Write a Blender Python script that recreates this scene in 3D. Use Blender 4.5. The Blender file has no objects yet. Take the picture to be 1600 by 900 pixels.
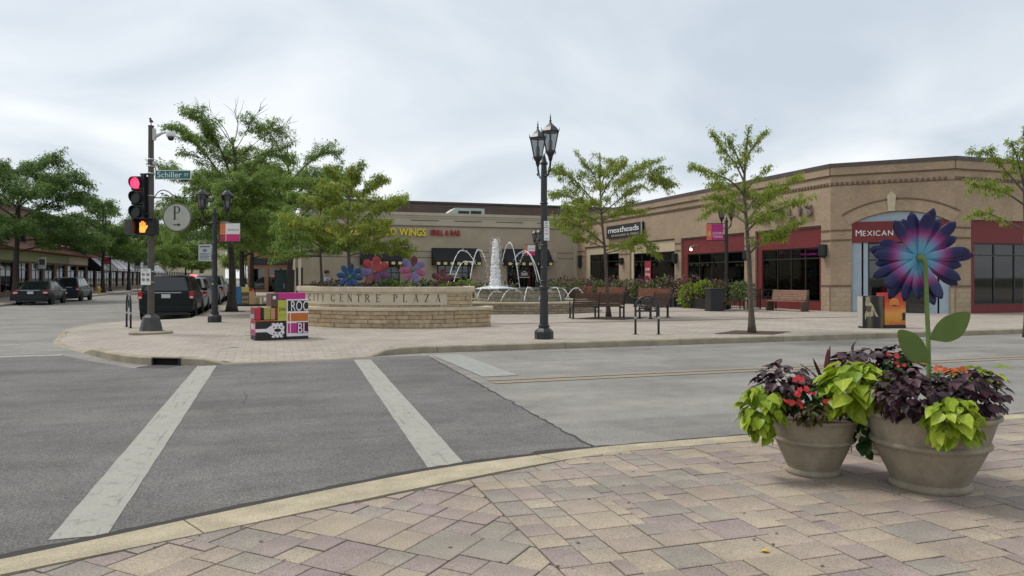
import bpy, bmesh, math, random
import numpy as np
from mathutils import Vector, Matrix
random.seed(7); RNG = np.random.default_rng(7)
S = bpy.context.scene
R = math.radians
# ---------------------------------------------------------------- camera
F = 1160.0; HZ = 434.0; CH = 1.65; YAW = R(18.2)     # focal length and horizon in pixels of the 1600x900 photograph
cam = bpy.data.cameras.new('camera'); camo = bpy.data.objects.new('camera', cam)
S.collection.objects.link(camo); S.camera = camo
camo.location = (0, 0, CH); camo.rotation_euler = (R(90), 0, -YAW)
cam.sensor_width = 36; cam.lens = F / 1600 * 36; cam.shift_y = (HZ - 450) / 1600
cam.clip_start = 0.1; cam.clip_end = 6000
S.render.resolution_x = 1024; S.render.resolution_y = 576
# ---------------------------------------------------------------- sky: bright overcast
SUN_EL, SUN_AZ = R(58), R(-48)      # azimuth from +Y, clockwise positive
world = bpy.data.worlds.new('World'); S.world = world; world.use_nodes = True
nt = world.node_tree; nt.nodes.clear()
def N(t, tree=None, **kw):
    n = (tree or nt).nodes.new(t)
    for k, v in kw.items(): setattr(n, k, v)
    return n
wo = N('ShaderNodeOutputWorld'); bg = N('ShaderNodeBackground'); bg.inputs['Strength'].default_value = 0.1
sky = N('ShaderNodeTexSky'); sky.sky_type = 'NISHITA'; sky.sun_disc = False
sky.sun_elevation = SUN_EL; sky.sun_rotation = SUN_AZ; sky.dust_density = 2.0
tc = N('ShaderNodeTexCoord'); sep = N('ShaderNodeSeparateXYZ'); nt.links.new(tc.outputs['Generated'], sep.inputs[0])
mz = N('ShaderNodeMath', operation='MAXIMUM'); mz.inputs[1].default_value = 0.0; nt.links.new(sep.outputs['Z'], mz.inputs[0])
az = N('ShaderNodeMath', operation='ADD'); az.inputs[1].default_value = 0.28; nt.links.new(mz.outputs[0], az.inputs[0])
dx = N('ShaderNodeMath', operation='DIVIDE'); nt.links.new(sep.outputs['X'], dx.inputs[0]); nt.links.new(az.outputs[0], dx.inputs[1])
dy = N('ShaderNodeMath', operation='DIVIDE'); nt.links.new(sep.outputs['Y'], dy.inputs[0]); nt.links.new(az.outputs[0], dy.inputs[1])
cb = N('ShaderNodeCombineXYZ'); nt.links.new(dx.outputs[0], cb.inputs[0]); nt.links.new(dy.outputs[0], cb.inputs[1])
n1 = N('ShaderNodeTexNoise'); n1.inputs['Scale'].default_value = 1.25; n1.inputs['Detail'].default_value = 5; n1.inputs['Roughness'].default_value = 0.48; n1.inputs['Distortion'].default_value = 0.5
mpw = N('ShaderNodeMapping'); mpw.inputs['Location'].default_value = (3.1, 1.7, 0.4); nt.links.new(cb.outputs[0], mpw.inputs[0])
nt.links.new(mpw.outputs[0], n1.inputs['Vector'])
rp = N('ShaderNodeValToRGB'); e = rp.color_ramp.elements
e[0].position = 0.32; e[0].color = (0.44, 0.495, 0.55, 1); e[1].position = 0.68; e[1].color = (0.78, 0.785, 0.79, 1)
m_ = e.new(0.5); m_.color = (0.60, 0.635, 0.665, 1)
nt.links.new(n1.outputs['Fac'], rp.inputs[0])
vm = N('ShaderNodeVectorMath', operation='MULTIPLY'); vm.inputs[1].default_value = (10, 10, 10); nt.links.new(rp.outputs[0], vm.inputs[0])
mxw = N('ShaderNodeMix', data_type='RGBA'); mxw.inputs[0].default_value = 0.9
nt.links.new(sky.outputs[0], mxw.inputs[6]); nt.links.new(vm.outputs[0], mxw.inputs[7])
nt.links.new(mxw.outputs[2], bg.inputs['Color']); nt.links.new(bg.outputs[0], wo.inputs[0])
# ---------------------------------------------------------------- sun behind cloud
sl = bpy.data.lights.new('sun', 'SUN'); sl.energy = 1.5; sl.angle = R(16); sl.color = (1.0, 0.965, 0.91)
so = bpy.data.objects.new('sun', sl); S.collection.objects.link(so)
sd = Vector((math.sin(SUN_AZ) * math.cos(SUN_EL), math.cos(SUN_AZ) * math.cos(SUN_EL), math.sin(SUN_EL)))
so.rotation_euler = sd.to_track_quat('Z', 'Y').to_euler()
vs = S.view_settings; vs.view_transform = 'Standard'; vs.look = 'None'; vs.exposure = 0.52; vs.gamma = 1.0; vs.use_curve_mapping = False
S.render.engine = 'CYCLES'
# ---------------------------------------------------------------- pixel helpers
CA, SA = math.cos(YAW), math.sin(YAW)
def XY(x, y): return (CA * x + SA * y, -SA * x + CA * y)           # camera-aligned metres -> world
def PD(px, d): return XY((px - 800) / F * d, d)                     # a pixel column at a known depth
def ZD(py, d): return CH - (py - HZ) / F * d
def G(px, py, z=0.0):
    d = F * (CH - z) / (py - HZ); u, v = PD(px, d); return (u, v, z)
def depth(u, v): return SA * u + CA * v
PZ = 0.13       # level of the plaza above the road
# ---------------------------------------------------------------- object helpers
COL = S.collection
def link(o, parent=None):
    COL.objects.link(o)
    if parent is not None: o.parent = parent
    return o
def tag(o, label=None, cat=None, group=None, kind=None):
    if label: o['label'] = label
    if cat: o['category'] = cat
    if group: o['group'] = group
    if kind: o['kind'] = kind
    return o
def thing(name, label, cat, loc=(0, 0, 0), rz=0.0, group=None):
    o = bpy.data.objects.new(name, None); o.empty_display_size = 0.2; link(o)
    o.location = loc; o.rotation_euler = (0, 0, rz); return tag(o, label, cat, group)
class MB:
    def __init__(s): s.v = []; s.f = []
    def add(s, vs, fs, M=None):
        b = len(s.v)
        s.v += [tuple(M @ Vector(p)) for p in vs] if M is not None else [tuple(p) for p in vs]
        s.f += [tuple(i + b for i in f) for f in fs]; return s
    def box(s, c, d, rz=0, M=None):
        x, y, z = [k / 2 for k in d]
        m = Matrix.Translation(c) @ Matrix.Rotation(rz, 4, 'Z')
        if M is not None: m = M @ m
        return s.add([(-x, -y, -z), (x, -y, -z), (x, y, -z), (-x, y, -z), (-x, -y, z), (x, -y, z), (x, y, z), (-x, y, z)],
                     [(0, 3, 2, 1), (4, 5, 6, 7), (0, 1, 5, 4), (1, 2, 6, 5), (2, 3, 7, 6), (3, 0, 4, 7)], m)
    def b2(s, x0, x1, y0, y1, z0, z1, M=None): return s.box(((x0 + x1) / 2, (y0 + y1) / 2, (z0 + z1) / 2), (x1 - x0, y1 - y0, z1 - z0), 0, M)
    def tube(s, pts, rad, n=8, caps=True, M=None):
        P = [Vector(p) for p in pts]; k = len(P)
        if not hasattr(rad, '__len__'): rad = [rad] * k
        vs = []; up = Vector((0.13, 0.31, 0.94)).normalized(); a = None
        for i in range(k):
            t = (P[min(i + 1, k - 1)] - P[max(i - 1, 0)]).normalized()
            if a is None:
                a = t.cross(up)
                if a.length < 0.1: a = t.cross(Vector((1, 0, 0)))
            a = (a - t * a.dot(t)).normalized(); b = t.cross(a)
            for j in range(n):
                w = 2 * math.pi * j / n; vs.append(P[i] + (a * math.cos(w) + b * math.sin(w)) * rad[i])
        fs = [(i * n + j, i * n + (j + 1) % n, (i + 1) * n + (j + 1) % n, (i + 1) * n + j) for i in range(k - 1) for j in range(n)]
        if caps: fs += [tuple(range(n))[::-1], tuple((k - 1) * n + j for j in range(n))]
        return s.add(vs, fs, M)
    def lathe(s, prof, n=16, c=(0, 0, 0), M=None, cap=True, ph=0.0):
        vs = []; k = len(prof)
        for r, z in prof:
            for j in range(n):
                w = 2 * math.pi * j / n + ph; vs.append((c[0] + r * math.cos(w), c[1] + r * math.sin(w), c[2] + z))
        fs = [(i * n + j, i * n + (j + 1) % n, (i + 1) * n + (j + 1) % n, (i + 1) * n + j) for i in range(k - 1) for j in range(n)]
        if cap: fs += [tuple(range(n))[::-1], tuple((k - 1) * n + j for j in range(n))]
        return s.add(vs, fs, M)
    def prism(s, poly, y0, y1, M=None):          # polygon in xz, extruded from y0 (front) to y1
        n = len(poly); a = sum(poly[i][0] * poly[(i + 1) % n][1] - poly[(i + 1) % n][0] * poly[i][1] for i in range(n))
        if a < 0: poly = poly[::-1]
        vs = [(p[0], y0, p[1]) for p in poly] + [(p[0], y1, p[1]) for p in poly]
        fs = [tuple(range(n)), tuple(range(2 * n - 1, n - 1, -1))] + [(j, n + j, n + (j + 1) % n, (j + 1) % n) for j in range(n)]
        return s.add(vs, fs, M)
    def slab(s, poly, z0, z1, M=None):           # polygon in xy, from z0 to z1
        n = len(poly); a = sum(poly[i][0] * poly[(i + 1) % n][1] - poly[(i + 1) % n][0] * poly[i][1] for i in range(n))
        if a < 0: poly = poly[::-1]
        vs = [(p[0], p[1], z0) for p in poly] + [(p[0], p[1], z1) for p in poly]
        fs = [tuple(range(n))[::-1], tuple(range(n, 2 * n))] + [(j, (j + 1) % n, n + (j + 1) % n, n + j) for j in range(n)]
        return s.add(vs, fs, M)
    def ball(s, c, r, n=8, m=6, M=None):
        r = r if hasattr(r, '__len__') else (r, r, r)
        prof = [(math.sin(math.pi * i / m), -math.cos(math.pi * i / m)) for i in range(m + 1)]
        prof[0] = (0.02, -1); prof[-1] = (0.02, 1)
        mm = Matrix.Translation(c) @ Matrix.Diagonal((r[0], r[1], r[2], 1))
        if M is not None: mm = M @ mm
        return s.lathe(prof, n, M=mm)
    def mesh(s, name, mat, smooth=False):
        me = bpy.data.meshes.new(name); me.from_pydata(s.v, [], s.f)
        if mat is not None: me.materials.append(mat)
        if smooth: me.polygons.foreach_set('use_smooth', [True] * len(me.polygons))
        me.update(); return me
    def obj(s, name, mat, parent=None, smooth=False, bevel=0, loc=None, seg=2, auto=None):
        o = bpy.data.objects.new(name, s.mesh(name, mat, smooth or auto is not None)); link(o, parent)
        if loc is not None: o.location = loc
        if auto is not None: o.data.set_sharp_from_angle(angle=R(auto))
        if bevel:
            m = o.modifiers.new('bevel', 'BEVEL'); m.width = bevel; m.segments = seg; m.limit_method = 'ANGLE'; m.angle_limit = R(35)
        return o
def inst(name, me, parent=None, loc=(0, 0, 0), rot=(0, 0, 0), sc=(1, 1, 1)):
    o = bpy.data.objects.new(name, me); link(o, parent); o.location = loc; o.rotation_euler = rot; o.scale = sc; return o
def dup(o, parent=None):
    c = o.copy(); COL.objects.link(c); c.parent = parent
    for ch in list(o.children): dup(ch, c)
    return c
def quads(name, V, mat, parent=None):            # V: (n,4,3) array of separate quads
    n = len(V); me = bpy.data.meshes.new(name); me.vertices.add(4 * n); me.loops.add(4 * n); me.polygons.add(n)
    me.vertices.foreach_set('co', np.ascontiguousarray(V, dtype=np.float32).ravel())
    me.loops.foreach_set('vertex_index', np.arange(4 * n, dtype=np.int32))
    me.polygons.foreach_set('loop_start', np.arange(0, 4 * n, 4, dtype=np.int32))
    me.materials.append(mat); me.update(calc_edges=True); me.validate()
    o = bpy.data.objects.new(name, me); return link(o, parent)
# ---------------------------------------------------------------- materials
def newmat(name):
    m = bpy.data.materials.new(name); m.use_nodes = True; t = m.node_tree
    return m, t, t.nodes['Principled BSDF']
def ramp(t, stops, inp, interp='LINEAR'):
    r = t.nodes.new('ShaderNodeValToRGB'); r.color_ramp.interpolation = interp; el = r.color_ramp.elements
    el[0].position, el[0].color = stops[0][0], (*stops[0][1], 1); el[1].position, el[1].color = stops[-1][0], (*stops[-1][1], 1)
    for p, c in stops[1:-1]: k = el.new(p); k.color = (*c, 1)
    t.links.new(inp, r.inputs[0]); return r.outputs[0]
def mix(t, a, b, fac, mode='MIX'):
    m = t.nodes.new('ShaderNodeMix'); m.data_type = 'RGBA'; m.blend_type = mode
    for s, v in ((m.inputs[0], fac), (m.inputs[6], a), (m.inputs[7], b)):
        if isinstance(v, (int, float)): s.default_value = v
        elif isinstance(v, tuple): s.default_value = (*v, 1)
        else: t.links.new(v, s)
    return m.outputs[2]
def noise(t, scale, detail=4, rough=0.55, vec=None, dist=0.0):
    n = t.nodes.new('ShaderNodeTexNoise'); n.inputs['Scale'].default_value = scale; n.inputs['Detail'].default_value = detail
    n.inputs['Roughness'].default_value = rough; n.inputs['Distortion'].default_value = dist
    if vec is None: vec = objc(t)
    t.links.new(vec, n.inputs['Vector']); return n.outputs['Fac']
def objc(t):
    for n in t.nodes:
        if n.bl_idname == 'ShaderNodeTexCoord': return n.outputs['Object']
    return t.nodes.new('ShaderNodeTexCoord').outputs['Object']
def bump(t, bs, h, dist, strength=0.6):
    b = t.nodes.new('ShaderNodeBump'); b.inputs['Distance'].default_value = dist; b.inputs['Strength'].default_value = strength
    t.links.new(h, b.inputs['Height']); t.links.new(b.outputs[0], bs.inputs['Normal'])
def sc3(c, k): return tuple(min(1, x * k) for x in c)
def pmat(name, col, rough=0.7, var=0.18, scale=5.0, bmp=0.0, bscale=60.0, metal=0.0, spec=0.4, fine=0.0):
    m, t, b = newmat(name)
    c = ramp(t, [(0.3, sc3(col, 1 - var)), (0.7, sc3(col, 1 + var))], noise(t, scale))
    if fine: c = mix(t, c, ramp(t, [(0.35, (1 - fine,) * 3), (0.65, (1 + fine * .4,) * 3)], noise(t, bscale, 2)), 1.0, 'MULTIPLY')
    t.links.new(c, b.inputs['Base Color'])
    b.inputs['Roughness'].default_value = rough; b.inputs['Metallic'].default_value = metal; b.inputs['Specular IOR Level'].default_value = spec
    if bmp: bump(t, b, noise(t, bscale, 3), bmp)
    return m
def island(t):
    g = t.nodes.new('ShaderNodeNewGeometry'); return g.outputs['Random Per Island']
def leafmat(name, stops, rough=0.55, trans=0.25, by='island'):
    m, t, b = newmat(name)
    src = island(t) if by == 'island' else t.nodes.new('ShaderNodeObjectInfo').outputs['Random']
    c = ramp(t, stops, src); t.links.new(c, b.inputs['Base Color']); b.inputs['Roughness'].default_value = rough
    b.inputs['Specular IOR Level'].default_value = 0.3
    tr = t.nodes.new('ShaderNodeBsdfTranslucent'); t.links.new(c, tr.inputs['Color'])
    ms = t.nodes.new('ShaderNodeMixShader'); ms.inputs[0].default_value = trans
    out = t.nodes['Material Output']; t.links.new(b.outputs[0], ms.inputs[1]); t.links.new(tr.outputs[0], ms.inputs[2]); t.links.new(ms.outputs[0], out.inputs[0])
    return m
def emit(name, col, st):
    m, t, b = newmat(name); b.inputs['Base Color'].default_value = (*sc3(col, .5), 1); b.inputs['Emission Color'].default_value = (*col, 1); b.inputs['Emission Strength'].default_value = st
    return m
def glassmat(name, tint=(0.35, 0.40, 0.42), refl=0.06):
    m, t, b = newmat(name); t.nodes.remove(b)
    tr = t.nodes.new('ShaderNodeBsdfTransparent'); tr.inputs[0].default_value = (*tint, 1)
    gl = t.nodes.new('ShaderNodeBsdfGlossy'); gl.inputs['Roughness'].default_value = 0.03
    lw = t.nodes.new('ShaderNodeLayerWeight'); lw.inputs[0].default_value = 0.25
    ad = t.nodes.new('ShaderNodeMath'); ad.operation = 'ADD'; ad.inputs[1].default_value = refl; t.links.new(lw.outputs['Fresnel'], ad.inputs[0])
    ms = t.nodes.new('ShaderNodeMixShader'); t.links.new(ad.outputs[0], ms.inputs[0]); t.links.new(tr.outputs[0], ms.inputs[1]); t.links.new(gl.outputs[0], ms.inputs[2])
    t.links.new(ms.outputs[0], t.nodes['Material Output'].inputs[0]); return m
def brickmat(name, c1, c2, mortar, w, h, mw=0.006, axes='xz', var=0.25, bmp=0.004, rough=0.85, stain=0.2):
    m, t, b = newmat(name); o = objc(t); vec = o
    if axes == 'xz':
        s = t.nodes.new('ShaderNodeSeparateXYZ'); t.links.new(o, s.inputs[0]); k = t.nodes.new('ShaderNodeCombineXYZ')
        t.links.new(s.outputs[0], k.inputs[0]); t.links.new(s.outputs[2], k.inputs[1]); vec = k.outputs[0]
    br = t.nodes.new('ShaderNodeTexBrick'); t.links.new(vec, br.inputs['Vector']); br.inputs['Scale'].default_value = 1
    br.inputs['Brick Width'].default_value = w; br.inputs['Row Height'].default_value = h; br.inputs['Mortar Size'].default_value = mw
    br.inputs['Color1'].default_value = (*c1, 1); br.inputs['Color2'].default_value = (*c2, 1); br.inputs['Mortar'].default_value = (*mortar, 1); br.inputs['Bias'].default_value = 0
    c = mix(t, br.outputs['Color'], ramp(t, [(0.3, (1 - stain,) * 3), (0.7, (1 + stain * .3,) * 3)], noise(t, 0.6, 6)), 1.0, 'MULTIPLY')
    c = mix(t, c, ramp(t, [(0.3, (1 - var * .5,) * 3), (0.7, (1 + var * .2,) * 3)], noise(t, 9, 3)), 1.0, 'MULTIPLY')
    t.links.new(c, b.inputs['Base Color']); b.inputs['Roughness'].default_value = rough
    if bmp:
        iv = t.nodes.new('ShaderNodeMath'); iv.operation = 'SUBTRACT'; iv.inputs[0].default_value = 1; t.links.new(br.outputs['Fac'], iv.inputs[1]); bump(t, b, iv.outputs[0], bmp)
    return m
M = {}
def asphalt(name, base, tint, crack=True):
    m, t, b = newmat(name)
    c = ramp(t, [(0.32, sc3(base, .78)), (0.7, sc3(base, 1.18))], noise(t, 0.55, 5, .6))
    c = mix(t, c, ramp(t, [(0.3, (.42, .42, .42)), (0.5, (1, 1, 1)), (0.7, (1.75, 1.72, 1.66))], noise(t, 62, 3, .7)), 1.0, 'MULTIPLY')
    c = mix(t, c, ramp(t, [(0.36, (.91, .905, .90)), (0.5, (1, 1, 1)), (0.64, (1.06, 1.055, 1.05))], noise(t, 3.2, 6, .65)), 1.0, 'MULTIPLY')
    mp = t.nodes.new('ShaderNodeMapping'); mp.inputs['Scale'].default_value = (0.12, 1.6, 1); t.links.new(objc(t), mp.inputs[0])
    c = mix(t, c, ramp(t, [(0.35, (.86, .86, .87)), (0.65, tint)], noise(t, 1.0, 4, .6, mp.outputs[0])), 1.0, 'MULTIPLY')
    if crack:
        vn = t.nodes.new('ShaderNodeTexVoronoi'); vn.feature = 'DISTANCE_TO_EDGE'; vn.inputs['Scale'].default_value = 0.22
        nz = t.nodes.new('ShaderNodeTexNoise'); nz.inputs['Scale'].default_value = 2.5; nz.inputs['Detail'].default_value = 5; t.links.new(objc(t), nz.inputs['Vector'])
        va = mix(t, objc(t), nz.outputs['Color'], 0.25, 'ADD'); t.links.new(va, vn.inputs['Vector'])
        k = ramp(t, [(0.0, (.5, .5, .5)), (0.0035, (1, 1, 1))], vn.outputs['Distance'])
        msk = ramp(t, [(0.5, (0, 0, 0)), (0.58, (1, 1, 1))], noise(t, 0.35, 3))
        c = mix(t, c, k, msk, 'MULTIPLY')
    t.links.new(c, b.inputs['Base Color']); b.inputs['Roughness'].default_value = 0.9; b.inputs['Specular IOR Level'].default_value = 0.25
    bump(t, b, noise(t, 160, 2), 0.004, 0.5); return m
M['road'] = asphalt('worn_road', (.24, .228, .208), (1.05, 1.04, 1.02), False)
M['asphalt'] = asphalt('dark_asphalt', (.145, .139, .132), (1.1, 1.08, 1.06))
def paint(name, col, under, wear=0.5):
    m, t, b = newmat(name)
    k = ramp(t, [(wear - .10, (0, 0, 0)), (wear + .03, (1, 1, 1))], noise(t, 7, 8, .72))
    mp = t.nodes.new('ShaderNodeMapping'); mp.inputs['Scale'].default_value = (9, .5, 1); t.links.new(objc(t), mp.inputs[0])
    k2 = ramp(t, [(0.30, (0, 0, 0)), (0.42, (1, 1, 1))], noise(t, 2, 5, .6, mp.outputs[0]))
    kk = mix(t, k, k2, 1.0, 'MULTIPLY')
    c = mix(t, col, sc3(col, .8), noise(t, 1.7, 3)); c = mix(t, under, c, kk)
    c = mix(t, c, ramp(t, [(0.3, (.8, .8, .8)), (0.7, (1.1, 1.1, 1.1))], noise(t, 90, 2)), 1.0, 'MULTIPLY')
    t.links.new(c, b.inputs['Base Color']); b.inputs['Roughness'].default_value = 0.8; return m
M['white_paint'] = paint('worn_white_paint', (.37, .355, .305), (.20, .19, .175), .43)
M['stop_paint'] = paint('worn_stop_bar_paint', (.33, .33, .295), (.24, .23, .21), .47)
M['yellow_paint'] = paint('worn_yellow_paint', (.315, .235, .14), (.25, .225, .185), .5)
M['kerb'] = pmat('kerb_concrete', (.40, .34, .235), .9, .2, 3, .004, 70, fine=.25)
M['kerb_far'] = pmat('kerb_concrete_far', (.33, .285, .205), .9, .25, 2, .004, 70, fine=.25)
M['plaza'] = brickmat('plaza_pavers', (.40, .35, .285), (.345, .295, .25), (.25, .21, .17), .32, .2, .008, 'xy', .2, .003, .85, .22)
M['band'] = brickmat('red_paver_band', (.27, .17, .14), (.22, .15, .13), (.15, .12, .10), .2, .1, .006, 'xy')
M['sand'] = pmat('joint_sand', (.12, .10, .085), .95, .25, 8, .003, 120)
def pavermat(name, by):
    m, t, b = newmat(name)
    src = island(t) if by == 'island' else t.nodes.new('ShaderNodeObjectInfo').outputs['Random']
    base = ramp(t, [(0, (.36, .305, .235)), (.13, (.335, .278, .225)), (.30, (.305, .25, .222)), (.48, (.285, .232, .215)), (.62, (.285, .255, .215)), (.76, (.325, .27, .222)), (.9, (.272, .243, .212))], src, 'CONSTANT')
    c = mix(t, base, ramp(t, [(0.3, (.82, .82, .84)), (0.7, (1.14, 1.12, 1.08))], noise(t, 2.2, 4)), 1.0, 'MULTIPLY')
    geo = t.nodes.new('ShaderNodeNewGeometry').outputs['Position']
    c = mix(t, c, ramp(t, [(0.32, (.66, .66, .66)), (0.5, (1, 1, 1)), (0.7, (1.32, 1.3, 1.26))], noise(t, 95, 3, .65, geo)), 1.0, 'MULTIPLY')
    c = mix(t, c, ramp(t, [(0.3, (.8, .79, .78)), (0.65, (1.06, 1.05, 1.05))], noise(t, 1.1, 5, .6, geo)), 1.0, 'MULTIPLY')
    t.links.new(c, b.inputs['Base Color']); b.inputs['Roughness'].default_value = .85; b.inputs['Specular IOR Level'].default_value = .25
    bump(t, b, noise(t, 170, 2, .6, geo), .002, .5); return m
M['paver'] = pavermat('concrete_paver', 'object'); M['paver_i'] = pavermat('concrete_paver_far', 'island')
M['ground'] = pmat('ground_far', (.11, .115, .07), .95, .3, .05)
M['black_metal'] = pmat('black_painted_metal', (.016, .018, .020), .38, .25, 9, spec=.5)
M['bronze_pole'] = pmat('weathered_brown_pole', (.075, .066, .058), .55, .22, 4, .001, 90)
M['pole_base'] = pmat('dark_olive_pole_base', (.052, .055, .048), .5, .2, 5)
M['steel'] = pmat('grey_steel', (.42, .43, .44), .4, .1, 5, metal=.6)
M['white'] = pmat('white_enamel', (.72, .73, .72), .45, .06, 6)
M['brick'] = brickmat('tan_brick', (.43, .315, .205), (.375, .27, .178), (.35, .275, .195), .2, .075, .008, stain=.25)
M['brick_dark'] = pmat('brown_brick_course', (.155, .10, .07), .85, .2, 10)
M['stone_base'] = brickmat('tan_block_base', (.43, .335, .22), (.385, .295, .20), (.26, .21, .15), .4, .2, .008)
M['coping'] = pmat('dark_metal_coping', (.075, .062, .055), .5, .15, 3)
M['stucco'] = pmat('grey_beige_stucco', (.385, .33, .245), .9, .1, .8, .002, 90)
M['stucco_light'] = pmat('pale_stucco', (.45, .405, .315), .9, .08, .8, .002, 90)
M['groove'] = pmat('stucco_groove', (.17, .145, .11), .9, .1, 2)
M['roof_brown'] = brickmat('brown_standing_roof', (.115, .078, .058), (.10, .066, .05), (.07, .048, .038), 3.0, .22, .02, stain=.2)
M['red_panel'] = pmat('dark_red_panel', (.165, .022, .023), .55, .1, 2)
M['blue_panel'] = pmat('pale_blue_grey_panel', (.32, .40, .46), .5, .08, 2)
M['cream'] = pmat('cream_panel', (.50, .41, .28), .7, .08, 2)
M['dark_frame'] = pmat('dark_window_frame', (.02, .021, .022), .4, .2, 6)
M['glass'] = glassmat('window_glass', (.42, .50, .50), .07)
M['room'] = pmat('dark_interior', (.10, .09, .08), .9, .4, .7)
M['warm_lamp'] = emit('warm_lamp', (1.0, .78, .45), 6.0)
M['pendant'] = emit('pendant_lamp', (1.0, .95, .85), 6.0)
M['limestone'] = pmat('limestone', (.53, .455, .33), .85, .14, 4, .003, 50, fine=.15)
M['panel_stone'] = pmat('smooth_limestone_panel', (.52, .455, .34), .8, .08, 3)
def stonemat(name, a, b2, c3):
    m, t, b = newmat(name); src = t.nodes.new('ShaderNodeObjectInfo').outputs['Random']
    c = ramp(t, [(0, a), (.35, b2), (.7, c3), (1, a)], src)
    geo = t.nodes.new('ShaderNodeNewGeometry').outputs['Position']
    c = mix(t, c, ramp(t, [(0.3, (.65, .64, .62)), (0.7, (1.15, 1.13, 1.1))], noise(t, 9, 4, .6, geo)), 1.0, 'MULTIPLY')
    t.links.new(c, b.inputs['Base Color']); b.inputs['Roughness'].default_value = .9; bump(t, b, noise(t, 22, 4, .6, geo), .02, .7); return m
M['stone'] = stonemat('split_face_stone', (.47, .36, .22), (.40, .30, .20), (.52, .42, .275))
M['fstone'] = stonemat('fountain_stone', (.36, .315, .23), (.29, .26, .20), (.42, .36, .25))
M['mortar'] = pmat('dark_mortar', (.15, .12, .085), .95, .2, 8)  # dark brown wall core, seen in the joints between the stones
M['letter'] = pmat('incised_dark_letter', (.055, .05, .042), .8, .1, 8)
M['soil'] = pmat('bark_mulch', (.075, .045, .03), .95, .4, 12, .015, 45)
M['bark'] = pmat('grey_brown_bark', (.105, .085, .065), .95, .35, 14, .01, 40)
M['bark_dark'] = pmat('dark_bark', (.055, .046, .038), .95, .35, 10, .01, 30)
M['leaf_y'] = leafmat('locust_leaf_bright', [(0, (.15, .21, .03)), (.5, (.25, .32, .045)), (1, (.37, .41, .07))], trans=.5)
M['leaf_m'] = leafmat('locust_leaf_mid', [(0, (.10, .185, .04)), (.5, (.18, .28, .055)), (1, (.29, .37, .075))], trans=.5)
M['leaf_d'] = leafmat('locust_leaf_deep', [(0, (.07, .145, .035)), (.5, (.125, .22, .05)), (1, (.20, .29, .07))], trans=.46)
M['wood_red'] = pmat('red_brown_slat', (.26, .105, .065), .6, .3, 7, fine=.2)
M['wood_dark'] = pmat('dark_brown_slat', (.10, .052, .038), .6, .3, 7, fine=.2)
M['wood_tan'] = pmat('faded_tan_slat', (.36, .22, .155), .7, .25, 7, fine=.2)
M['end_panel'] = pmat('brown_bench_end', (.085, .062, .04), .7, .2, 5)
M['green_cab'] = pmat('dark_green_cabinet', (.018, .045, .042), .5, .2, 3)
M['awning'] = pmat('black_awning_cloth', (.014, .014, .015), .8, .2, 3)
M['yellow'] = pmat('yellow_square', (.70, .60, .26), .6, .05, 3)
M['sign_yellow'] = pmat('sign_yellow', (.72, .60, .05), .4, .05, 3)
M['sign_red'] = pmat('sign_red', (.35, .03, .035), .45, .08, 3)
def flat(name, col, rough=.5, **k): return pmat(name, col, rough, .07, 4, **k)
# ================================================================ setting: ground, road, markings, pavements
def sheet(name, poly, z, mat, parent=None):
    me = bpy.data.meshes.new(name); me.from_pydata([(p[0], p[1], z) for p in poly], [], [tuple(range(len(poly)))]); me.materials.append(mat); me.update()
    o = bpy.data.objects.new(name, me); link(o, parent); return o
def rect(u0, u1, v0, v1): return [(u0, v0), (u1, v0), (u1, v1), (u0, v1)]
tag(sheet('ground', rect(-2500, 2500, -2500, 2500), -0.06, M['ground']), kind='structure')
tag(sheet('road', rect(-60, 120, -60, 420), 0.0, M['road']), kind='structure')
def rag(a, b, n, amp):
    return [(a[0] + (b[0] - a[0]) * i / n + random.uniform(-amp, amp), a[1] + (b[1] - a[1]) * i / n + random.uniform(-amp, amp)) for i in range(n + 1)]
tag(sheet('intersection_asphalt', [(-14.4, 5.0), (-2.6, 4.4)] + rag((-1.5, 5.0), (2.95, 6.4), 14, .01) + rag((2.98, 6.44), (3.2, 15.5), 60, .022) + rag((2.2, 15.5), (-2.3, 15.0), 20, .03) + rag((-3.2, 16.3), (-4.4, 18.4), 8, .02) + [(-14.4, 18.6)], 0.004, M['asphalt']), kind='structure')
def marking(name, a, b, w, mat, z=0.008, n=30, amp=.004):
    d = Vector((b[0] - a[0], b[1] - a[1])); p = Vector((-d.y, d.x)).normalized() * w / 2
    L = rag((a[0] + p.x, a[1] + p.y), (b[0] + p.x, b[1] + p.y), n, amp); Q = rag((b[0] - p.x, b[1] - p.y), (a[0] - p.x, a[1] - p.y), n, amp)
    return tag(sheet(name, L + Q, z, mat), kind='structure')
marking('crosswalk_line', (-1.14, 5.32), (-1.08, 14.95), .335, M['white_paint'])
marking('crosswalk_line', (1.48, 6.30), (1.80, 15.1), .335, M['white_paint'])
marking('stop_bar', (3.70, 11.85), (3.62, 15.5), .62, M['stop_paint'])
marking('yellow_centre_line', (3.35, 11.44), (90, 11.44), .16, M['yellow_paint'])
marking('yellow_centre_line', (3.35, 11.12), (90, 11.12), .16, M['yellow_paint'])
marking('crosswalk_line', (-4.15, 18.0), (-14.2, 18.0), .3, M['white_paint'])
marking('crosswalk_line', (-5.75, 21.0), (-14.2, 21.0), .3, M['white_paint'])
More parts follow.
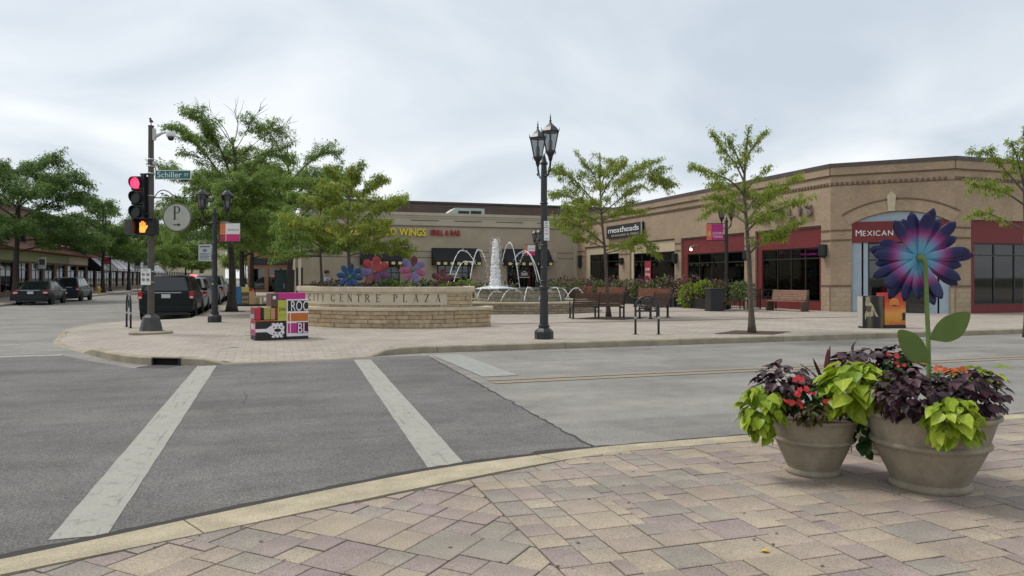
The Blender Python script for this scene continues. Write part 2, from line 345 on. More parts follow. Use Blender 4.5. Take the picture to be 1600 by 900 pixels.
# ---------------------------------------------------------------- kerbs made of separate concrete lengths
def resample(pts, step):
    out = [Vector(pts[0])]
    for a, b in zip(pts, pts[1:]):
        a, b = Vector(a), Vector(b); n = max(1, int(round((b - a).length / step)))
        out += [a.lerp(b, i / n) for i in range(1, n + 1)]
    return out
def smooth(pts, it=2):
    P = [Vector(p) for p in pts]
    for _ in range(it):
        Q = [P[0]]
        for a, b in zip(P, P[1:]): Q += [a.lerp(b, .25), a.lerp(b, .75)]
        Q.append(P[-1]); P = Q
    return P
NZ = 0.05
near_out = smooth([(-4.6, -30), (-4.6, 1.2), (-3.9, 3.3), (-2.5, 4.62), (-1.3, 5.10), (-.46, 5.5), (.68, 6.0), (1.5, 6.3), (2.3, 6.43), (3.2, 6.47), (30, 6.47), (110, 6.47)], 2)
near_in = smooth([(-4.25, -30), (-4.25, 1.2), (-3.55, 3.1), (-2.25, 4.33), (-1.2, 4.73), (-.3, 5.05), (.72, 5.46), (1.75, 5.84), (2.6, 6.10), (3.3, 6.22), (30, 6.25), (110, 6.25)], 2)
near = tag(sheet('near_pavement', [(p.x, p.y) for p in near_in] + [(110, -30)], NZ - .012, M['sand']), kind='structure')
def kerb_piece(parent, out, inn, zo, zi, base, mat, rnd=.03):
    mb = MB(); n = len(out)
    vs = []
    for a, b, h, k in zip(out, inn, zo, zi):
        d = (b - a); L = d.length; d = d / L
        e_ = a + d * min(rnd, L * .3)
        vs += [(a.x, a.y, base), (a.x, a.y, max(base + .004, h - rnd * .8)), (e_.x, e_.y, h), (b.x, b.y, k), (b.x, b.y, base)]
    fs = [(i * 5 + j, i * 5 + j + 1, i * 5 + 5 + j + 1, i * 5 + 5 + j) for i in range(n - 1) for j in range(4)]
    fs += [tuple(range(4, -1, -1)), tuple((n - 1) * 5 + j for j in range(5))]
    mb.add(vs, fs); o = mb.obj('kerb_stone', mat, parent); bmo = bmesh.new(); bmo.from_mesh(o.data); bmesh.ops.recalc_face_normals(bmo, faces=bmo.faces); bmo.to_mesh(o.data); bmo.free()
    return o
def arclen(P):
    s = [0]
    for a, b in zip(P, P[1:]): s.append(s[-1] + (b - a).length)
    return s
def at_s(P, s, x):
    x = min(max(x, 0), s[-1]); k = 0
    while k < len(s) - 2 and s[k + 1] < x: k += 1
    t = (x - s[k]) / max(1e-9, s[k + 1] - s[k]); return P[k].lerp(P[k + 1], t)
def kerb_run(parent, out, inn, zfun, cuts, mat, base=-.02, zin=None):
    so_, si_ = arclen(out), arclen(inn)
    def pair(f):
        return at_s(out, so_, f * so_[-1]), None
    for c0, c1 in zip(cuts, cuts[1:]):
        n = max(2, int((c1 - c0) / .35)); g = .006
        O, I, A, B = [], [], [], []
        for i in range(n + 1):
            x = c0 + g + (c1 - c0 - 2 * g) * i / n; o = at_s(out, so_, x)
            j = min(range(len(inn)), key=lambda k: (inn[k] - o).length)
            best = None
            for k in (j - 1, j):
                if 0 <= k < len(inn) - 1:
                    a, b = inn[k], inn[k + 1]; t = max(0, min(1, (o - a).dot(b - a) / max(1e-9, (b - a).length_squared))); q = a.lerp(b, t)
                    if best is None or (q - o).length < (best - o).length: best = q
            O.append(o); I.append(best); h = zfun(o.x, o.y); A.append(h); B.append(zin(best.x, best.y) if zin else h)
        kerb_piece(parent, O, I, A, B, base, mat)
sN = arclen(near_out); LN = sN[-1]
def s_of(P, s, u, v):
    j = min(range(len(P)), key=lambda k: (P[k].x - u) ** 2 + (P[k].y - v) ** 2); return s[j]
c_mid = s_of(near_out, sN, -.46, 5.5)
cuts = sorted({0, 18, c_mid - 12, c_mid - 9, c_mid - 6, c_mid - 3.1} | {c_mid + k * 3.05 for k in range(0, 12)} | {c_mid + 40, c_mid + 60, LN})
near_out_r = resample([tuple(p) for p in near_out], .4); near_in_r = resample([tuple(p) for p in near_in], .4)
kerb_run(near, near_out_r, near_in_r, lambda u, v: .022 if u < 2.2 else min(.05, .022 + (u - 2.2) * .03), cuts, M['kerb'], -.03, lambda u, v: NZ + .001)
jn = [p for p in near_out_r if -3.2 < p.x < 12]; jo, ji = [], []
for i, p in enumerate(jn):
    t_ = (jn[min(i + 1, len(jn) - 1)] - jn[max(i - 1, 0)]).normalized(); q = Vector((-t_.y, t_.x)); w_ = random.uniform(.085, .115) if p.x < 2.3 else random.uniform(.17, .185)
    for k in range(3):
        r_ = jn[min(i + 1, len(jn) - 1)]; b_ = p.lerp(r_, k / 3); jo.append((b_.x + q.x * (w_ + k * .004), b_.y + q.y * (w_ + random.uniform(-.012, .012)))); ji.append((b_.x - q.x * .01, b_.y - q.y * .01))
tag(sheet('gutter_grit', jo + ji[::-1], .0085, flat('gutter_grit', (.045, .04, .036), .95)), kind='structure')
sm_ = rag((3.0, 6.5), (3.2, 15.5), 70, .02)
tag(sheet('asphalt_seam', [(a - random.uniform(.004, .02), b) for a, b in sm_] + [(a + random.uniform(.004, .02), b) for a, b in sm_[::-1]], .0088, flat('seam_tar', (.06, .056, .052), .9)), kind='structure')
# ---------------------------------------------------------------- pavers of the near pavement
UNIT = .104
def tiling(nx, ny, rng):
    occ = [[False] * ny for _ in range(nx)]; out = []
    opts = [(3, 3), (3, 2), (2, 3), (2, 2), (3, 3), (4, 3), (2, 2), (3, 2)]
    for j in range(ny):
        for i in range(nx):
            if occ[i][j]: continue
            rng.shuffle(opts)
            for w, h in opts + [(2, 1), (1, 2), (1, 1)]:
                if i + w <= nx and j + h <= ny and not any(occ[i + a][j + b] for a in range(w) for b in range(h)):
                    break
            for a in range(w):
                for b in range(h): occ[i + a][j + b] = True
            out.append((i, j, w, h))
    return out
def clip(poly, a, b, c):                      # keep a*x+b*y<=c
    out = []
    for i in range(len(poly)):
        p, q = poly[i], poly[(i + 1) % len(poly)]; dp, dq = a * p[0] + b * p[1] - c, a * q[0] + b * q[1] - c
        if dp <= 0: out.append(p)
        if dp * dq < 0: t = dp / (dp - dq); out.append((p[0] + (q[0] - p[0]) * t, p[1] + (q[1] - p[1]) * t))
    return out
hp = []
inn = [p for p in near_in if -3.3 < p.x < 31]
for a, b in zip(inn, inn[1:]):
    nrm = Vector((-(b.y - a.y), b.x - a.x)).normalized(); hp.append((nrm.x, nrm.y, nrm.dot(a) - .004))
def area(p): return abs(sum(p[i][0] * p[(i + 1) % len(p)][1] - p[(i + 1) % len(p)][0] * p[i][1] for i in range(len(p)))) / 2
rng = random.Random(11); PAV = []
US = 1.52
for (i, j, w, h) in tiling(100, 64, rng):       # laid square to the kerb, right of the seam
    u0, v0 = US + i * UNIT, 6.30 - j * UNIT - h * UNIT
    PAV.append([(u0, v0), (u0 + w * UNIT, v0), (u0 + w * UNIT, v0 + h * UNIT), (u0, v0 + h * UNIT)])
nr = len(PAV); ca = math.cos(R(45)); TMP = []
for (i, j, w, h) in tiling(80, 80, rng):        # laid on the diagonal, left of the seam
    q = [(i, j), (i + w, j), (i + w, j + h), (i, j + h)]
    TMP.append([(US + ((a - 40) - (b - 40)) * ca * UNIT - 1.5, 3.0 + ((a - 40) + (b - 40)) * ca * UNIT) for a, b in q])
for p in TMP:
    p = clip(p, 1, 0, US - .004)
    if len(p) > 2: PAV.append(p)
pieces = []
for p in PAV:
    us = [q[0] for q in p]; vsx = [q[1] for q in p]
    if max(vsx) < -.3 or max(us) < -3.6: continue
    n0 = len(p); a0 = area(p)
    for a, b, c in hp:
        if max(a * q[0] + b * q[1] for q in p) > c:
            p = clip(p, a, b, c)
            if len(p) < 3: break
    if len(p) < 3 or area(p) < .0012: continue
    cx = sum(q[0] for q in p) / len(p); cy = sum(q[1] for q in p) / len(p); d = depth(cx, cy)
    x = (CA * cx - SA * cy) / max(.1, d) * F + 800; y = HZ + (CH - NZ) * F / max(.1, d)
    vis = d > .5 and -60 < x < 1660 and 600 < y < 960
    pieces.append((vis, area(p) / max(.3, d) ** 3 if vis else 0, p, (cx, cy)))
pieces.sort(key=lambda k: -k[1])
def paver_geo(p, c, z0, z1, gap=.0042, bev=.006):
    vs0 = []
    for q in p:
        d = Vector((q[0] - c[0], q[1] - c[1])); L = d.length or 1; k = max(.3, (L - gap * 1.4) / L); vs0.append((c[0] + d.x * k, c[1] + d.y * k))
    vs1 = [(c[0] + (a - c[0]) * (1 - bev / .12), c[1] + (b - c[1]) * (1 - bev / .12)) for a, b in vs0]
    n = len(p); V = [(a, b, z0) for a, b in vs0] + [(a, b, z1 - bev * .5) for a, b in vs0] + [(a, b, z1) for a, b in vs1]
    Fc = [tuple(range(2 * n, 3 * n))] + [(k * n + j, k * n + (j + 1) % n, (k + 1) * n + (j + 1) % n, (k + 1) * n + j) for k in (0, 1) for j in range(n)]
    return V, Fc
def ccw(p): return p if sum(p[i][0] * p[(i + 1) % len(p)][1] - p[(i + 1) % len(p)][0] * p[i][1] for i in range(len(p))) > 0 else p[::-1]
pcache = {}; rest = MB(); cnt = 0
for vis, sz, p, c in pieces:
    p = ccw(p); dz = rng.uniform(-.003, .003)
    if vis and cnt < 300:
        cnt += 1; loc = [(a - c[0], b - c[1]) for a, b in p]; key = tuple((round(a, 3), round(b, 3)) for a, b in loc)
        if key not in pcache: pcache[key] = MB().add(*paver_geo(loc, (0, 0), -.04, 0)).mesh('paver', M['paver'])
        inst('paver', pcache[key], near, (c[0], c[1], NZ + dz))
    else: rest.add(*paver_geo(p, c, NZ - .03, NZ + dz))
tag(rest.obj('outer_pavers', M['paver_i'], near), kind='stuff')
lit = MB()
for _ in range(70):
    k_ = rng.random(); u_ = rng.uniform(-1.2, 8); v_ = rng.uniform(3.2, 6.0) if k_ < .6 else 6.1
    if k_ >= .6:
        q_ = min(near_in_r, key=lambda p: abs(p.x - u_) + (0 if p.y > 3 else 9)); u_, v_ = q_.x, q_.y - rng.uniform(.01, .1)
    elif v_ > 4.9 + .36 * u_ and u_ < 3: continue
    s_ = rng.uniform(.004, .013); a_ = rng.uniform(0, 6.28)
    lit.add([(u_ + s_ * math.cos(a_ + w) * (1.6 if j % 2 else 1), v_ + s_ * math.sin(a_ + w), NZ + .0045 + .002 * (j % 2)) for j, w in enumerate((0, 1.2, 2.6, 4.0, 5.1))], [(0, 1, 2, 3, 4)])
tag(lit.obj('fallen_debris', pmat('dry_debris', (.10, .07, .04), .9, .5, 30)), 'scattered dry leaf bits and grit on the near pavers', 'debris', kind='stuff')
# near pavement beyond the paver field
tag(sheet('near_pavement_beyond', rect(11.95, 110, -30, 6.24), NZ, M['plaza']), kind='structure')
# ---------------------------------------------------------------- far plaza pavement
far_c = [(110, 16.1), (3.4, 16.1), (2.5, 15.95), (1.7, 15.35), (.4, 15.08), (-.8, 15.08), (-1.75, 15.2), (-2.5, 15.8), (-3.2, 17.0), (-3.9, 18.5), (-4.7, 20.1), (-5.3, 21.8), (-5.6, 24), (-5.6, 26.6), (-5.2, 28.1), (-4.3, 29.0), (-3.0, 29.5), (-2.62, 30.6), (-2.62, 60), (-2.62, 300)]
far_o = resample([tuple(p) for p in smooth(far_c, 2)], .45)
def offset(P, d):
    Q = []
    for i in range(len(P)):
        t = (P[min(i + 1, len(P) - 1)] - P[max(i - 1, 0)]).normalized(); Q.append(P[i] + Vector((t.y, -t.x)) * d)
    return Q
sF = arclen(far_o)
s_rampR0, s_rampR1 = s_of(far_o, sF, 1.9, 15.5), s_of(far_o, sF, -.7, 15.08)
s_rampL0, s_rampL1 = s_of(far_o, sF, -3.9, 18.5), s_of(far_o, sF, -5.5, 23)
def kh(s):
    def dip(a, b, w=.7):
        if s < a - w or s > b + w: return 0
        if a <= s <= b: return 1
        t = (s - a + w) / w if s < a else (b + w - s) / w; return t * t * (3 - 2 * t)
    return .15 - .128 * max(dip(s_rampR0, s_rampR1), dip(s_rampL0, s_rampL1))
hF = [kh(s) for s in sF]
rings = [(0, 0), (.17, 0), (.6, .3), (1.3, .75), (2.2, 1)]
far_rings = [offset(far_o, -r[0] if False else r[0]) for r in rings]
# the plaza lies on the right-hand side of this direction of travel
mb = MB(); n = len(far_o); vs = []
for k in range(1, len(rings)):
    for i in range(n):
        p = far_rings[k][i]; z = hF[i] * (1 - rings[k][1]) + PZ * rings[k][1]
        if k == 1: z = hF[i] - .003
        vs.append((p.x, p.y, z))
fs = [(k * n + i, k * n + i + 1, (k + 1) * n + i + 1, (k + 1) * n + i) for k in range(len(rings) - 2) for i in range(n - 1)]
k = len(rings) - 2
for i in range(n): vs[k * n + i] = (vs[k * n + i][0], vs[k * n + i][1], PZ)
far_fill = [k * n + i for i in range(n)]
b0 = len(vs); vs += [(110, 300, PZ)]
mb.add(vs, fs + [tuple(far_fill + [b0])])
far = mb.obj('far_pavement', M['plaza'])
bmo = bmesh.new(); bmo.from_mesh(far.data); bmesh.ops.triangulate(bmo, faces=[f for f in bmo.faces if len(f.verts) > 4]); bmesh.ops.recalc_face_normals(bmo, faces=bmo.faces)
if sum(f.normal.z for f in bmo.faces) < 0: bmesh.ops.reverse_faces(bmo, faces=bmo.faces)
bmo.to_mesh(far.data); bmo.free(); tag(far, kind='structure')
def hz_at(u, v):
    j = min(range(len(far_o)), key=lambda k: (far_o[k].x - u) ** 2 + (far_o[k].y - v) ** 2); return hF[j]
s_dr = s_of(far_o, sF, -1.85, 15.25)
cutsF = sorted({s_dr - .29, s_dr + .29} | {s for s in [s_dr - 1.9, s_dr - 3.6] } | {s_dr - 5.6 - 3.05 * k for k in range(0, 14)} | {s_dr - 60, 0} | {s_dr + 1.5 + 2.6 * k for k in range(0, 8)} | {s_dr + 30, s_dr + 45, s_dr + 70, sF[-1]})
cutsF = [c for c in cutsF if c >= 0]
fi = far_rings[1]
for c0, c1 in zip(cutsF, cutsF[1:]):
    if abs(c0 - (s_dr - .29)) < .01: continue          # the drain opening
    kerb_run(far, far_o, fi, hz_at, [c0, c1], M['kerb_far'], -.03)
# drain inlet in the kerb
o_d = at_s(far_o, sF, s_dr); t_d = (at_s(far_o, sF, s_dr + .3) - at_s(far_o, sF, s_dr - .3)).normalized(); ang = math.atan2(-t_d.y, -t_d.x)
dr = thing('storm_drain', 'dark storm drain opening set into the far kerb left of crosswalk', 'storm drain', (o_d.x, o_d.y, 0), ang)
MB().b2(-.29, .29, .0, .17, .135, .155).obj('lid', M['kerb_far'], dr)
for a_, b_ in ((-.29, -.262), (.262, .29)): MB().b2(a_, b_, 0, .17, -.02, .134).obj('frame', M['black_metal'], dr)
MB().b2(-.26, .26, .1, .17, -.02, .133).obj('throat', flat('drain_black', (.008, .007, .007), .9), dr)
MB().b2(-.3, .3, -.42, -.02, -.01, .0075).obj('grate', flat('drain_iron', (.05, .045, .04), .7), dr)
tag(sheet('paver_band', rect(2.5, 23.2, 23.05, 23.5), PZ + .004, M['band']), kind='structure')
tag(sheet('paver_band', rect(2.5, 23.2, 29.3, 29.75), PZ + .004, M['band']), kind='structure')
# left-hand pavement across the side street
lk = tag(MB().b2(-60, -14.67, 24, 300, -.03, .12).obj('left_pavement', M['plaza']), kind='structure')
for k in range(14): MB().b2(-14.664, -14.5, 24 + 8 * k, 31.985 + 8 * k, -.03, .125).obj('kerb_stone', M['kerb_far'], lk)
# manhole-like iron cover near the crosswalk
# ================================================================ lettering
BOLD = [0.0]
def text_mesh(s, mat, ext=.02):
    cu = bpy.data.curves.new('t', 'FONT'); cu.body = s; cu.size = 1; cu.extrude = ext; cu.resolution_u = 3; cu.offset = BOLD[0]
    ob = bpy.data.objects.new('t', cu); me = bpy.data.meshes.new_from_object(ob)
    bpy.data.objects.remove(ob); bpy.data.curves.remove(cu); me.materials.clear(); me.materials.append(mat); return me
def bounds(me):
    if not len(me.vertices): return (0, 0, .25, 0)
    a = np.zeros(len(me.vertices) * 3); me.vertices.foreach_get('co', a); a = a.reshape(-1, 3)
    return a[:, 0].min(), a[:, 1].min(), a[:, 0].max(), a[:, 1].max()
def word(parent, s, x0, x1, z0, z1, y, mat, name='lettering', thick=.015, single=True):
    """one flat word standing in the xz plane, filling the box, facing -y"""
    me = text_mesh(s, mat, thick); a, b, c, d = bounds(me); sx = (x1 - x0) / (c - a); sz = (z1 - z0) / (d - b)
    T = Matrix(((sx, 0, 0, x0 - a * sx), (0, 0, -1, y), (0, sz, 0, z0 - b * sz), (0, 0, 0, 1))); me.transform(T)
    return link(bpy.data.objects.new(name, me), parent)
def letters(parent, s, x0, x1, z0, z1, y, mat, thick=.04, name='letter', gap=.12, small=None):
    """one object per letter, together filling the box"""
    ms = []; x = 0; H = bounds(text_mesh('H', mat))[3]
    for i, ch in enumerate(s):
        if ch == ' ': x += .3; continue
        me = text_mesh(ch, mat, thick); a, b, c, d = bounds(me); k = small if (small and i) else 1
        ms.append((me, x - a * k, k)); x += (c - a) * k + gap
    x -= gap; sx = (x1 - x0) / x; sz = (z1 - z0) / H
    for me, dx_, k in ms:
        me.transform(Matrix(((sx * k, 0, 0, x0 + dx_ * sx), (0, 0, -1, y), (0, sz * k, 0, z0), (0, 0, 0, 1)))); link(bpy.data.objects.new(name, me), parent)
def arcp(cx, cy, r, a0, a1, n, ry=None): return [(cx + r * math.cos(R(a0 + (a1 - a0) * i / n)), cy + (ry or r) * math.sin(R(a0 + (a1 - a0) * i / n))) for i in range(n + 1)]
def serif_glyph(ch):
    """roman capitals as polygons in a unit-high box: returns (polygons, width)"""
    T, t, sf = .13, .05, .035
    def bar(x0, x1, z0, z1): return [(x0, z0), (x1, z0), (x1, z1), (x0, z1)]
    def stem(x, w=T): return [bar(x, x + w, 0, 1), bar(x - .07, x + w + .07, 0, sf), bar(x - .07, x + w + .07, 1 - sf, 1)]
    def dia(x0, x1, w, z0=0, z1=1): return [(x0, z0), (x0 + w, z0), (x1 + w, z1), (x1, z1)]
    if ch == 'I': return stem(.07), .27
    if ch == 'T': return [bar(.28, .28 + T, 0, 1), bar(.2, .49, 0, sf), bar(0, .69, 1 - t, 1), bar(0, t, .8, 1 - t), bar(.69 - t, .69, .8, 1 - t)], .69
    if ch == 'E': return stem(.07) + [bar(.2, .55, 0, t), bar(.2, .55, 1 - t, 1), bar(.2, .45, .49, .49 + t), bar(.51, .56, t, .2), bar(.5, .55, .82, 1 - t), bar(.43, .46, .42, .62)], .58
    if ch == 'L': return stem(.07) + [bar(.2, .56, 0, t), bar(.51, .56, t, .25)], .58
    if ch == 'N': return [bar(.1, .1 + t, 0, 1), bar(.62, .62 + t, 0, 1), dia(.6, .06, T + .03), bar(.02, .24, 0, sf), bar(.54, .76, 1 - sf, 1)], .78
    if ch == 'A': return [dia(.08, .36, t), dia(.56, .33, T), bar(.2, .56, .34, .34 + t), bar(0, .2, 0, sf), bar(.5, .77, 0, sf)], .77
    if ch == 'Z': return [bar(.02, .62, 0, t), bar(.02, .6, 1 - t, 1), dia(.02, .46, T + .02), bar(.57, .62, t, .22), bar(.02, .07, .8, 1 - t)], .64
    if ch == 'Y': return [bar(.3, .3 + T, 0, .48), bar(.22, .51, 0, sf), dia(.3, .04, T, .46, 1), dia(.38, .63, t, .46, 1), bar(-.02, .24, 1 - sf, 1), bar(.55, .77, 1 - sf, 1)], .74
    def bowl(x, zc, r, w):
        o = arcp(x, zc, r, -90, 90, 10, None); i_ = arcp(x, zc, r - T * .9, 90, -90, 10, r - t); q = []
        for a in range(10): q.append([o[a], o[a + 1], i_[9 - a], i_[10 - a]])
        return q
    if ch in 'PR':
        q = stem(.07) + bowl(.3, .735, .265, 0) + [bar(.2, .31, 1 - t, 1), bar(.2, .31, .47, .47 + t)]
        if ch == 'R': q += [dia(.58, .3, T, 0, .49), bar(.56, .8, 0, sf)]
        return q, (.8 if ch == 'R' else .6)
    if ch == 'C':
        o = arcp(.45, .5, .45, 42, 318, 22, .5); i_ = arcp(.47, .5, .33, 42, 318, 22, .45); q = [[o[a], o[a + 1], i_[a + 1], i_[a]] for a in range(22)]
        return q + [bar(.74, .79, .68, .92), bar(.74, .79, .1, .28)], .82
    return [], .3
def glyph_obj(parent, ch, mat, w, h, thick, name='letter', Mx=None):
    mb = MB(); polys, gw = serif_glyph(ch)
    for k, p in enumerate(polys): mb.prism([((x - gw / 2) * w / gw, z * h) for x, z in p], -thick - k * .0004, .002, Mx)
    return mb.obj(name, mat, parent)
# ================================================================ facade frames
class Facade:
    def __init__(s, O, e): s.O = Vector(O); s.e = Vector(e).normalized(); s.n_in = Vector((-s.e.y, s.e.x)); s.rz = math.atan2(s.e.y, s.e.x)
    def hit(s, px, py, off=0.0):
        """pixel -> (along, z) on the facade plane (off metres outward)"""
        dx, dy = XY((px - 800) / F, 1.0); d = Vector((dx, dy)); O = s.O - s.n_in * off
        t = O.dot(s.n_in) / d.dot(s.n_in); p = d * t
        return (p - O).dot(s.e), CH - (py - HZ) / F * t
    def frame(s, parent, name='facade'):
        o = bpy.data.objects.new(name, None); link(o, parent); o.location = (s.O.x, s.O.y, 0); o.rotation_euler = (0, 0, s.rz); return o
def wall_mesh(L, H, holes, t=.3, x0=0.0, z0=0.0):
    """wall with rectangular openings; front at y=0; reveals t deep"""
    xs = sorted({x0, L} | {h[0] for h in holes} | {h[1] for h in holes}); zs = sorted({z0, H} | {h[2] for h in holes} | {h[3] for h in holes})
    mb = MB()
    for a, b in zip(xs, xs[1:]):
        for c, d in zip(zs, zs[1:]):
            if any(h[0] <= a and b <= h[1] and h[2] <= c and d <= h[3] for h in holes): continue
            mb.add([(a, 0, c), (b, 0, c), (b, 0, d), (a, 0, d)], [(0, 1, 2, 3)])
    for a, b, c, d in holes:
        mb.add([(a, 0, c), (a, t, c), (a, t, d), (a, 0, d)], [(0, 1, 2, 3)]); mb.add([(b, 0, c), (b, t, c), (b, t, d), (b, 0, d)], [(3, 2, 1, 0)])
        mb.add([(a, 0, d), (b, 0, d), (b, t, d), (a, t, d)], [(3, 2, 1, 0)])
        if c > z0: mb.add([(a, 0, c), (b, 0, c), (b, t, c), (a, t, c)], [(0, 1, 2, 3)])
    mb.add([(x0, 0, H), (L, 0, H), (L, t, H), (x0, t, H)], [(0, 1, 2, 3)]); mb.add([(x0, 0, z0), (x0, t, z0), (x0, t, H), (x0, 0, H)], [(0, 1, 2, 3)]); mb.add([(L, 0, z0), (L, t, z0), (L, t, H), (L, 0, H)], [(3, 2, 1, 0)])
    return mb
def child(parent, mb, name, mat, fr, **k):
    """a mesh given in facade coordinates, attached straight to its building or part"""
    T = Matrix.Translation((fr.O.x, fr.O.y, 0)) @ Matrix.Rotation(fr.rz, 4, 'Z')
    o = mb.obj(name, mat, None, **k); o.parent = parent; pl = Matrix.Identity(4)
    q = parent
    while q is not None:
        pl = (Matrix.Translation(q.location) @ q.rotation_euler.to_matrix().to_4x4()) @ pl; q = q.parent
    L = pl.inverted() @ T; o.location = L.to_translation(); o.rotation_euler = L.to_euler(); return o
def attach(o, parent, fr):
    T = Matrix.Translation((fr.O.x, fr.O.y, 0)) @ Matrix.Rotation(fr.rz, 4, 'Z'); pl = Matrix.Identity(4); q = parent
    while q is not None:
        pl = (Matrix.Translation(q.location) @ q.rotation_euler.to_matrix().to_4x4()) @ pl; q = q.parent
    L = pl.inverted() @ T; o.parent = parent; o.location = L.to_translation(); o.rotation_euler = L.to_euler(); return o
def window(parent, fr, x0, x1, z0, z1, y, cols, rows, w=.06, glass='glass', frame='dark_frame'):
    """window > frame, panes"""
    mb = MB(); mb.b2(x0, x1, y, y + .08, z0, z0 + w).b2(x0, x1, y, y + .08, z1 - w, z1).b2(x0, x0 + w, y, y + .08, z0 + w, z1 - w).b2(x1 - w, x1, y, y + .08, z0 + w, z1 - w)
    for c in cols: mb.b2(x0 + (x1 - x0) * c - w / 2, x0 + (x1 - x0) * c + w / 2, y + .004, y + .076, z0 + w, z1 - w)
    for r in rows: mb.b2(x0 + w, x1 - w, y + .008, y + .072, z0 + (z1 - z0) * r - w / 2, z0 + (z1 - z0) * r + w / 2)
    win = child(parent, mb, 'window', M[frame], fr)
    cx = [0] + list(cols) + [1]; rz_ = [0] + list(rows) + [1]
    for a, b in zip(cx, cx[1:]):
        for c, d in zip(rz_, rz_[1:]):
            p = MB().b2(x0 + (x1 - x0) * a + w / 2, x0 + (x1 - x0) * b - w / 2, y + .035, y + .045, z0 + (z1 - z0) * c + w / 2, z0 + (z1 - z0) * d - w / 2)
            o = p.obj('pane', M[glass]); o.parent = win
    return win
HB = 6.6
# ================================================================ tan brick restaurant building with the chamfered corner
bb = thing('brick_restaurant_building', 'tan brick corner building with red panelled windows on the right', 'building', (24, 27.2, 0))
fa = Facade((24, 56), (0, -1)); LA = 28.8
fb = Facade((24, 27.2), (1, -1)); LB = math.hypot(3.4, 3.4)
fc = Facade((27.4, 23.8), (1, 0)); LC = 40
Z = lambda px, py, f=fa: f.hit(px, py)[1]
X = lambda px, f=fa: f.hit(px, 400)[0]
bays = [('cream', 914, 967, Z(940, 384), Z(940, 397), 920, 965, (.33, .62), (.8,)), ('cream', 984, 1054, Z(1054, 372.5), Z(1054, 392), 988, 1053, (.2, .42), (.8,)),
        ('red_panel', 1064, 1163, Z(1163, 363), Z(1162, 392), 1072, 1162, (.22, .45, .72), (.78,)), ('red_panel', 1180, 1283, Z(1283, 352), Z(1278, 386), 1188, 1278, (.28, .52, .76), (.8,))]
holes = [(X(a), X(b), 0.0, zt) for _, a, b, zt, _, _, _, _, _ in bays]
child(bb, wall_mesh(LA, HB, holes, .3), 'wall', M['brick'], fa)
for (mt, a, b, zt, zw, wa, wb, cols, rows), h in zip(bays, holes):
    x0, x1 = h[0] + .004, h[1] - .004; w0, w1 = max(x0 + .12, X(wa)), min(x1 - .12, X(wb)); zs = .55
    mb = MB().b2(x0, x1, .10, .22, zw, zt - .004).b2(x0, w0, .10, .22, .0, zw).b2(w1, x1, .10, .22, .0, zw).b2(w0, w1, .10, .22, .0, zs)
    child(bb, mb, 'window_surround', M[mt], fa); window(bb, fa, w0, w1, zs, zw, .14, cols, rows)
    child(bb, MB().b2(x0 + .01, x1 - .01, .06, .13, zt - .09, zt - .008), 'lintel', M['brick_dark'], fa)
z275, z287 = Z(1290, 276.5), Z(1290, 289)
def trims(fr, L, x_segs, xa=0.0):
    child(bb, MB().b2(xa - .05, L + .05, -.10, .4, HB - .02, HB + .16), 'coping', M['coping'], fr)
    child(bb, MB().b2(xa, L, -.045, 0, z275 - .03, z275 + .03), 'brick_course', M['brick_dark'], fr)
    child(bb, MB().b2(xa, L, -.07, 0, z275 + .03, HB - .02), 'parapet_band', M['brick'], fr)
    mb = MB(); n = int((L - xa) / .21)
    for i in range(n): mb.b2(xa + i * .21, xa + i * .21 + .11, -.05, 0, z287 - .055, z287 + .055)
    tag(child(bb, mb, 'dentil_course', M['brick_dark'], fr), kind='stuff')
    child(bb, MB().b2(xa, L, -.02, 0, z287 - .10, z287 - .06), 'brick_course', M['brick_dark'], fr)
    for (p0, p1) in x_segs:
        for zc in (Z(1290, 361), Z(1290, 376)): child(bb, MB().b2(p0, p1, -.03, 0, zc - .035, zc + .035), 'brick_course', M['brick_dark'], fr)
        zb = Z(1290, 446.5)
        child(bb, MB().b2(p0, p1, -.05, 0, zb - .05, zb + .04), 'base_course', M['brick_dark'], fr)
        child(bb, MB().b2(p0 + .01, p1 - .01, -.04, 0, 0, zb - .05), 'pier_base', M['stone_base'], fr)
segs = []; last = 0.0
for h in holes: segs.append((last + .02, h[0] - .03)); last = h[1] + .03
segs.append((last, LA - .03)); trims(fa, LA, segs)
# chamfered entrance with the arch
xl, xr = X(1331, fb), X(1484, fb); zsp = Z(1331, 350, fb); zap = Z(1400, 330, fb); cxm = (xl + xr) / 2; hw = (xr - xl) / 2
rise = zap - zsp; Rr = (hw * hw + rise * rise) / (2 * rise)
def arch_z(x): return zap - Rr + math.sqrt(max(0, Rr * Rr - (x - cxm) ** 2))
mb = MB(); n = 28; t = .35
mb.add([(0, 0, 0), (xl, 0, 0), (xl, 0, HB), (0, 0, HB)], [(0, 1, 2, 3)]).add([(xr, 0, 0), (LB, 0, 0), (LB, 0, HB), (xr, 0, HB)], [(0, 1, 2, 3)])
for i in range(n):
    a, b = xl + (xr - xl) * i / n, xl + (xr - xl) * (i + 1) / n
    mb.add([(a, 0, arch_z(a)), (b, 0, arch_z(b)), (b, 0, HB), (a, 0, HB)], [(0, 1, 2, 3)]).add([(a, 0, arch_z(a)), (b, 0, arch_z(b)), (b, t, arch_z(b)), (a, t, arch_z(a))], [(3, 2, 1, 0)])
mb.add([(xl, 0, 0), (xl, t, 0), (xl, t, zsp), (xl, 0, zsp)], [(0, 1, 2, 3)]).add([(xr, 0, 0), (xr, t, 0), (xr, t, zsp), (xr, 0, zsp)], [(3, 2, 1, 0)])
child(bb, mb, 'wall', M['brick'], fb)
trims(fb, LB, [(.02, xl - .02), (xr + .02, LB - .02)])
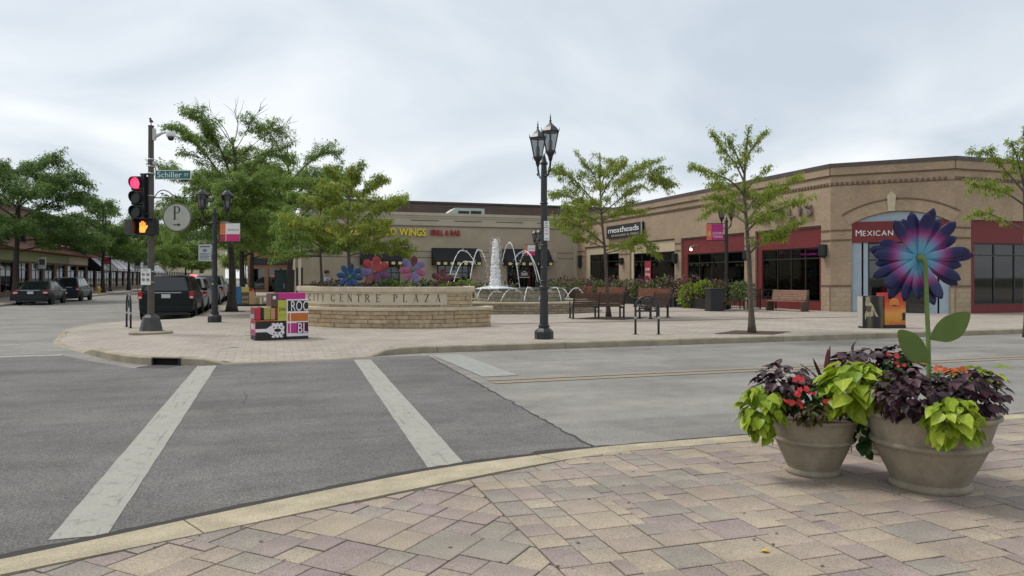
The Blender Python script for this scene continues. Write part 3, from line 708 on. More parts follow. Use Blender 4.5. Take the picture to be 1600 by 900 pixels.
def ring(r0, r1, y, x_lo, x_hi, m=30):
    mb = MB(); th = math.asin(min(1, hw / Rr)) * 1.06
    for i in range(m):
        a, b = -th + 2 * th * i / m, -th + 2 * th * (i + 1) / m; zc = zap - Rr
        P = [(cxm + (Rr + r) * math.sin(q), zc + (Rr + r) * math.cos(q)) for r, q in ((r0, a), (r0, b), (r1, b), (r1, a))]
        mb.prism(P, -y, 0)
    return mb
child(bb, ring(.02, .50, .035, 0, 0), 'arch_ring', M['brick'], fb); child(bb, ring(.51, .58, .05, 0, 0), 'arch_course', M['brick_dark'], fb)
zk0, zk1 = Z(1393, 330, fb), Z(1393, 299, fb); xk = X(1393, fb)
child(bb, MB().prism([(xk - .13, zk0), (xk + .13, zk0), (xk + .17, zk1 - .18), (xk, zk1), (xk - .17, zk1 - .18)], -.11, 0), 'keystone', M['limestone'], fb, bevel=.01)
zr0, zr1 = Z(1400, 378, fb), Z(1400, 345, fb)
child(bb, MB().prism([(xl + (xr - xl) * i / 20, arch_z(xl + (xr - xl) * i / 20) - .01) for i in range(21)] + [(xr, zr1 + .005), (xl, zr1 + .005)], .12, .2), 'arch_panel', M['blue_panel'], fb)
child(bb, MB().b2(xl + .004, xr - .004, .04, .2, zr0, zr1), 'sign_panel', M['red_panel'], fb)
xs0 = X(1337, fb); sgn = bpy.data.objects.new('entrance_lettering', None); sgn['label'] = 'white capital lettering on the red panel over the entrance'
attach(sgn, bb, fb); zl0, zl1 = Z(1340, 369, fb), Z(1340, 359.5, fb)
letters(sgn, 'MEXICAN GRILL', xs0, xs0 + (X(1382, fb) - xs0) * 2.15, zl0, zl1, .035, M['white'], .012, small=.84)
for a, b in ((xl + .004, X(1346, fb)), (X(1349, fb), X(1356, fb)), (X(1452, fb), X(1465, fb)), (X(1468, fb), xr - .004)):
    child(bb, MB().b2(a, b, .10, .22, 0, zr0), 'door_jamb', M['blue_panel'], fb)
window(bb, fb, X(1356, fb), X(1452, fb), .12, zr0 - .005, .16, (.33, .66), (.75,))
child(bb, MB().b2(xl, xr, .1, .25, .0, .12), 'door_sill', M['dark_frame'], fb)
# right-hand facade
xh0 = fc.hit(1517, 400)[0]; hc = [(xh0, xh0 + 4.2, 0, Z(1517, 343, fc)), (xh0 + 5.6, xh0 + 9.8, 0, Z(1517, 343, fc)), (xh0 + 11.2, xh0 + 15.4, 0, Z(1517, 343, fc))]
child(bb, wall_mesh(LC, HB, hc, .3), 'wall', M['brick'], fc)
sg = []; last = 0
for h in hc:
    sg.append((last + .02, h[0] - .03)); last = h[1] + .03; zw = Z(1517, 379, fc)
    child(bb, MB().b2(h[0] + .004, h[1] - .004, .1, .22, zw, h[3] - .004).b2(h[0] + .004, h[0] + .3, .1, .22, 0, zw).b2(h[1] - .3, h[1] - .004, .1, .22, 0, zw).b2(h[0] + .3, h[1] - .3, .1, .22, 0, .5), 'window_surround', M['red_panel'], fc)
    window(bb, fc, h[0] + .3, h[1] - .3, .5, zw, .14, (.33, .66), (.8,))
sg.append((last, LC)); trims(fc, LC, sg)
# roof, rooftop box and dark rooms behind the glass
mb = MB().slab([(24.25, 56), (24.25, 27.3), (27.5, 24.05), (67, 24.05), (67, 56)], HB - .5, HB - .4); o = mb.obj('roof', M['coping'], bb, loc=(-24, -27.2, 0))
mb = MB().slab([(31.5, 33), (34.5, 33), (34.5, 36.5), (31.5, 36.5)], HB - .4, HB + 1.35); mb.obj('rooftop_unit', flat('rooftop_grey', (.36, .38, .38), .6), bb, loc=(-24, -27.2, 0))
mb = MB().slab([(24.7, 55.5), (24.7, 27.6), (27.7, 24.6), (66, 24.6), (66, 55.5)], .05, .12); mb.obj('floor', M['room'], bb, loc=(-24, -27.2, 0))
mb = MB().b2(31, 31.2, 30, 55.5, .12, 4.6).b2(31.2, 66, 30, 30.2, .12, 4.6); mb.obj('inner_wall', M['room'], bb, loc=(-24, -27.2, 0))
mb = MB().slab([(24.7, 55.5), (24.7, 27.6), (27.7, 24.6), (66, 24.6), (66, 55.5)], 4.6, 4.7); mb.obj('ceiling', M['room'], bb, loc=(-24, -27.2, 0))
for k in range(13):
    o = MB().lathe([(.03, .12), (.16, 0), (.15, -.02), (.02, -.02)], 10).obj('pendant_light', M['pendant'], bb, loc=(1.5 + 1.3 * (k % 2), 1.2 + 2.0 * k, 2.75 + .12 * (k % 3)))
for k in range(8):
    x, y = 1.9 + (k % 2) * 1.8, 1.5 + 1.6 * k
    MB().b2(-.4, .4, -.4, .4, .68, .74).tube([(0, 0, .0), (0, 0, .68)], .04, 6).obj('dining_table', flat('table_top%d' % k, (.30, .24, .18), .5), bb, loc=(x, y, .12))
# wall lanterns of the brick building
for px, py0, py1, fr in ((908, 399, 417, fa), (973, 403, 412, fa), (1057, 396, 410, fa), (1169, 391, 405, fa), (1289, 382, 400, fa)):
    xx = fr.hit(px, 400)[0]; za, zb = fr.hit(px, py1)[1], fr.hit(px, py0)[1]
    child(bb, MB().b2(xx - .16, xx + .16, -.26, -.002, za, zb).b2(xx - .1, xx + .1, -.2, -.05, za - .08, za), 'wall_light', M['black_metal'], fr, bevel=.02)
xx, zz = fa.hit(1089, 391)
child(bb, MB().tube([(xx + .1, .1, zz + .28), (xx + .05, -.2, zz + .3), (xx, -.4, zz + .2)], .02, 6).lathe([(.03, .14), (.12, 0)], 10, (xx, -.4, zz + .07)), 'spot_bracket', M['steel'], fa)
child(bb, MB().ball((xx, -.4, zz + .04), .075), 'lit_bulb', M['warm_lamp'], fa)
# shop sign board and raised lettering
a0, zA = fa.hit(951, 371); a1, zB = fa.hit(1007, 346)
zA = fa.hit(1007, 367)[1]
sb = child(bb, MB().b2(a0, a1, -.18, -.03, zA, zB), 'sign_board', flat('black_sign_board', (.02, .02, .022)), fa)
sb['label'] = 'black shop sign board with white lower-case lettering'
MB().b2(a1 - .12, a1 + .03, -.22, -.19, zA - .05, zB + .05).obj('sign_edge', M['steel'], sb)
letters(sb, 'meatheads', a0 + .35, a1 - .45, zA + .42 * (zB - zA), zB - .3 * (zB - zA) + .12, -.19, M['white'], .02, gap=.05)
word(sb, 'BURGERS & FRIES', a0 + .9, a1 - .5, zA + .1 * (zB - zA), zA + .26 * (zB - zA), -.19, flat('sign_small_print', (.42, .38, .36)), thick=.01)
ra = fa.hit(1186, 345)[0]; rb = fa.hit(1271, 345)[0]; zra, zrb = Z(1230, 341), Z(1230, 325)
rl = bpy.data.objects.new('raised_lettering', None); rl['label'] = 'weathered brown metal letters on tan brick, half behind the tree'; attach(rl, bb, fa)
letters(rl, 'COLIS', ra, rb, zra, zrb, -.1, flat('bronze_letter', (.20, .155, .14), .5), .06, gap=.2)
hs = child(bb, MB().b2(X(1005), X(1005) + .85, .105, .125, .9, 2.75), 'hiring_sign', flat('hiring_red', (.30, .035, .05)), fa)
for w_, za, zb in (('now', 2.12, 2.3), ('hiring', 1.72, 2.0)): word(hs, w_, X(1005) + .12, X(1005) + .73, za, zb, .1, M['white'], thick=.004)
child(hs, MB().b2(X(1005) + .2, X(1005) + .65, .098, .104, 1.35, 1.5), 'print', flat('hiring_pink', (.6, .25, .25)), fa)
# ================================================================ beige restaurant at the back
bw = thing('beige_restaurant_building', 'long beige stucco restaurant with black awnings behind the fountain', 'building', (2.3, 56, 0))
fw = Facade((2.3, 56), (1, 0)); LW = 21.75; HW_ = fw.hit(740, 339)[1]
XW = lambda px: fw.hit(px, 400)[0]
ZW = lambda py: fw.hit(740, py)[1]
aw = [(562, 636), (674, 747), (784, 857)]; wh = []
for a, b in aw: wh.append((XW(a) + .45, XW(b) - .55, 0, ZW(412)))
child(bw, wall_mesh(LW, HW_, wh, .3), 'wall', M['stucco'], fw)
child(bw, MB().b2(-.1, LW, -.16, .3, HW_ - .0, HW_ + .22).b2(-.06, LW, -.1, 0, HW_ - .16, HW_), 'cornice', M['stucco_light'], fw)
child(bw, MB().b2(0, LW, -.05, 0, ZW(354), HW_ - .16), 'upper_band', M['stucco_light'], fw)
for z in (ZW(394), ZW(403)): child(bw, MB().b2(0, LW, -.012, 0, z - .03, z + .03), 'reveal_line', M['groove'], fw)
child(bw, MB().b2(0, LW, -.065, 0, ZW(354) - .07, ZW(354)), 'reveal_line', M['groove'], fw)
for q in range(6): child(bw, MB().b2(1.2 + q * 3.4, 3.4 + q * 3.4, -.07, -.05, ZW(347), ZW(346) + .02), 'inset_line', M['groove'], fw)
for (a, b), h in zip(aw, wh):
    window(bw, fw, h[0] + .003, h[1] - .003, .0, h[3] - .003, .12, (.25, .5, .75), (.74,), .06)
    xa_, xb_ = XW(a), XW(b); zt, zb_ = ZW(388), ZW(413)
    an = child(bw, MB().add([(xa_, -.005, zt), (xb_, -.005, zt), (xb_, -1.1, zb_ + .25), (xa_, -1.1, zb_ + .25), (xa_, -1.1, zb_ - .1), (xb_, -1.1, zb_ - .1), (xa_, -.005, zb_ - .1), (xb_, -.005, zb_ - .1)],
                       [(0, 3, 2, 1), (3, 4, 5, 2), (0, 6, 4, 3), (1, 2, 5, 7)]), 'awning', M['awning'], fw)
    k = 7
    for i in range(k):
        xm = xa_ + (xb_ - xa_) * (i + .6) / k
        MB().b2(xm - .13, xm + .13, -1.115, -1.103, zb_ - .06, zb_ + .14).obj('valance_square', M['yellow'], an)
for h in wh[1:]:                                 # white emblem printed on the dark glass
    cx, cz = (h[0] + h[1]) / 2, 1.65 + (434 - 428) / F * 59
    mb = MB().prism([(cx + .34 * x, cz + .3 * z) for x, z in ((-1, .1), (-.5, .55), (0, .9), (.5, .55), (1, .1), (.8, 0), (.45, .35), (0, .6), (-.45, .35), (-.8, 0))], .10, .115).prism([(cx - .3, cz - .12), (cx + .3, cz - .12), (cx + .16, cz + .1), (cx - .16, cz + .08)], .10, .115)
    child(bw, mb, 'emblem', M['white'], fw); child(bw, MB().b2(cx - .45, cx + .45, .10, .115, cz - .3, cz - .24), 'emblem_line', M['white'], fw)
BOLD[0] = .028
wsign = bpy.data.objects.new('yellow_lettering', None); attach(wsign, bw, fw)
letters(wsign, 'WILD WINGS', XW(585), XW(665), ZW(370), ZW(359), -.12, M['sign_yellow'], .07, gap=.06)
letters(wsign, 'BUFFALO', XW(509), XW(573), ZW(370), ZW(359), -.12, M['sign_yellow'], .07, gap=.06)
rsign = bpy.data.objects.new('red_lettering', None); attach(rsign, bw, fw)
letters(rsign, 'GRILL & BAR', XW(672), XW(719), ZW(368.5), ZW(360.5), -.1, M['sign_red'], .06, gap=.06)
BOLD[0] = 0.0
xp, zp = XW(864), ZW(400)
child(bw, MB().b2(xp - .34, xp + .34, -.05, -.002, zp - .32, zp + .32), 'wall_plaque', M['stucco_light'], fw, bevel=.02)
child(bw, MB().b2(LW - .35, LW, -.12, 0, 0, HW_ - .2), 'pilaster', M['stucco_light'], fw)
child(bw, MB().b2(0, .3, .302, 18, 0, HW_), 'side_wall', M['stucco'], fw)
mb = MB().b2(.2, LW, .3, 9, HW_ - .4, HW_ - .3); child(bw, mb, 'roof', M['coping'], fw)
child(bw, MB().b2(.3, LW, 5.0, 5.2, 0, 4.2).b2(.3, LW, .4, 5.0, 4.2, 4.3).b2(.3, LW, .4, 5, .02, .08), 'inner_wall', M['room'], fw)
fr2 = Facade((3.0, 64), (1, 0)); zt2 = fr2.hit(700, 316.5)[1]; zb2 = HW_ - .4
mb = MB().add([(0, 0, zb2), (36, 0, zb2), (36, .9, zt2), (0, .9, zt2), (0, 14, zb2), (36, 14, zb2), (36, 14, zt2), (0, 14, zt2)], [(0, 1, 2, 3), (3, 2, 6, 7), (0, 3, 7, 4), (1, 5, 6, 2), (5, 4, 7, 6)])
child(bw, mb, 'upper_roof', M['roof_brown'], fr2); child(bw, MB().b2(-.1, 36.1, .8, 1.2, zt2 - .02, zt2 + .14), 'ridge_cap', M['coping'], fr2)
fr3 = Facade((2.3, 59), (1, 0)); s0, z0_ = fr3.hit(694, 338); s1, z1_ = fr3.hit(757, 326); s05 = fr3.hit(712, 326)[0]
child(bw, MB().prism([(s0, HW_ - .35), (s1, HW_ - .35), (s1, z1_), (s05, z1_), (s0, z0_ + .05)], 0, 2), 'skylight_box', flat('pale_skylight', (.50, .56, .50), .6), fr3)
for a, b in ((716, 733), (735.5, 752)):
    child(bw, MB().b2(fr3.hit(a, 330)[0], fr3.hit(b, 330)[0], -.03, -.005, fr3.hit(a, 337)[1], fr3.hit(a, 329.5)[1]), 'skylight_pane', M['dark_frame'], fr3)
# ================================================================ far buildings along the side street
def left_shop(name, label, v0, v1, h, wallm, storeys=1, awnm=None, fasc=None, col=None, u=-19.5):
    fr = Facade((u, v0), (0, 1)); fr.n_in = Vector((-1, 0)); L = v1 - v0
    b = thing(name, label, 'building', (u, v0, 0)); hl = []; n = max(1, int(round(L / 4.2))); p = L / n
    for i in range(n): hl.append((i * p + .4, (i + 1) * p - .4, .45, 2.95))
    for s_ in range(1, storeys):
        for i in range(n): hl.append((i * p + 1.2, (i + 1) * p - 1.2, 3.3 * s_ + 1.3, 3.3 * s_ + 3.1))
    # local x along +v, local -y must look towards +u: rotation of +90 degrees does that
    child(b, wall_mesh(L, h, hl, .25), 'wall', wallm, fr)
    for i, hh in enumerate(hl): window(b, fr, hh[0] + .002, hh[1] - .002, hh[2], hh[3] - .002, .1, (.5,), (.75,) if hh[2] < 1 else (.5,), .08)
    child(b, MB().b2(-.1, L + .1, -.2, .3, h - .02, h + .2), 'cornice', M['coping'], fr)
    child(b, MB().b2(0, L, .3, 12, h - .3, h - .2).b2(0, .25, .26, 12, 0, h - .3).b2(L - .25, L, .26, 12, 0, h - .3), 'roof', M['coping'], fr)
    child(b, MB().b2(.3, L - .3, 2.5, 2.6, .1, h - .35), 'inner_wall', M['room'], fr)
    if fasc: child(b, MB().b2(.1, L - .1, -.12, -.002, 3.05, 3.85), 'fascia', fasc, fr)
    if awnm:
        for i in range(n):
            x0, x1 = i * p + .25, (i + 1) * p - .25
            child(b, MB().add([(x0, -.13, 4.1), (x1, -.13, 4.1), (x1, -1.5, 2.8), (x0, -1.5, 2.8), (x1, -1.5, 2.5), (x0, -1.5, 2.5)], [(0, 3, 2, 1), (3, 5, 4, 2)]), 'awning', awnm, fr)
            child(b, MB().add([(x0, -.13, 4.1), (x0, -1.5, 2.8), (x0, -1.5, 2.5), (x0, -.13, 2.5), (x1, -.13, 4.1), (x1, -1.5, 2.8), (x1, -1.5, 2.5), (x1, -.13, 2.5)], [(0, 1, 2, 3), (7, 6, 5, 4)]), 'awning_side', M['awning'], fr)
    return b, fr, L
m_old = brickmat('dark_red_brick', (.20, .10, .07), (.16, .085, .06), (.17, .13, .10), .2, .075, .008)
m_cream = pmat('cream_render', (.50, .44, .30), .85, .12, 1.0)
b1, f1, L1 = left_shop('corner_shop_building', 'two-storey red brick shop with projecting eaves at the left edge', 58, 86, 7.4, m_old, 2, None, flat('green_fascia', (.20, .24, .08)))
child(b1, MB().b2(0, L1, -1.4, -.13, 3.9, 4.15).prism([(0, 4.15), (L1, 4.15), (L1, 4.3), (0, 4.3)], -1.2, -.13), 'eaves', flat('red_brown_eaves', (.22, .08, .055)), f1)
ng = child(b1, MB().b2(18.0, 25.0, -1.0, -.8, 4.4, 6.3), 'sign_cabinet', M['black_metal'], f1)
MB().b2(18.4, 21.8, -1.03, -1.003, 5.35, 5.7).b2(19.2, 24.6, -1.03, -1.003, 4.62, 4.8).obj('neon_strip', emit('pink_neon', (1.0, .12, .55), 1.0), ng)
b2_, f2_, L2_ = left_shop('cream_shop_building', 'narrow shop with cream front and white columns beside black awnings', 86.2, 95, 7.2, m_old, 1, None, m_cream)
child(b2_, MB().b2(0, L2_, -1.3, -.13, 3.9, 4.12), 'eaves', flat('red_tile_eaves', (.25, .07, .05)), f2_)
for k in range(6): child(b2_, MB().b2(.5 + k * 1.5, .8 + k * 1.5, -.5, -.2, 4.12, 6.6), 'white_column', M['white'], f2_)
left_shop('awning_shop_building', 'low dark shop row with black and grey sloping awnings', 95.2, 118, 5.0, m_old, 1, flat('grey_awning', (.42, .42, .44), .8), None)
left_shop('far_awning_shop_building', 'farther brick shop row with pale awnings behind street trees', 118.2, 150, 5.6, brickmat('tan_brick_far', (.33, .25, .17), (.28, .21, .15), (.25, .2, .15), .2, .075), 1, flat('pale_awning', (.52, .52, .52), .8), None)
left_shop('far_street_building', 'plain two-storey tan building far down the side street', 150.2, 215, 8.5, m_cream, 2)
# tan building with a hipped grey roof closing the view
hb = thing('hip_roof_building', 'tan building with grey hipped roof closing the far street', 'building', (*PD(283, 230), 0), -YAW)
zz = ZD(374, 230)
wl = wall_mesh(9, zz, [(-8 + i * 3.4, -6.6 + i * 3.4, z, z + 2) for i in range(5) for z in (3, 7, 10.5)], .3, -9); wl.obj('wall', m_cream, hb)
for i in range(5):
    for z in (3, 7, 10.5): MB().b2(-8 + i * 3.4, -6.6 + i * 3.4, .2, .25, z, z + 2).obj('window', M['dark_frame'], hb)
MB().b2(-9, -8.9, .31, 12, 0, zz).b2(8.9, 9, .31, 12, 0, zz).obj('side_wall', m_cream, hb)
MB().add([(-9.5, -.5, zz), (9.5, -.5, zz), (9.5, 12.5, zz), (-9.5, 12.5, zz), (-1.4, 6, zz + 3), (1.4, 6, zz + 3)], [(0, 1, 5, 4), (1, 2, 5), (2, 3, 4, 5), (3, 0, 4), (3, 2, 1, 0)]).obj('roof', flat('grey_shingle', (.16, .16, .17), .9), hb)
hc2 = thing('orange_brick_building', 'orange brick shop at the end of the shaded pavement', 'building', (*PD(440, 78), 0), -YAW)
wl = wall_mesh(1.6, 4.6, [(-3, -1.8, .4, 2.6), (-1.4, .6, .0, 2.6)], .25, -3.6); wl.obj('wall', brickmat('orange_brick', (.36, .17, .09), (.30, .14, .08), (.28, .2, .14), .2, .075), hc2)
MB().b2(-3, -1.8, .12, .16, .4, 2.6).b2(-1.4, .6, .12, .16, 0, 2.6).obj('window', M['glass'], hc2)
MB().b2(-3.6, 1.6, .26, 8, 4.3, 4.5).b2(-3.6, -3.4, .26, 8, 0, 4.3).b2(-3.4, 1.6, 2, 2.1, 0, 4.3).obj('roof', M['coping'], hc2)
MB().b2(-3.3, 1.3, -.1, -.003, 3.0, 3.7).obj('sign_band', flat('black_sign_band', (.03, .03, .03)), hc2)
# ================================================================ trees
def catmull(P, n):
    P = [Vector(p) for p in P]; Q = [P[0] * 2 - P[1]] + P + [P[-1] * 2 - P[-2]]; out = []
    for i in range(1, len(Q) - 2):
        a, b, c, d = Q[i - 1:i + 3]
        for k in range(n):
            t = k / n; out.append(.5 * ((2 * b) + (c - a) * t + (2 * a - 5 * b + 4 * c - d) * t * t + (3 * b - a - 3 * c + d) * t ** 3))
    return out + [P[-1]]
def build_tree(name, label, base, trunk, limbs, r0, leaf, bark, seed, leaf_len=.15, dens=1.0, twig=.55, bare=0.0, group=None, dead=None, droop=.35, scale_sub=1.0):
    """trunk and limbs are point lists in metres relative to base; every limb carries side twigs hung with compound leaves"""
    rg = np.random.default_rng(seed); rr = random.Random(seed)
    t = thing(name, label, 'tree', base, 0, group); wood = MB(); limb_mb = MB()
    tp = catmull(trunk, 5); n = len(tp)
    rad = [r0 * (1 - .8 * (i / (n - 1)) ** .8) for i in range(n)]; rad[0] = r0 * 1.5; rad[1] = r0 * 1.15
    wood.tube(tp, rad, 10)
    A, D = [], []                                   # leaf anchors and directions
    def leaves_along(pts, k, spread):
        for _ in range(k):
            x = rr.random() ** .8 * (len(pts) - 1); i = min(int(x), len(pts) - 2); p = pts[i].lerp(pts[i + 1], x - i); d = (pts[i + 1] - pts[i]).normalized()
            s = Vector((-d.y, d.x, 0)); s = s.normalized() if s.length > .01 else Vector((1, 0, 0)); s *= rr.choice((-1, 1))
            A.append(p + Vector((rr.gauss(0, spread), rr.gauss(0, spread), rr.gauss(-spread * .3, spread * 1.1)))); D.append(s * rr.uniform(.5, 1) + d * rr.uniform(0, .7) + Vector((rr.gauss(0, .3), rr.gauss(0, .3), -droop + rr.gauss(0, .25))))
    def twigs(pts, L, start, cnt, depth_, r):
        for q in range(cnt):
            x = start + (1 - start) * (q + rr.random()) / cnt; f = x * (len(pts) - 1); i = min(int(f), len(pts) - 2); p = pts[i].lerp(pts[i + 1], f - i); d = (pts[i + 1] - pts[i]).normalized()
            s = Vector((-d.y, d.x, 0)); s = s.normalized() if s.length > .05 else Vector((rr.gauss(0, 1), rr.gauss(0, 1), 0)).normalized()
            s *= 1 if q % 2 else -1
            l = L * rr.uniform(.5, 1.1) * (1.15 - .6 * x)
            dirv = (s * rr.uniform(.6, 1) + d * rr.uniform(.35, .9) + Vector((0, 0, rr.uniform(-.25, .75)))).normalized()
            e = p + dirv * l + Vector((0, 0, -.10 * l)); m = p.lerp(e, .5) + Vector((0, 0, .07 * l))
            tw = catmull([p, m, e], 3); limb_mb.tube(tw, [r * .5, r * .4, r * .35, r * .3, r * .25, r * .2, r * .15], 4, False)
            if bare and rr.random() < bare: continue
            leaves_along(tw, int(26 * l * dens / leaf_len * .13) + 2, leaf_len * .5)
            if depth_ > 0 and l > .45: twigs(tw, l * .55, .25, max(2, int(l / .22)), depth_ - 1, r * .5)
    for li in limbs:
        pts, lr = li[0], li[1]; lp = catmull(pts, 5); m = len(lp)
        limb_mb.tube(lp, [lr * (1 - .85 * i / (m - 1)) for i in range(m)], 6, False)
        L = sum((b - a).length for a, b in zip(lp, lp[1:]))
        twigs(lp, twig * min(1.6, .45 + L * .28) * scale_sub, .22, max(4, int(L / .17)), 1, lr * .5)
        leaves_along(lp[m // 3:], int(16 * L * dens), leaf_len * .25)
    top = tp[int(n * .72):]
    twigs(top, twig * .7, .0, 9, 1, r0 * .25); leaves_along(top, int(30 * dens), leaf_len * .3)
    wood.obj('trunk', bark, t, smooth=True); limb_mb.obj('branches', bark, t, smooth=True)
    if dead:
        db = MB()
        for pts in dead:
            lp = catmull(pts, 5); db.tube(lp, [.022 * (1 - .8 * i / (len(lp) - 1)) for i in range(len(lp))], 4, False)
            for q in range(9):
                i = rr.randrange(len(lp) // 3, len(lp) - 1); d = (lp[i + 1] - lp[i]).normalized(); e = lp[i] + (d + Vector((rr.gauss(0, .55), rr.gauss(0, .4), rr.uniform(-.1, .6)))).normalized() * rr.uniform(.3, .9)
                db.tube([lp[i], lp[i].lerp(e, .5) + Vector((rr.gauss(0, .04), 0, .03)), e], [.011, .008, .004], 3, False)
        db.obj('bare_branches', bark, t, smooth=True)
    A = np.array([tuple(a) for a in A]); D = np.array([tuple(d) for d in D]); k = len(A)
    D /= np.linalg.norm(D, axis=1)[:, None]; ln = leaf_len * rg.uniform(.6, 1.25, k)[:, None]; wd = ln * rg.uniform(.26, .42, k)[:, None]
    side = np.cross(D, np.tile([0, 0, 1.0], (k, 1)) + rg.normal(0, .45, (k, 3))); side /= np.linalg.norm(side, axis=1)[:, None] + 1e-6
    mid = A + D * ln * .5 + np.array([0, 0, .012]); tip = A + D * ln - np.array([0, 0, .25]) * ln
    V = np.stack([A, mid + side * wd * .5, tip, mid - side * wd * .5], 1)
    quads('crown', V, leaf, t); return t
def pxtree(base_px, base_z, d, pts_px):
    """pixel polyline -> metres relative to the base, in the camera-facing plane at depth d (+ own depth offset)"""
    bu, bv = PD(base_px, d); out = []
    for q in pts_px:
        x, y = q[0], q[1]; dd = d + (q[2] if len(q) > 2 else 0); u, v = PD(x, dd); out.append((u - bu, v - bv, ZD(y, dd) - base_z))
    return out
def locust(name, label, px, d, base_z, trunk, limbs, r0, leaf, bark, seed, lr=.03, **k):
    u, v = PD(px, d); rr = random.Random(seed + 5); L = []
    for pts in limbs: L.append((pxtree(px, base_z, d, pts), lr * rr.uniform(.8, 1.2)))
    T = pxtree(px, base_z, d, trunk)
    return build_tree(name, label, (u, v, base_z), T, L, r0, leaf, bark, seed, **k)
# --- young locust by the kerb, right
d = F * (CH - PZ) / (521 - HZ); TR = [(1175, 521), (1172, 440), (1168, 370), (1163, 300), (1165, 245), (1170, 198)]
LM = [[(1163, 305), (1140, 282, -.5), (1105, 268, -.9), (1079, 258, -1.0)], [(1163, 285), (1148, 255, .4), (1126, 228, .6), (1113, 207, .7)], [(1162, 270), (1150, 240, -.6), (1138, 215, -.8)],
      [(1164, 250), (1180, 225, .4), (1196, 205, .6)], [(1164, 300), (1180, 280, -.5), (1200, 262, -.8)], [(1168, 345), (1190, 318, .5), (1222, 292, .8), (1250, 272, .9)],
      [(1168, 350), (1195, 335, -.7), (1232, 322, -1.1), (1260, 310, -1.2)], [(1172, 395), (1195, 372, .4), (1225, 356, .7), (1256, 346, .8)], [(1168, 350), (1145, 335, .5), (1118, 325, .8), (1096, 342, .9)],
      [(1166, 335), (1140, 315, -.8), (1112, 308, -1.2)], [(1164, 320), (1142, 296, .9), (1110, 290, 1.2)], [(1168, 360), (1185, 345, -1.0), (1205, 338, -1.6)], [(1172, 395), (1188, 380, -.9), (1215, 372, -1.3), (1232, 358, -1.4)], [(1166, 330), (1185, 305, 1.0), (1205, 310, 1.5)]]
locust('locust_tree', 'young bright green locust tree standing by the kerb, right of the bike rack', 1175, d, PZ, TR, LM, .085, M['leaf_y'], M['bark'], 21, leaf_len=.085, dens=4.4, twig=.62, droop=.6)
# --- young locust beside the fountain bench
d = F * (CH - PZ) / (495.5 - HZ); TR = [(951, 495), (948, 440), (945, 390), (940, 340), (938, 290), (937, 238)]
LM = [[(939, 325), (915, 300, -.6), (890, 275, -.9), (864, 266, -1)], [(940, 335), (915, 318, .7), (885, 305, 1.1), (861, 303, 1.3)], [(944, 382), (920, 362, -.6), (890, 348, -1), (862, 352, -1.2)], [(945, 388), (915, 375, .7), (880, 362, 1)],
      [(939, 330), (965, 295, .5), (1000, 270, .9), (1025, 280, 1), (1044, 292, 1)], [(938, 310), (955, 280, -.7), (978, 252, -1)], [(938, 300), (925, 268, .5), (908, 250, .7)], [(940, 335), (970, 310, -.9), (1005, 290, -1.3)],
      [(945, 392), (975, 382, .4), (1002, 378, .6), (1026, 396, .7)], [(945, 396), (968, 390, -.8), (990, 380, -1.2), (1004, 372, -1.4)], [(941, 345), (965, 335, .9), (1000, 330, 1.4)], [(939, 318), (920, 320, -1.2), (896, 330, -1.8)], [(942, 355), (925, 340, 1.2), (905, 335, 1.8)], [(938, 295), (948, 265, .9), (960, 252, 1.2)]]
locust('locust_tree', 'slender locust tree growing beside the long bench and fountain', 951, d, PZ, TR, LM, .085, M['leaf_y'], M['bark'], 22, leaf_len=.10, dens=3.3, twig=.85, droop=.6)
# --- two locusts growing in the round sign planter
TR = [(547, 446), (545, 400), (543, 350), (548, 300), (552, 270)]
LM = [[(543, 375), (565, 345, -.8), (590, 325, -1.2), (622, 318, -1.4)], [(544, 400), (575, 392, .5), (610, 386, .8), (640, 400, .9)], [(543, 345), (560, 310, .6), (580, 292, .8), (597, 286, .9)], [(544, 330), (525, 300, -.7), (500, 288, -1)], [(543, 350), (515, 325, .8), (480, 312, 1.2)],
      [(544, 385), (515, 365, -.9), (480, 352, -1.4), (450, 345, -1.6)], [(545, 395), (520, 380, .6), (495, 372, 1)], [(545, 315), (552, 285, .3), (562, 262, .4)], [(544, 360), (570, 350, 1.1), (600, 350, 1.6)], [(544, 385), (560, 370, -1.3), (585, 362, -2)], [(546, 310), (530, 280, .2), (522, 268, .3)]]
locust('locust_tree', 'bright locust tree in the round planter behind the carved lettering', 547, 25.2, 1.2, TR, LM, .075, M['leaf_y'], M['bark'], 23, leaf_len=.095, dens=4.4, twig=1.0, droop=.5)
TR = [(503, 445), (501, 405), (500, 360), (503, 310), (508, 285)]
LM = [[(501, 400), (480, 385, .5), (455, 378, .8), (432, 390, .9)], [(500, 375), (475, 350, -.7), (450, 342, -1), (432, 352, -1.1)], [(500, 360), (520, 335, .6), (545, 330, 1)], [(501, 340), (480, 315, .6), (462, 308, .9)], [(501, 395), (525, 380, -.8), (550, 385, -1.2)], [(501, 330), (515, 300, -.6), (530, 290, -.9)], [(500, 385), (478, 372, -1.2), (458, 366, -1.8)], [(501, 400), (470, 400, -.4), (440, 404, -.6)]]
locust('locust_tree', 'smaller locust tree at the left end of the round planter', 503, 26.6, 1.2, TR, LM, .055, M['leaf_m'], M['bark'], 24, leaf_len=.095, dens=4.4, twig=1.0, droop=.5)
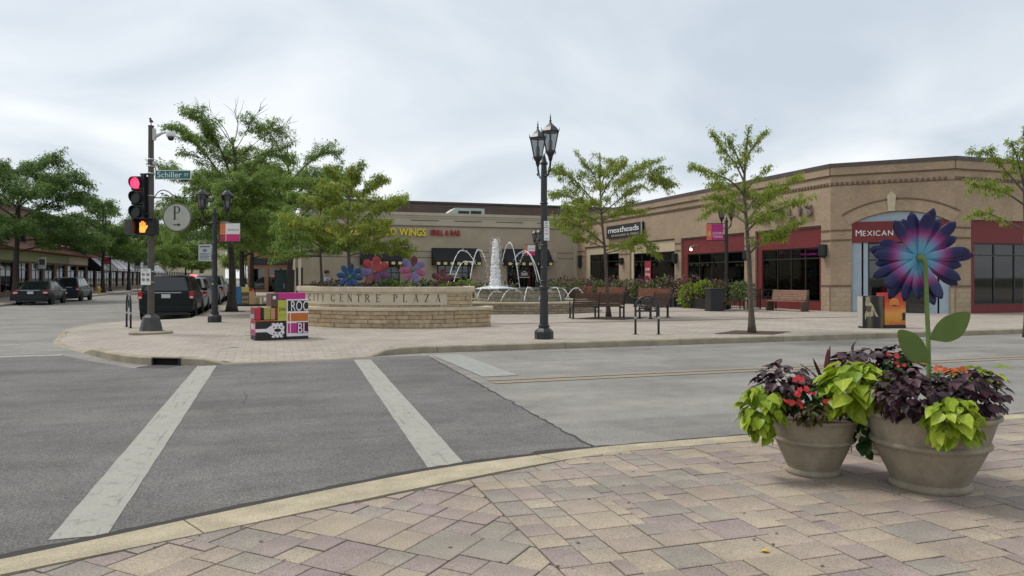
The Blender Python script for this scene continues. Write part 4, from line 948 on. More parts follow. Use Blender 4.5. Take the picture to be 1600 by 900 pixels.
# --- large street locust beside the left lamp post
d = F * (CH - PZ) / (487 - HZ); TR = [(362, 487), (363, 430), (360, 370), (362, 310), (368, 260), (362, 215)]
LM = [[(361, 330), (330, 300, -1.2), (300, 280, -1.8), (262, 268, -2)], [(362, 300), (335, 260, .8), (310, 225, 1.2), (282, 205, 1.4)], [(363, 280), (345, 235, -.8), (325, 200, -1), (292, 178, -1.2)], [(362, 340), (320, 325, 1.2), (285, 325, 1.8), (258, 340, 2)], [(361, 350), (400, 320, -1.2), (430, 300, -1.9), (462, 290, -2.2)],
      [(364, 290), (395, 260, .8), (425, 240, 1.3), (452, 250, 1.5)], [(361, 365), (330, 352, -2), (300, 355, -3), (280, 370, -3.4)], [(361, 360), (390, 345, 2), (420, 335, 3)], [(363, 310), (345, 300, 2.2), (330, 290, 3.2)], [(362, 320), (380, 300, -2.4), (392, 285, -3.5)], [(361, 375), (400, 370, -1.5), (440, 365, -2.4)], [(362, 345), (345, 335, -2.8), (330, 330, -4)], [(361, 375), (385, 380, 1.4), (410, 392, 2.2)], [(363, 285), (372, 250, 1.5), (385, 235, 2)]]
DEAD = [pxtree(362, PZ, d, p) for p in ([(362, 225), (350, 200), (330, 180), (305, 165)], [(365, 240), (385, 205), (395, 185), (412, 168)], [(368, 250), (410, 215), (440, 200), (455, 190)], [(364, 230), (372, 195), (365, 170)], [(370, 255), (430, 235), (460, 228)], [(362, 225), (340, 195), (318, 180), (290, 168)])]
locust('locust_tree', 'tall street locust with bare upper twigs, trunk right of the left lamp post', 362, d, PZ, TR, LM, .20, M['leaf_m'], M['bark_dark'], 25, lr=.06, leaf_len=.125, dens=3.2, twig=1.05, dead=DEAD)
tag(MB().lathe([(.62, 0), (.6, .012)], 20).obj('tree_pit', M['soil'], None, loc=(*PD(362, d), PZ + .001)), 'round soil pit at the foot of the tall left locust', 'tree pit')
def random_tree(name, label, base, H, spread, clear, seed, leaf, bark, r0=.2, nl=14, leaf_len=.24, dens=.55, group=None, twig=1.25):
    rr = random.Random(seed); wob = lambda s: rr.uniform(-s, s)
    T = [(0, 0, 0), (wob(.1), wob(.1), clear), (wob(.25), wob(.25), clear + (H - clear) * .45), (wob(.3), wob(.3), H * .95)]
    L = []
    for i in range(nl):
        f = (i + .5) / nl; z = clear + (H - clear) * (.02 + .72 * f); a = i * 2.4 + wob(.4); ln = spread * (1.05 - .62 * abs(f - .3)) * rr.uniform(.8, 1.1)
        rise = (H - clear) * rr.uniform(.08, .3) * (.5 + f); c, s = math.cos(a), math.sin(a)
        L.append(([(0, 0, z), (c * ln * .35, s * ln * .35, z + rise * .6), (c * ln * .7, s * ln * .7, z + rise), (c * ln, s * ln, z + rise * .95)], .07))
    return build_tree(name, label, base, T, L, r0, leaf, bark, seed, leaf_len=leaf_len * .8, dens=dens * 2.0, twig=twig, group=group)
g1 = 'street trees down the shaded pavement'; g2 = 'street trees across the side street'
random_tree('street_tree', 'dark leafy tree filling the gap left of the beige restaurant', (1.3, 46, PZ), 9.6, 4.6, 2.6, 31, M['leaf_m'], M['bark_dark'], .2, 15, .2, .8, g1)
random_tree('street_tree', 'second dark-trunked street tree beyond the tall left locust', (-1.5, 50.5, PZ), 8.6, 4.0, 2.6, 32, M['leaf_d'], M['bark_dark'], .22, 14, .21, .8, g1)
random_tree('street_tree', 'third dark-trunked street tree down the shaded pavement', (-1.3, 66, PZ), 8.6, 4.2, 2.8, 33, M['leaf_d'], M['bark_dark'], .24, 12, .26, .7, g1)
random_tree('street_tree', 'far pavement tree seen beyond the parked cars', (-2.0, 92, PZ), 9, 4.6, 2.8, 34, M['leaf_m'], M['bark_dark'], .22, 12, .32, .6, g1)
random_tree('street_tree', 'big leafy tree at the left edge over the parked dark cars', (-16.0, 57.5, .12), 9.0, 5.4, 3.0, 35, M['leaf_d'], M['bark_dark'], .24, 17, .25, .8, g2)
random_tree('street_tree', 'leafy tree behind the red traffic light, over the awning shops', (-16.2, 86, .12), 9.0, 4.8, 3.0, 36, M['leaf_d'], M['bark_dark'], .2, 13, .3, .75, g2)
random_tree('street_tree', 'tree with thin trunk left of the traffic pole across the street', (-16.2, 101, .12), 9.2, 4.8, 3.0, 37, M['leaf_m'], M['bark_dark'], .2, 12, .34, .65, g2)
random_tree('street_tree', 'farther tree just behind the traffic signal pole', (-16.4, 122, .12), 9.6, 5.2, 3.0, 38, M['leaf_m'], M['bark_dark'], .2, 11, .4, .6, g2)
for i, (u, v, h, lb) in enumerate(((-15.5, 160, 7.5, 'tree below the grey hipped roof far down the street'), (-5, 190, 9, 'rounded tree at the far end of the side street'), (4, 140, 9, 'distant tree behind the pavement flower stand'), (-26, 215, 12, 'last tree on the far left of the side street'), (10, 215, 12, 'distant tree far behind the shaded pavement'))):
    random_tree('distant_tree', lb, (u, v, .1), h, 6, 3, 50 + i, M['leaf_m'], M['bark_dark'], .22, 11, .55, .5, 'trees at the end of the street', 1.7)
# tree just outside the right edge, its boughs reaching into the picture
LM = [[(1600, 300), (1570, 265, .3), (1545, 240, .5), (1520, 238, .6)], [(1600, 320), (1570, 300, -.3), (1545, 292, -.5), (1520, 288, -.6)], [(1603, 360), (1570, 345, .3), (1540, 332, .4), (1512, 338, .5)], [(1600, 300), (1620, 260, .4), (1650, 240, .6)], [(1600, 320), (1640, 300, -.4), (1680, 290, -.6)], [(1603, 360), (1640, 345, .5), (1690, 340, .8)], [(1600, 290), (1590, 250, -.6), (1580, 220, -.9)]]
locust('locust_tree', 'locust tree at the right edge, only bough tips in view', 1606, 19.0, PZ, [(1606, 527), (1604, 430), (1602, 340), (1600, 270), (1602, 200)], LM, .085, M['leaf_y'], M['bark'], 27, leaf_len=.085, dens=4.6, twig=.6, droop=.6)
# mulch beds under the two young trees
for px, py, a, b, lb in ((1177, 520.5, 1.05, .75, 'flat brown mulch bed round the young kerbside tree'), (955, 497.5, 1.35, .9, 'flat brown mulch bed under the tree beside the bench')):
    u, v, _ = G(px, py, PZ); mb = MB(); pts = []
    for i in range(28):
        w = 2 * math.pi * i / 28; k = 1 + random.uniform(-.04, .04); s = (abs(math.cos(w)) ** 1.0 + abs(math.sin(w)) ** 1.0) ; pts.append((a * math.cos(w) / s * k * 1.15, b * math.sin(w) / s * k * 1.15))
    mb.slab(pts, 0, .018); tag(mb.obj('mulch_bed', M['soil'], None, loc=(u, v, PZ + .001)), lb, 'mulch bed')
# ================================================================ street lamps
def lantern(parent, loc, s=1.0):
    """six-sided lantern: frame > glass, roof, finial, cup"""
    mb = MB(); r0, r1, h = .115 * s, .215 * s, .46 * s; L = []
    for k in range(6):
        w = k * math.pi / 3 + .2; a, b = (r0 * math.cos(w), r0 * math.sin(w), 0), (r1 * math.cos(w), r1 * math.sin(w), h); mb.tube([a, b], .014 * s, 4)
        mb.tube([b, (b[0] * 1.13, b[1] * 1.13, h + .04 * s), (b[0] * 1.16, b[1] * 1.16, h + .10 * s)], [.012 * s, .009 * s, .003 * s], 4)
        mb.tube([a, (a[0] * 1.25, a[1] * 1.25, -.02 * s), (a[0] * 1.3, a[1] * 1.3, -.09 * s)], [.012 * s, .008 * s, .003 * s], 4)
    for r, z in ((r0, 0), (r1, h)):
        P = [(r * math.cos(k * math.pi / 3 + .2), r * math.sin(k * math.pi / 3 + .2), z) for k in range(7)]; mb.tube(P, .015 * s, 4, False)
    fr = mb.obj('lantern', M['black_metal'], parent, loc=loc)
    for k in range(6):
        w, x = k * math.pi / 3 + .2, (k + 1) * math.pi / 3 + .2
        MB().add([(r0 * .97 * math.cos(w), r0 * .97 * math.sin(w), .0), (r0 * .97 * math.cos(x), r0 * .97 * math.sin(x), .0), (r1 * .97 * math.cos(x), r1 * .97 * math.sin(x), h), (r1 * .97 * math.cos(w), r1 * .97 * math.sin(w), h)], [(0, 1, 2, 3)]).obj('glass', M['lamp_glass'], fr)
    MB().lathe([(r1 * 1.06, h), (r1 * 1.08, h + .015 * s), (r1 * .72, h + .11 * s), (r1 * .28, h + .19 * s), (r1 * .2, h + .22 * s)], 6, ph=.2).obj('roof', M['black_metal'], fr)
    MB().lathe([(.03 * s, h + .22 * s), (.018 * s, h + .25 * s), (.034 * s, h + .275 * s), (.014 * s, h + .30 * s), (.02 * s, h + .33 * s), (.002, h + .46 * s)], 8).obj('finial', M['black_metal'], fr, smooth=True)
    MB().lathe([(r0 * 1.05, 0), (r0 * .95, -.05 * s), (r0 * .55, -.12 * s), (r0 * .42, -.2 * s), (r0 * .3, -.24 * s)], 10).obj('cup', M['black_metal'], fr, smooth=True)
    MB().lathe([(.03 * s, .0), (.055 * s, .06 * s), (.055 * s, .22 * s), (.03 * s, .28 * s)], 8).obj('bulb', M['white'], fr, smooth=True)
    return fr
M['lamp_glass'] = glassmat('lamp_glass', (.5, .53, .55), .1)
def lamp_post(label, loc, top, arm, axis, s=1.0, r=.085, base=True):
    """top: height of the finial tips; axis: direction of the twin arms"""
    t = thing('street_lamp', label, 'street lamp', loc, 0, 'twin-lantern street lamps'); BM = M['black_metal']
    MB().lathe([(.235, 0), (.235, .19), (.20, .235), (.15, .27), (.125, .31)], 8, ph=R(22.5)).lathe([(.14, .31), (.14, .35), (.115, .36)], 14).obj('base', BM, t)
    zl = top - .92 * s - .13
    MB().lathe([(.108, .36), (.10, 1.0), (.096, 1.22), (.125, 1.24), (.125, 1.30), (r, 1.33), (r * .92, zl - .25), (r * .8, zl + .02)], 16).obj('pole', BM, t, auto=40)
    for z in (1.42, 1.75, 2.3, zl - .95): MB().lathe([(r + .012, z), (r + .018, z + .02), (r + .012, z + .04)], 14).obj('collar', BM, t, smooth=True)
    MB().lathe([(r * .9, zl + .02), (r * 1.25, zl + .05), (r * .8, zl + .1), (.04, zl + .22), (.01, zl + .3)], 12).obj('pole_cap', BM, t, smooth=True)
    for sg in (-1, 1):
        ax, ay = axis[0] * sg, axis[1] * sg; P = []
        for x, z in ((.05, -.28), (.2, -.33), (.36, -.26), (.45, -.1), (.47, .0)): P.append((ax * x * arm / .47, ay * x * arm / .47, zl + z + .05))
        MB().tube(catmull(P, 4), .026, 8).ball((ax * arm * .96, ay * arm * .96, zl - .16), .04).obj('arm', BM, t, smooth=True)
        lantern(t, (ax * arm, ay * arm, zl + .29 * s), s)
    return t, zl
vdir, udir = (0, 1), (1, 0)
def plate(parent, x0, x1, z0, z1, y, mat, name='sign_plate', t=.008, bev=.0): return MB().b2(x0, x1, y, y + t, z0, z1).obj(name, mat, parent, bevel=bev)
# lamp nearest the kerb
dA = F * (CH - PZ) / (530 - HZ); uA, vA = PD(850, dA)
lampA, zl = lamp_post('tall black street lamp with two lanterns standing nearest the kerb', (uA, vA, PZ), ZD(187, dA - .42) - PZ, .44, vdir, 1.0)
cf = bpy.data.objects.new('parking_sign', None); link(cf, lampA); cf.rotation_euler = (0, 0, -YAW); cf['label'] = 'pair of small white parking signs strapped to the lamp post'
sA = dA / F; zA = lambda py: ZD(py, dA) - PZ
for k, (a, b) in enumerate(((346, 355.5), (356.5, 376))):
    pl = plate(cf, -.005, .125, zA(b), zA(a), -.115, M['white']); h = zA(a) - zA(b)
    if k == 0: plate(pl, .02, .10, zA(b) + h * .2, zA(b) + h * .3, -.1165, flat('sign_ink', (.03, .03, .03)), 'print', .001); word(pl, 'P', .035, .085, zA(b) + h * .42, zA(b) + h * .85, -.1165, flat('sign_black', (.03, .03, .03)), thick=.0006)
    else:
        word(pl, 'NO', .02, .10, zA(b) + h * .7, zA(b) + h * .88, -.1165, flat('sign_red_ink', (.5, .04, .05)), thick=.0006)
        word(pl, 'PARK', .015, .105, zA(b) + h * .46, zA(b) + h * .6, -.1165, flat('sign_red_ink', (.5, .04, .05)), thick=.0006)
        plate(pl, .02, .10, zA(b) + h * .1, zA(b) + h * .15, -.1165, flat('sign_ink', (.03, .03, .03)), 'print', .001)
# lamp by the parked cars, with banner and grey notice
dB = F * (CH - PZ) / (503.5 - HZ); uB, vB = PD(335.5, dB)
lampB, zlB = lamp_post('black street lamp with banner and notice beside the parked minivan', (uB, vB, PZ), ZD(292, dB) - PZ, .40, (math.cos(-YAW * .2), math.sin(-YAW * .2)), .92)
def banner(lamp, dd, px0, x0, x1, y0, y1, draw, label):
    e = bpy.data.objects.new('banner', None); link(e, lamp); e.rotation_euler = (0, 0, -YAW); e['label'] = label
    s = dd / F; z0, z1 = ZD(y1, dd) - PZ, ZD(y0, dd) - PZ; a, b = (x0 - px0) * s, (x1 - px0) * s
    MB().tube([(0, 0, z1 + .03), (b if b > 0 else a, 0, z1 + .03)], .018, 6).tube([(0, 0, z0 - .03), (b if b > 0 else a, 0, z0 - .03)], .018, 6).obj('banner_bracket', M['black_metal'], e)
    draw(e, a, b, z0, z1); return e
def dr1(e, a, b, z0, z1):
    w = b - a; h = z1 - z0
    plate(e, a, b, z0, z1, -.01, flat('banner_white', (.72, .70, .70)), 'cloth', .02)
    plate(e, a, a + w * .28, z0 + h * .42, z1, -.013, flat('banner_orange', (.62, .16, .06)), 'cloth_patch', .003)
    plate(e, a, a + w * .28, z0, z0 + h * .4, -.013, flat('banner_maroon', (.33, .04, .06)), 'cloth_patch', .003)
    plate(e, a + w * .31, b, z0, z0 + h * .4, -.013, flat('banner_pink', (.52, .03, .16)), 'cloth_patch', .003)
    word(e, 'elmhurst', a + w * .38, a + w * .94, z0 + h * .58, z0 + h * .72, -.0135, flat('banner_ink', (.22, .2, .22)), thick=.001)
banner(lampB, dB, 335.5, 344, 375, 349, 377, dr1, 'white, orange and pink square banner')
cfB = bpy.data.objects.new('notice_sign', None); link(cfB, lampB); cfB.rotation_euler = (0, 0, -YAW); sB = dB / F
zB_ = lambda py: ZD(py, dB) - PZ
npl = plate(cfB, (312 - 335.5) * sB, (332 - 335.5) * sB, zB_(408), zB_(382), -.1, flat('notice_grey', (.40, .43, .45)))
plate(npl, (314 - 335.5) * sB, (330 - 335.5) * sB, zB_(386.6), zB_(384.4), -.102, flat('notice_ink', (.09, .12, .14)), 'print', .001)
for k in range(5): plate(npl, (314 - 335.5) * sB, (330 - 335.5 - k % 2 * 3) * sB, zB_(397 + k * 2.1), zB_(396 + k * 2.1), -.102, flat('notice_ink', (.09, .12, .14)), 'print', .001)
MB().prism([((322 + 3.5 * math.cos(w) - 335.5) * sB, zB_(391.5) + 2.4 * math.sin(w) * sB) for w in [i * .5236 for i in range(12)]], -.102, -.1).obj('print', flat('notice_ink2', (.12, .15, .17)), npl)
# lamp behind the fountain and lamp with the pink banner
dC = 45.0; uC, vC = PD(839, dC)
lampC, _ = lamp_post('distant street lamp partly behind the kerb lamp, with small banner', (uC, vC, PZ), ZD(357, dC) - PZ, .4, vdir, .9)
banner(lampC, dC, 839, 820, 836, 383, 399, dr1, 'white, orange and pink square banner')
dD = 36.5; uD, vD = PD(1135, dD)
lampD, _ = lamp_post('street lamp with pink downtown banner in the patio hedge', (uD, vD, PZ), ZD(316, dD) - PZ, .4, vdir, .95)
def dr2(e, a, b, z0, z1):
    w, h = b - a, z1 - z0
    plate(e, a, b, z0, z1, -.01, flat('banner_magenta', (.42, .025, .19)), 'cloth', .02)
    plate(e, a, a + w * .30, z0, z1, -.013, flat('banner_coral', (.62, .13, .08)), 'cloth_patch', .003)
    MB().prism([(a + w * .16 + w * .1 * math.cos(q), z0 + h * .4 + w * .17 * math.sin(q)) for q in [i * .5236 for i in range(12)]], -.0165, -.0135).obj('cloth_patch', flat('banner_gold', (.65, .33, .10)), e)
    word(e, 'DOWN', a + w * .36, a + w * .95, z0 + h * .34, z0 + h * .5, -.0135, flat('banner_pale', (.80, .62, .68)), thick=.002)
    word(e, 'TOWN', a + w * .36, a + w * .95, z0 + h * .12, z0 + h * .28, -.0135, flat('banner_pale', (.80, .62, .68)), thick=.002)
banner(lampD, dD, 1135, 1104, 1130, 350, 375, dr2, 'pink banner reading DOWN TOWN')
dE = 84.0; uE, vE = PD(172.5, dE); lampE, _ = lamp_post('distant street lamp with red banner in front of the awning shops', (uE, vE, .12), 5.0, .4, vdir, .95)
banner(lampE, dE, 172.5, 160.5, 171.5, 401, 412, lambda e, a, b, z0, z1: plate(e, a, b, z0, z1, -.01, flat('banner_red', (.45, .06, .08)), 'cloth', .02), 'small red banner')
# ================================================================ traffic signal pole
dP = F * (CH - PZ) / (521 - HZ); uP, vP = PD(236, dP); sP = dP / F
tp_ = thing('traffic_signal_pole', 'brown signal pole with red light, street sign and round parking sign', 'traffic light', (uP, vP, PZ), -YAW)
px = lambda x: (x - 238.5) * sP
zP = lambda y: ZD(y, dP) - PZ
MB().lathe([(.55, 0), (.55, .05), (.50, .075)], 24).obj('concrete_pad', M['kerb_far'], tp_)
MB().lathe([(.30, .07), (.285, .12), (.215, .44), (.15, .50), (.10, .52)], 8, ph=R(22.5)).obj('base', M['pole_base'], tp_)
MB().tube([(0, 0, .5), (0, 0, zP(198))], [.088, .07], 16).lathe([(.078, zP(198)), (.08, zP(196.5)), (.03, zP(195.5))], 14).obj('pole', M['bronze_pole'], tp_, auto=40)
# finial: small perched bird figure
zb = zP(195)
MB().tube([(0, 0, zb - .02), (0, 0, zb + .07)], .012, 6).ball((.0, 0, zb + .10), (.05, .035, .045)).ball((-.02, 0, zb + .165), (.032, .028, .03)).tube([(-.045, 0, zb + .165), (-.075, 0, zb + .16)], [.01, .002], 4).tube([(.04, 0, zb + .1), (.06, 0, zb + .05)], [.02, .006], 5).obj('finial', M['bronze_pole'], tp_, smooth=True)
for y in (249, 260, 271, 306, 366, 424, 441): MB().lathe([(.083, zP(y) - .02), (.088, zP(y)), (.083, zP(y) + .02)], 14).obj('clamp_band', M['steel'], tp_, smooth=True)
MB().b2(.06, .12, -.05, .05, zP(258), zP(252)).obj('junction_box', M['steel'], tp_, bevel=.01)
# dome camera
z0 = zP(206)
MB().b2(.06, .12, -.05, .05, zP(219), zP(201)).tube([(.1, 0, zP(214)), (.3, 0, zP(208)), (px(268), 0, zP(205))], [.05, .035, .022], 8).obj('camera_arm', flat('camera_grey', (.50, .50, .49), .5), tp_)
dc = MB().lathe([(.02, 0), (.10, -.015), (.125, -.05), (.125, -.13), (.10, -.15)], 18).obj('dome_camera', flat('camera_white', (.62, .62, .62), .4), tp_, auto=40, loc=(px(269.5), 0, zP(205.5)))
MB().lathe([(.09, -.15), (.085, -.19), (.06, -.235), (.02, -.25)], 16).obj('dome', flat('dome_smoke', (.03, .03, .035), .15), dc, smooth=True)
# street name plate
GREEN = flat('street_sign_green', (.012, .13, .115), .4); SW = flat('sign_white', (.75, .78, .77), .4)
ss = plate(tp_, px(245), px(301.5), zP(280.5), zP(266), -.02, SW, 'street_sign', .02)
plate(ss, px(246.2), px(300.3), zP(279.4), zP(267.1), -.024, GREEN, 'sign_face', .003)
word(ss, 'Schiller', px(249), px(287), zP(277.5), zP(268.6), -.0255, SW, thick=.001); word(ss, 'ST', px(291), px(298), zP(275.5), zP(271), -.0255, SW, thick=.001)
MB().tube([(0, 0, zP(273)), (px(247), 0, zP(273))], .02, 6).obj('sign_bracket', M['steel'], tp_)
# hanging round parking sign on a scroll bracket
sc = MB().tube([(0, 0, zP(309)), (px(302), 0, zP(309))], .014, 6)
sc.tube(catmull([(px(244), 0, zP(308.5)), (px(249), 0, zP(301)), (px(257), 0, zP(297)), (px(266), 0, zP(300)), (px(274), 0, zP(306)), (px(282), 0, zP(308.5))], 5), .013, 6)
sc.tube([(px(270), 0, zP(309)), (px(270), 0, zP(319))], .01, 6).tube([(px(289), 0, zP(309)), (px(289), 0, zP(319))], .01, 6)
for x, y, a in ((256, 302.5, .6), (261, 305, -.5)): sc.ball((px(x), 0, zP(y)), (.05, .012, .022), M=None)
sc.obj('scroll_bracket', M['black_metal'], tp_, smooth=True)
cx, cz, rr_ = px(280), zP(340), 22.5 * sP
cyl = lambda r, y0, y1: MB().prism([(cx + r * math.cos(i * math.pi / 24), cz + r * math.sin(i * math.pi / 24)) for i in range(48)], y0, y1)
rs = cyl(rr_, -.035, .035).obj('round_sign', flat('sign_rim', (.075, .075, .062), .4), tp_, bevel=.01)
cyl(rr_ * .92, -.04, -.0355).obj('sign_border', flat('sign_cream_ring', (.42, .41, .34)), rs); cyl(rr_ * .87, -.045, -.0405).obj('sign_face', flat('sign_sage', (.38, .40, .34)), rs)
INK = flat('sign_charcoal', (.025, .027, .025))
polys, gw = serif_glyph('P'); mb = MB(); gh = 21 * sP
for k, p in enumerate(polys): mb.prism([(cx + (x - gw / 2) * gh * .95, cz - 3.5 * sP + z * gh - .0) for x, z in p], -.0475 - k * .0002, -.0455)
mb.obj('letter', INK, rs)
MB().prism([(cx - 5.5 * sP, cz - 10.6 * sP), (cx + 1.5 * sP, cz - 10.6 * sP), (cx + 1.5 * sP, cz - 8.6 * sP), (cx + 6.5 * sP, cz - 11.4 * sP), (cx + 1.5 * sP, cz - 14.2 * sP), (cx + 1.5 * sP, cz - 12.3 * sP), (cx - 5.5 * sP, cz - 12.3 * sP)], -.048, -.0455).obj('arrow', INK, rs)
# three-light signal head (turned a little to the left)
SB = flat('signal_black', (.012, .013, .014), .45)
sh = bpy.data.objects.new('signal_head', None); link(sh, tp_); sh.location = (px(220), -.12, 0); sh.rotation_euler = (0, 0, R(-9))
zt, zb_ = zP(276), zP(343); hh = (zt - zb_) / 3
for k in range(3):
    zc = zt - hh * (k + .5)
    MB().b2(-.17, .17, -.02, .2, zc - hh * .49, zc + hh * .49).obj('housing', SB, sh, bevel=.02)
    mb = MB(); nv = 18; V = []
    for i in range(nv + 1):
        w = R(-50) + R(280) * i / nv
        for r_, y_ in ((.155, -.02), (.163, -.19 + .06 * (1 - math.sin(w)) * .9), (.156, -.185 + .06 * (1 - math.sin(w)) * .9), (.147, -.02)): V.append((r_ * math.cos(w), y_, zc + r_ * math.sin(w)))
    mb.add(V, [(i * 4 + j, i * 4 + (j + 1) % 4, i * 4 + 4 + (j + 1) % 4, i * 4 + 4 + j) for i in range(nv) for j in range(4)]); mb.obj('visor', SB, sh, smooth=True)
    lens = MB().prism([(.145 * math.cos(i * math.pi / 16), zc + .145 * math.sin(i * math.pi / 16)) for i in range(32)], -.075, -.021)
    lens.obj('lens', emit('red_signal', (1.0, .02, .06), 3.2) if k == 0 else flat('dark_lens%d' % k, (.02, .025, .018) if k == 1 else (.01, .02, .018), .25), sh)
MB().b2(.1, .2, .02, .12, zt - .02, zt + .06).b2(.05, .3, .06, .11, zt + .03, zt + .08).b2(.05, .3, .06, .11, zb_ + .12, zb_ + .17).obj('mounting_arm', M['black_metal'], sh)
MB().b2(.171, .21, .0, .19, zb_, zt).obj('side_box', M['black_metal'], sh)
# pedestrian signal with raised hand
ph = bpy.data.objects.new('pedestrian_signal', None); link(ph, tp_); ph.location = (px(231), -.14, 0)
za, zb2 = zP(368), zP(343)
MB().b2(-.19, .33, -.0, .2, za, zb2).obj('housing', SB, ph, bevel=.02)
MB().b2(-.5, -.195, -.06, .16, za + .02, zb2).obj('side_housing', M['pole_base'], ph, bevel=.02)
mb = MB().b2(-.21, .35, -.2, .0, zb2, zb2 + .012).b2(-.21, -.195, -.2, 0, za + .05, zb2).b2(.335, .35, -.2, 0, za + .05, zb2); mb.obj('hood', SB, ph)
HO = emit('orange_hand', (1.0, .16, .02), 2.6); hx, hz_ = -.025, (za + zb2) / 2 - .005; hand = MB()
hand.prism([(hx + x * .011 * 1.0, hz_ + z * .0105) for x, z in ((-7, -13), (5, -13), (7, -6), (11, 0), (12, 5), (10, 6), (7, 2), (6, 3), (-7, 3), (-8, -4))], -.006, -.001)
for x, t_ in ((-6.2, 11), (-2.2, 15), (1.8, 14.5), (5.2, 11)): hand.prism([(hx + (x - 1.35) * .011, hz_ + 3.1 * .0105), (hx + (x + 1.35) * .011, hz_ + 3.1 * .0105), (hx + (x + 1.3) * .011, hz_ + t_ * .0105), (hx + (x) * .011, hz_ + (t_ + 1.5) * .0105), (hx + (x - 1.3) * .011, hz_ + t_ * .0105)], -.006, -.001)
hand.obj('hand_symbol', HO, ph)
# parking restriction plate low on the pole
rp_ = plate(tp_, px(225.5), px(241), zP(445), zP(420), -.11, M['white'], 'restriction_sign', .006)
word(rp_, 'NO', px(229), px(237), zP(424), zP(421.3), -.1115, INK, thick=.0006)
for x in (229.5, 236.5):
    for y in (429, 437):
        mb = MB(); P = [(px(x) + .042 * math.cos(i * .5236), -.112, zP(y) + .042 * math.sin(i * .5236)) for i in range(13)]; mb.tube(P, .006, 4, False); mb.tube([P[4], P[10]], .005, 4); mb.obj('prohibition_ring', flat('ring_ink', (.14, .05, .05)), rp_)
        plate(rp_, px(x) - .02, px(x) + .02, zP(y) - .018, zP(y) + .014, -.1115, INK, 'pictogram', .001)
# ================================================================ bike racks
def bike_rack(label, loc, rz):
    t = thing('bike_rack', label, 'bike rack', loc, rz, 'arched black bike racks'); w, h = .31, 1.02; BM = M['black_metal']
    zs = h - w
    P = [(-w, 0, .01), (-w, 0, zs * .5), (-w, 0, zs)] + [(-w * math.cos(R(a)), 0, zs + w * math.sin(R(a))) for a in range(12, 180, 12)] + [(w, 0, zs), (w, 0, zs * .5), (w, 0, .01)]
    MB().tube(P, .03, 8).obj('hoop', BM, t, smooth=True)
    MB().tube([(-w, 0, zs - .08), (w, 0, zs - .08)], .022, 6).obj('crossbar', BM, t)
    ri = w * .72; MB().tube([(-ri * math.cos(R(a)), 0, zs - .06 + ri * math.sin(R(a))) for a in range(0, 181, 12)], .016, 6, False).obj('inner_arch', BM, t, smooth=True)
    for a in range(15, 180, 15): MB().tube([(0, 0, zs - .06), (-ri * math.cos(R(a)), 0, zs - .06 + ri * math.sin(R(a)))], .011, 4, False).obj('spoke', BM, t)
    for s in (-1, 1):
        MB().lathe([(.075, 0), (.075, .012)], 12).obj('foot', BM, t, loc=(s * w, 0, 0)); MB().lathe([(.0315, .42), (.0315, .48)], 10).obj('clear_band', M['steel'], t, loc=(s * w, 0, 0))
    return t
u, v, _ = G(1011, 522.5, PZ); bike_rack('arched black bike rack in front of the wooden benches', (u, v, PZ), -YAW)
u, v, _ = G(201, 512, PZ); bike_rack('arched black bike rack seen edge-on left of the signal pole', (u, v, PZ), math.atan2(v, u) + R(10))
# ================================================================ benches
def bench(label, loc, rz, L=1.85, wood='wood_red', mid=True, kind='iron', name='park_bench', group='wooden park benches'):
    """seat faces local -y"""
    t = thing(name, label, 'bench', loc, rz, group); W = M[wood]; seat = bpy.data.objects.new('seat', None); back = bpy.data.objects.new('backrest', None); link(seat, t); link(back, t)
    for k in range(5): MB().b2(-L / 2, L / 2, -.26 + k * .095, -.26 + k * .095 + .08, .42 + .012 * abs(k - 2.5), .455 + .012 * abs(k - 2.5)).obj('slat', W, seat, bevel=.006)
    for k in range(6):
        y, z = .235 + .028 * k, .50 + k * .077
        MB().b2(-L / 2, L / 2, y, y + .03, z, z + .068).obj('slat', W, back, bevel=.006)
    ends = [-L / 2 - .03, L / 2 + .03] + ([0] if mid else [])
    for x in ends:
        mb = MB(); w = .028
        if kind == 'iron':
            for y0, y1, z0, z1 in ((-.26, -.20, 0, .42), (.18, .25, 0, .44), (-.26, .25, .375, .415)): mb.b2(x - w, x + w, y0, y1, z0, z1)
            mb.tube([(x, .225, .42), (x, .28, .62), (x, .37, .9), (x, .41, 1.0)], [.03, .028, .025, .02], 6)
            mb.b2(x - .04, x + .04, -.32, -.14, 0, .025).b2(x - .04, x + .04, .12, .32, 0, .025)
            if x: mb.tube(catmull([(x, .27, .66), (x, .05, .68), (x, -.2, .66), (x, -.28, .60), (x, -.25, .45)], 3), .022, 6)
            mb.obj('end_frame', M['black_metal'], t)
        else:
            q = [(-.30, 0), (.42, 0), (.42, .1), (.46, .95), (.40, .97), (.27, .47), (-.30, .42)]
            mb.prism([(a, b) for a, b in q], -.035, .035, Matrix.Translation((x, 0, 0)) @ Matrix.Rotation(R(90), 4, 'Z')); mb.obj('end_panel', M['end_panel'], t, bevel=.01)
    return t
def ang_to(u, v, tu, tv): return math.atan2(tv - v, tu - u) + math.pi / 2
u, v, _ = G(931, 497, PZ); bench('long dark-slatted bench seen from behind, tree trunk in front', (u, v - .1, PZ), R(180 - 8), 1.9, 'wood_dark')
u, v, _ = G(1022, 497, PZ); bench('dark bench turned away behind the arched bike rack', (u, v, PZ), R(180 + 34), 1.35, 'wood_dark', False)
for k, (vv, lb) in enumerate(((46.6, 'leftmost red-slatted bench facing the fountain by the hedge'), (43.2, 'second red-slatted bench from the fountain, along the hedge'), (39.6, 'red-slatted bench just right of the slender tree'), (34.4, 'nearest red-slatted bench, left of the lime green shrub'))):
    bench(lb, (19.0, vv, PZ), R(-46), 1.75, 'wood_red', False)
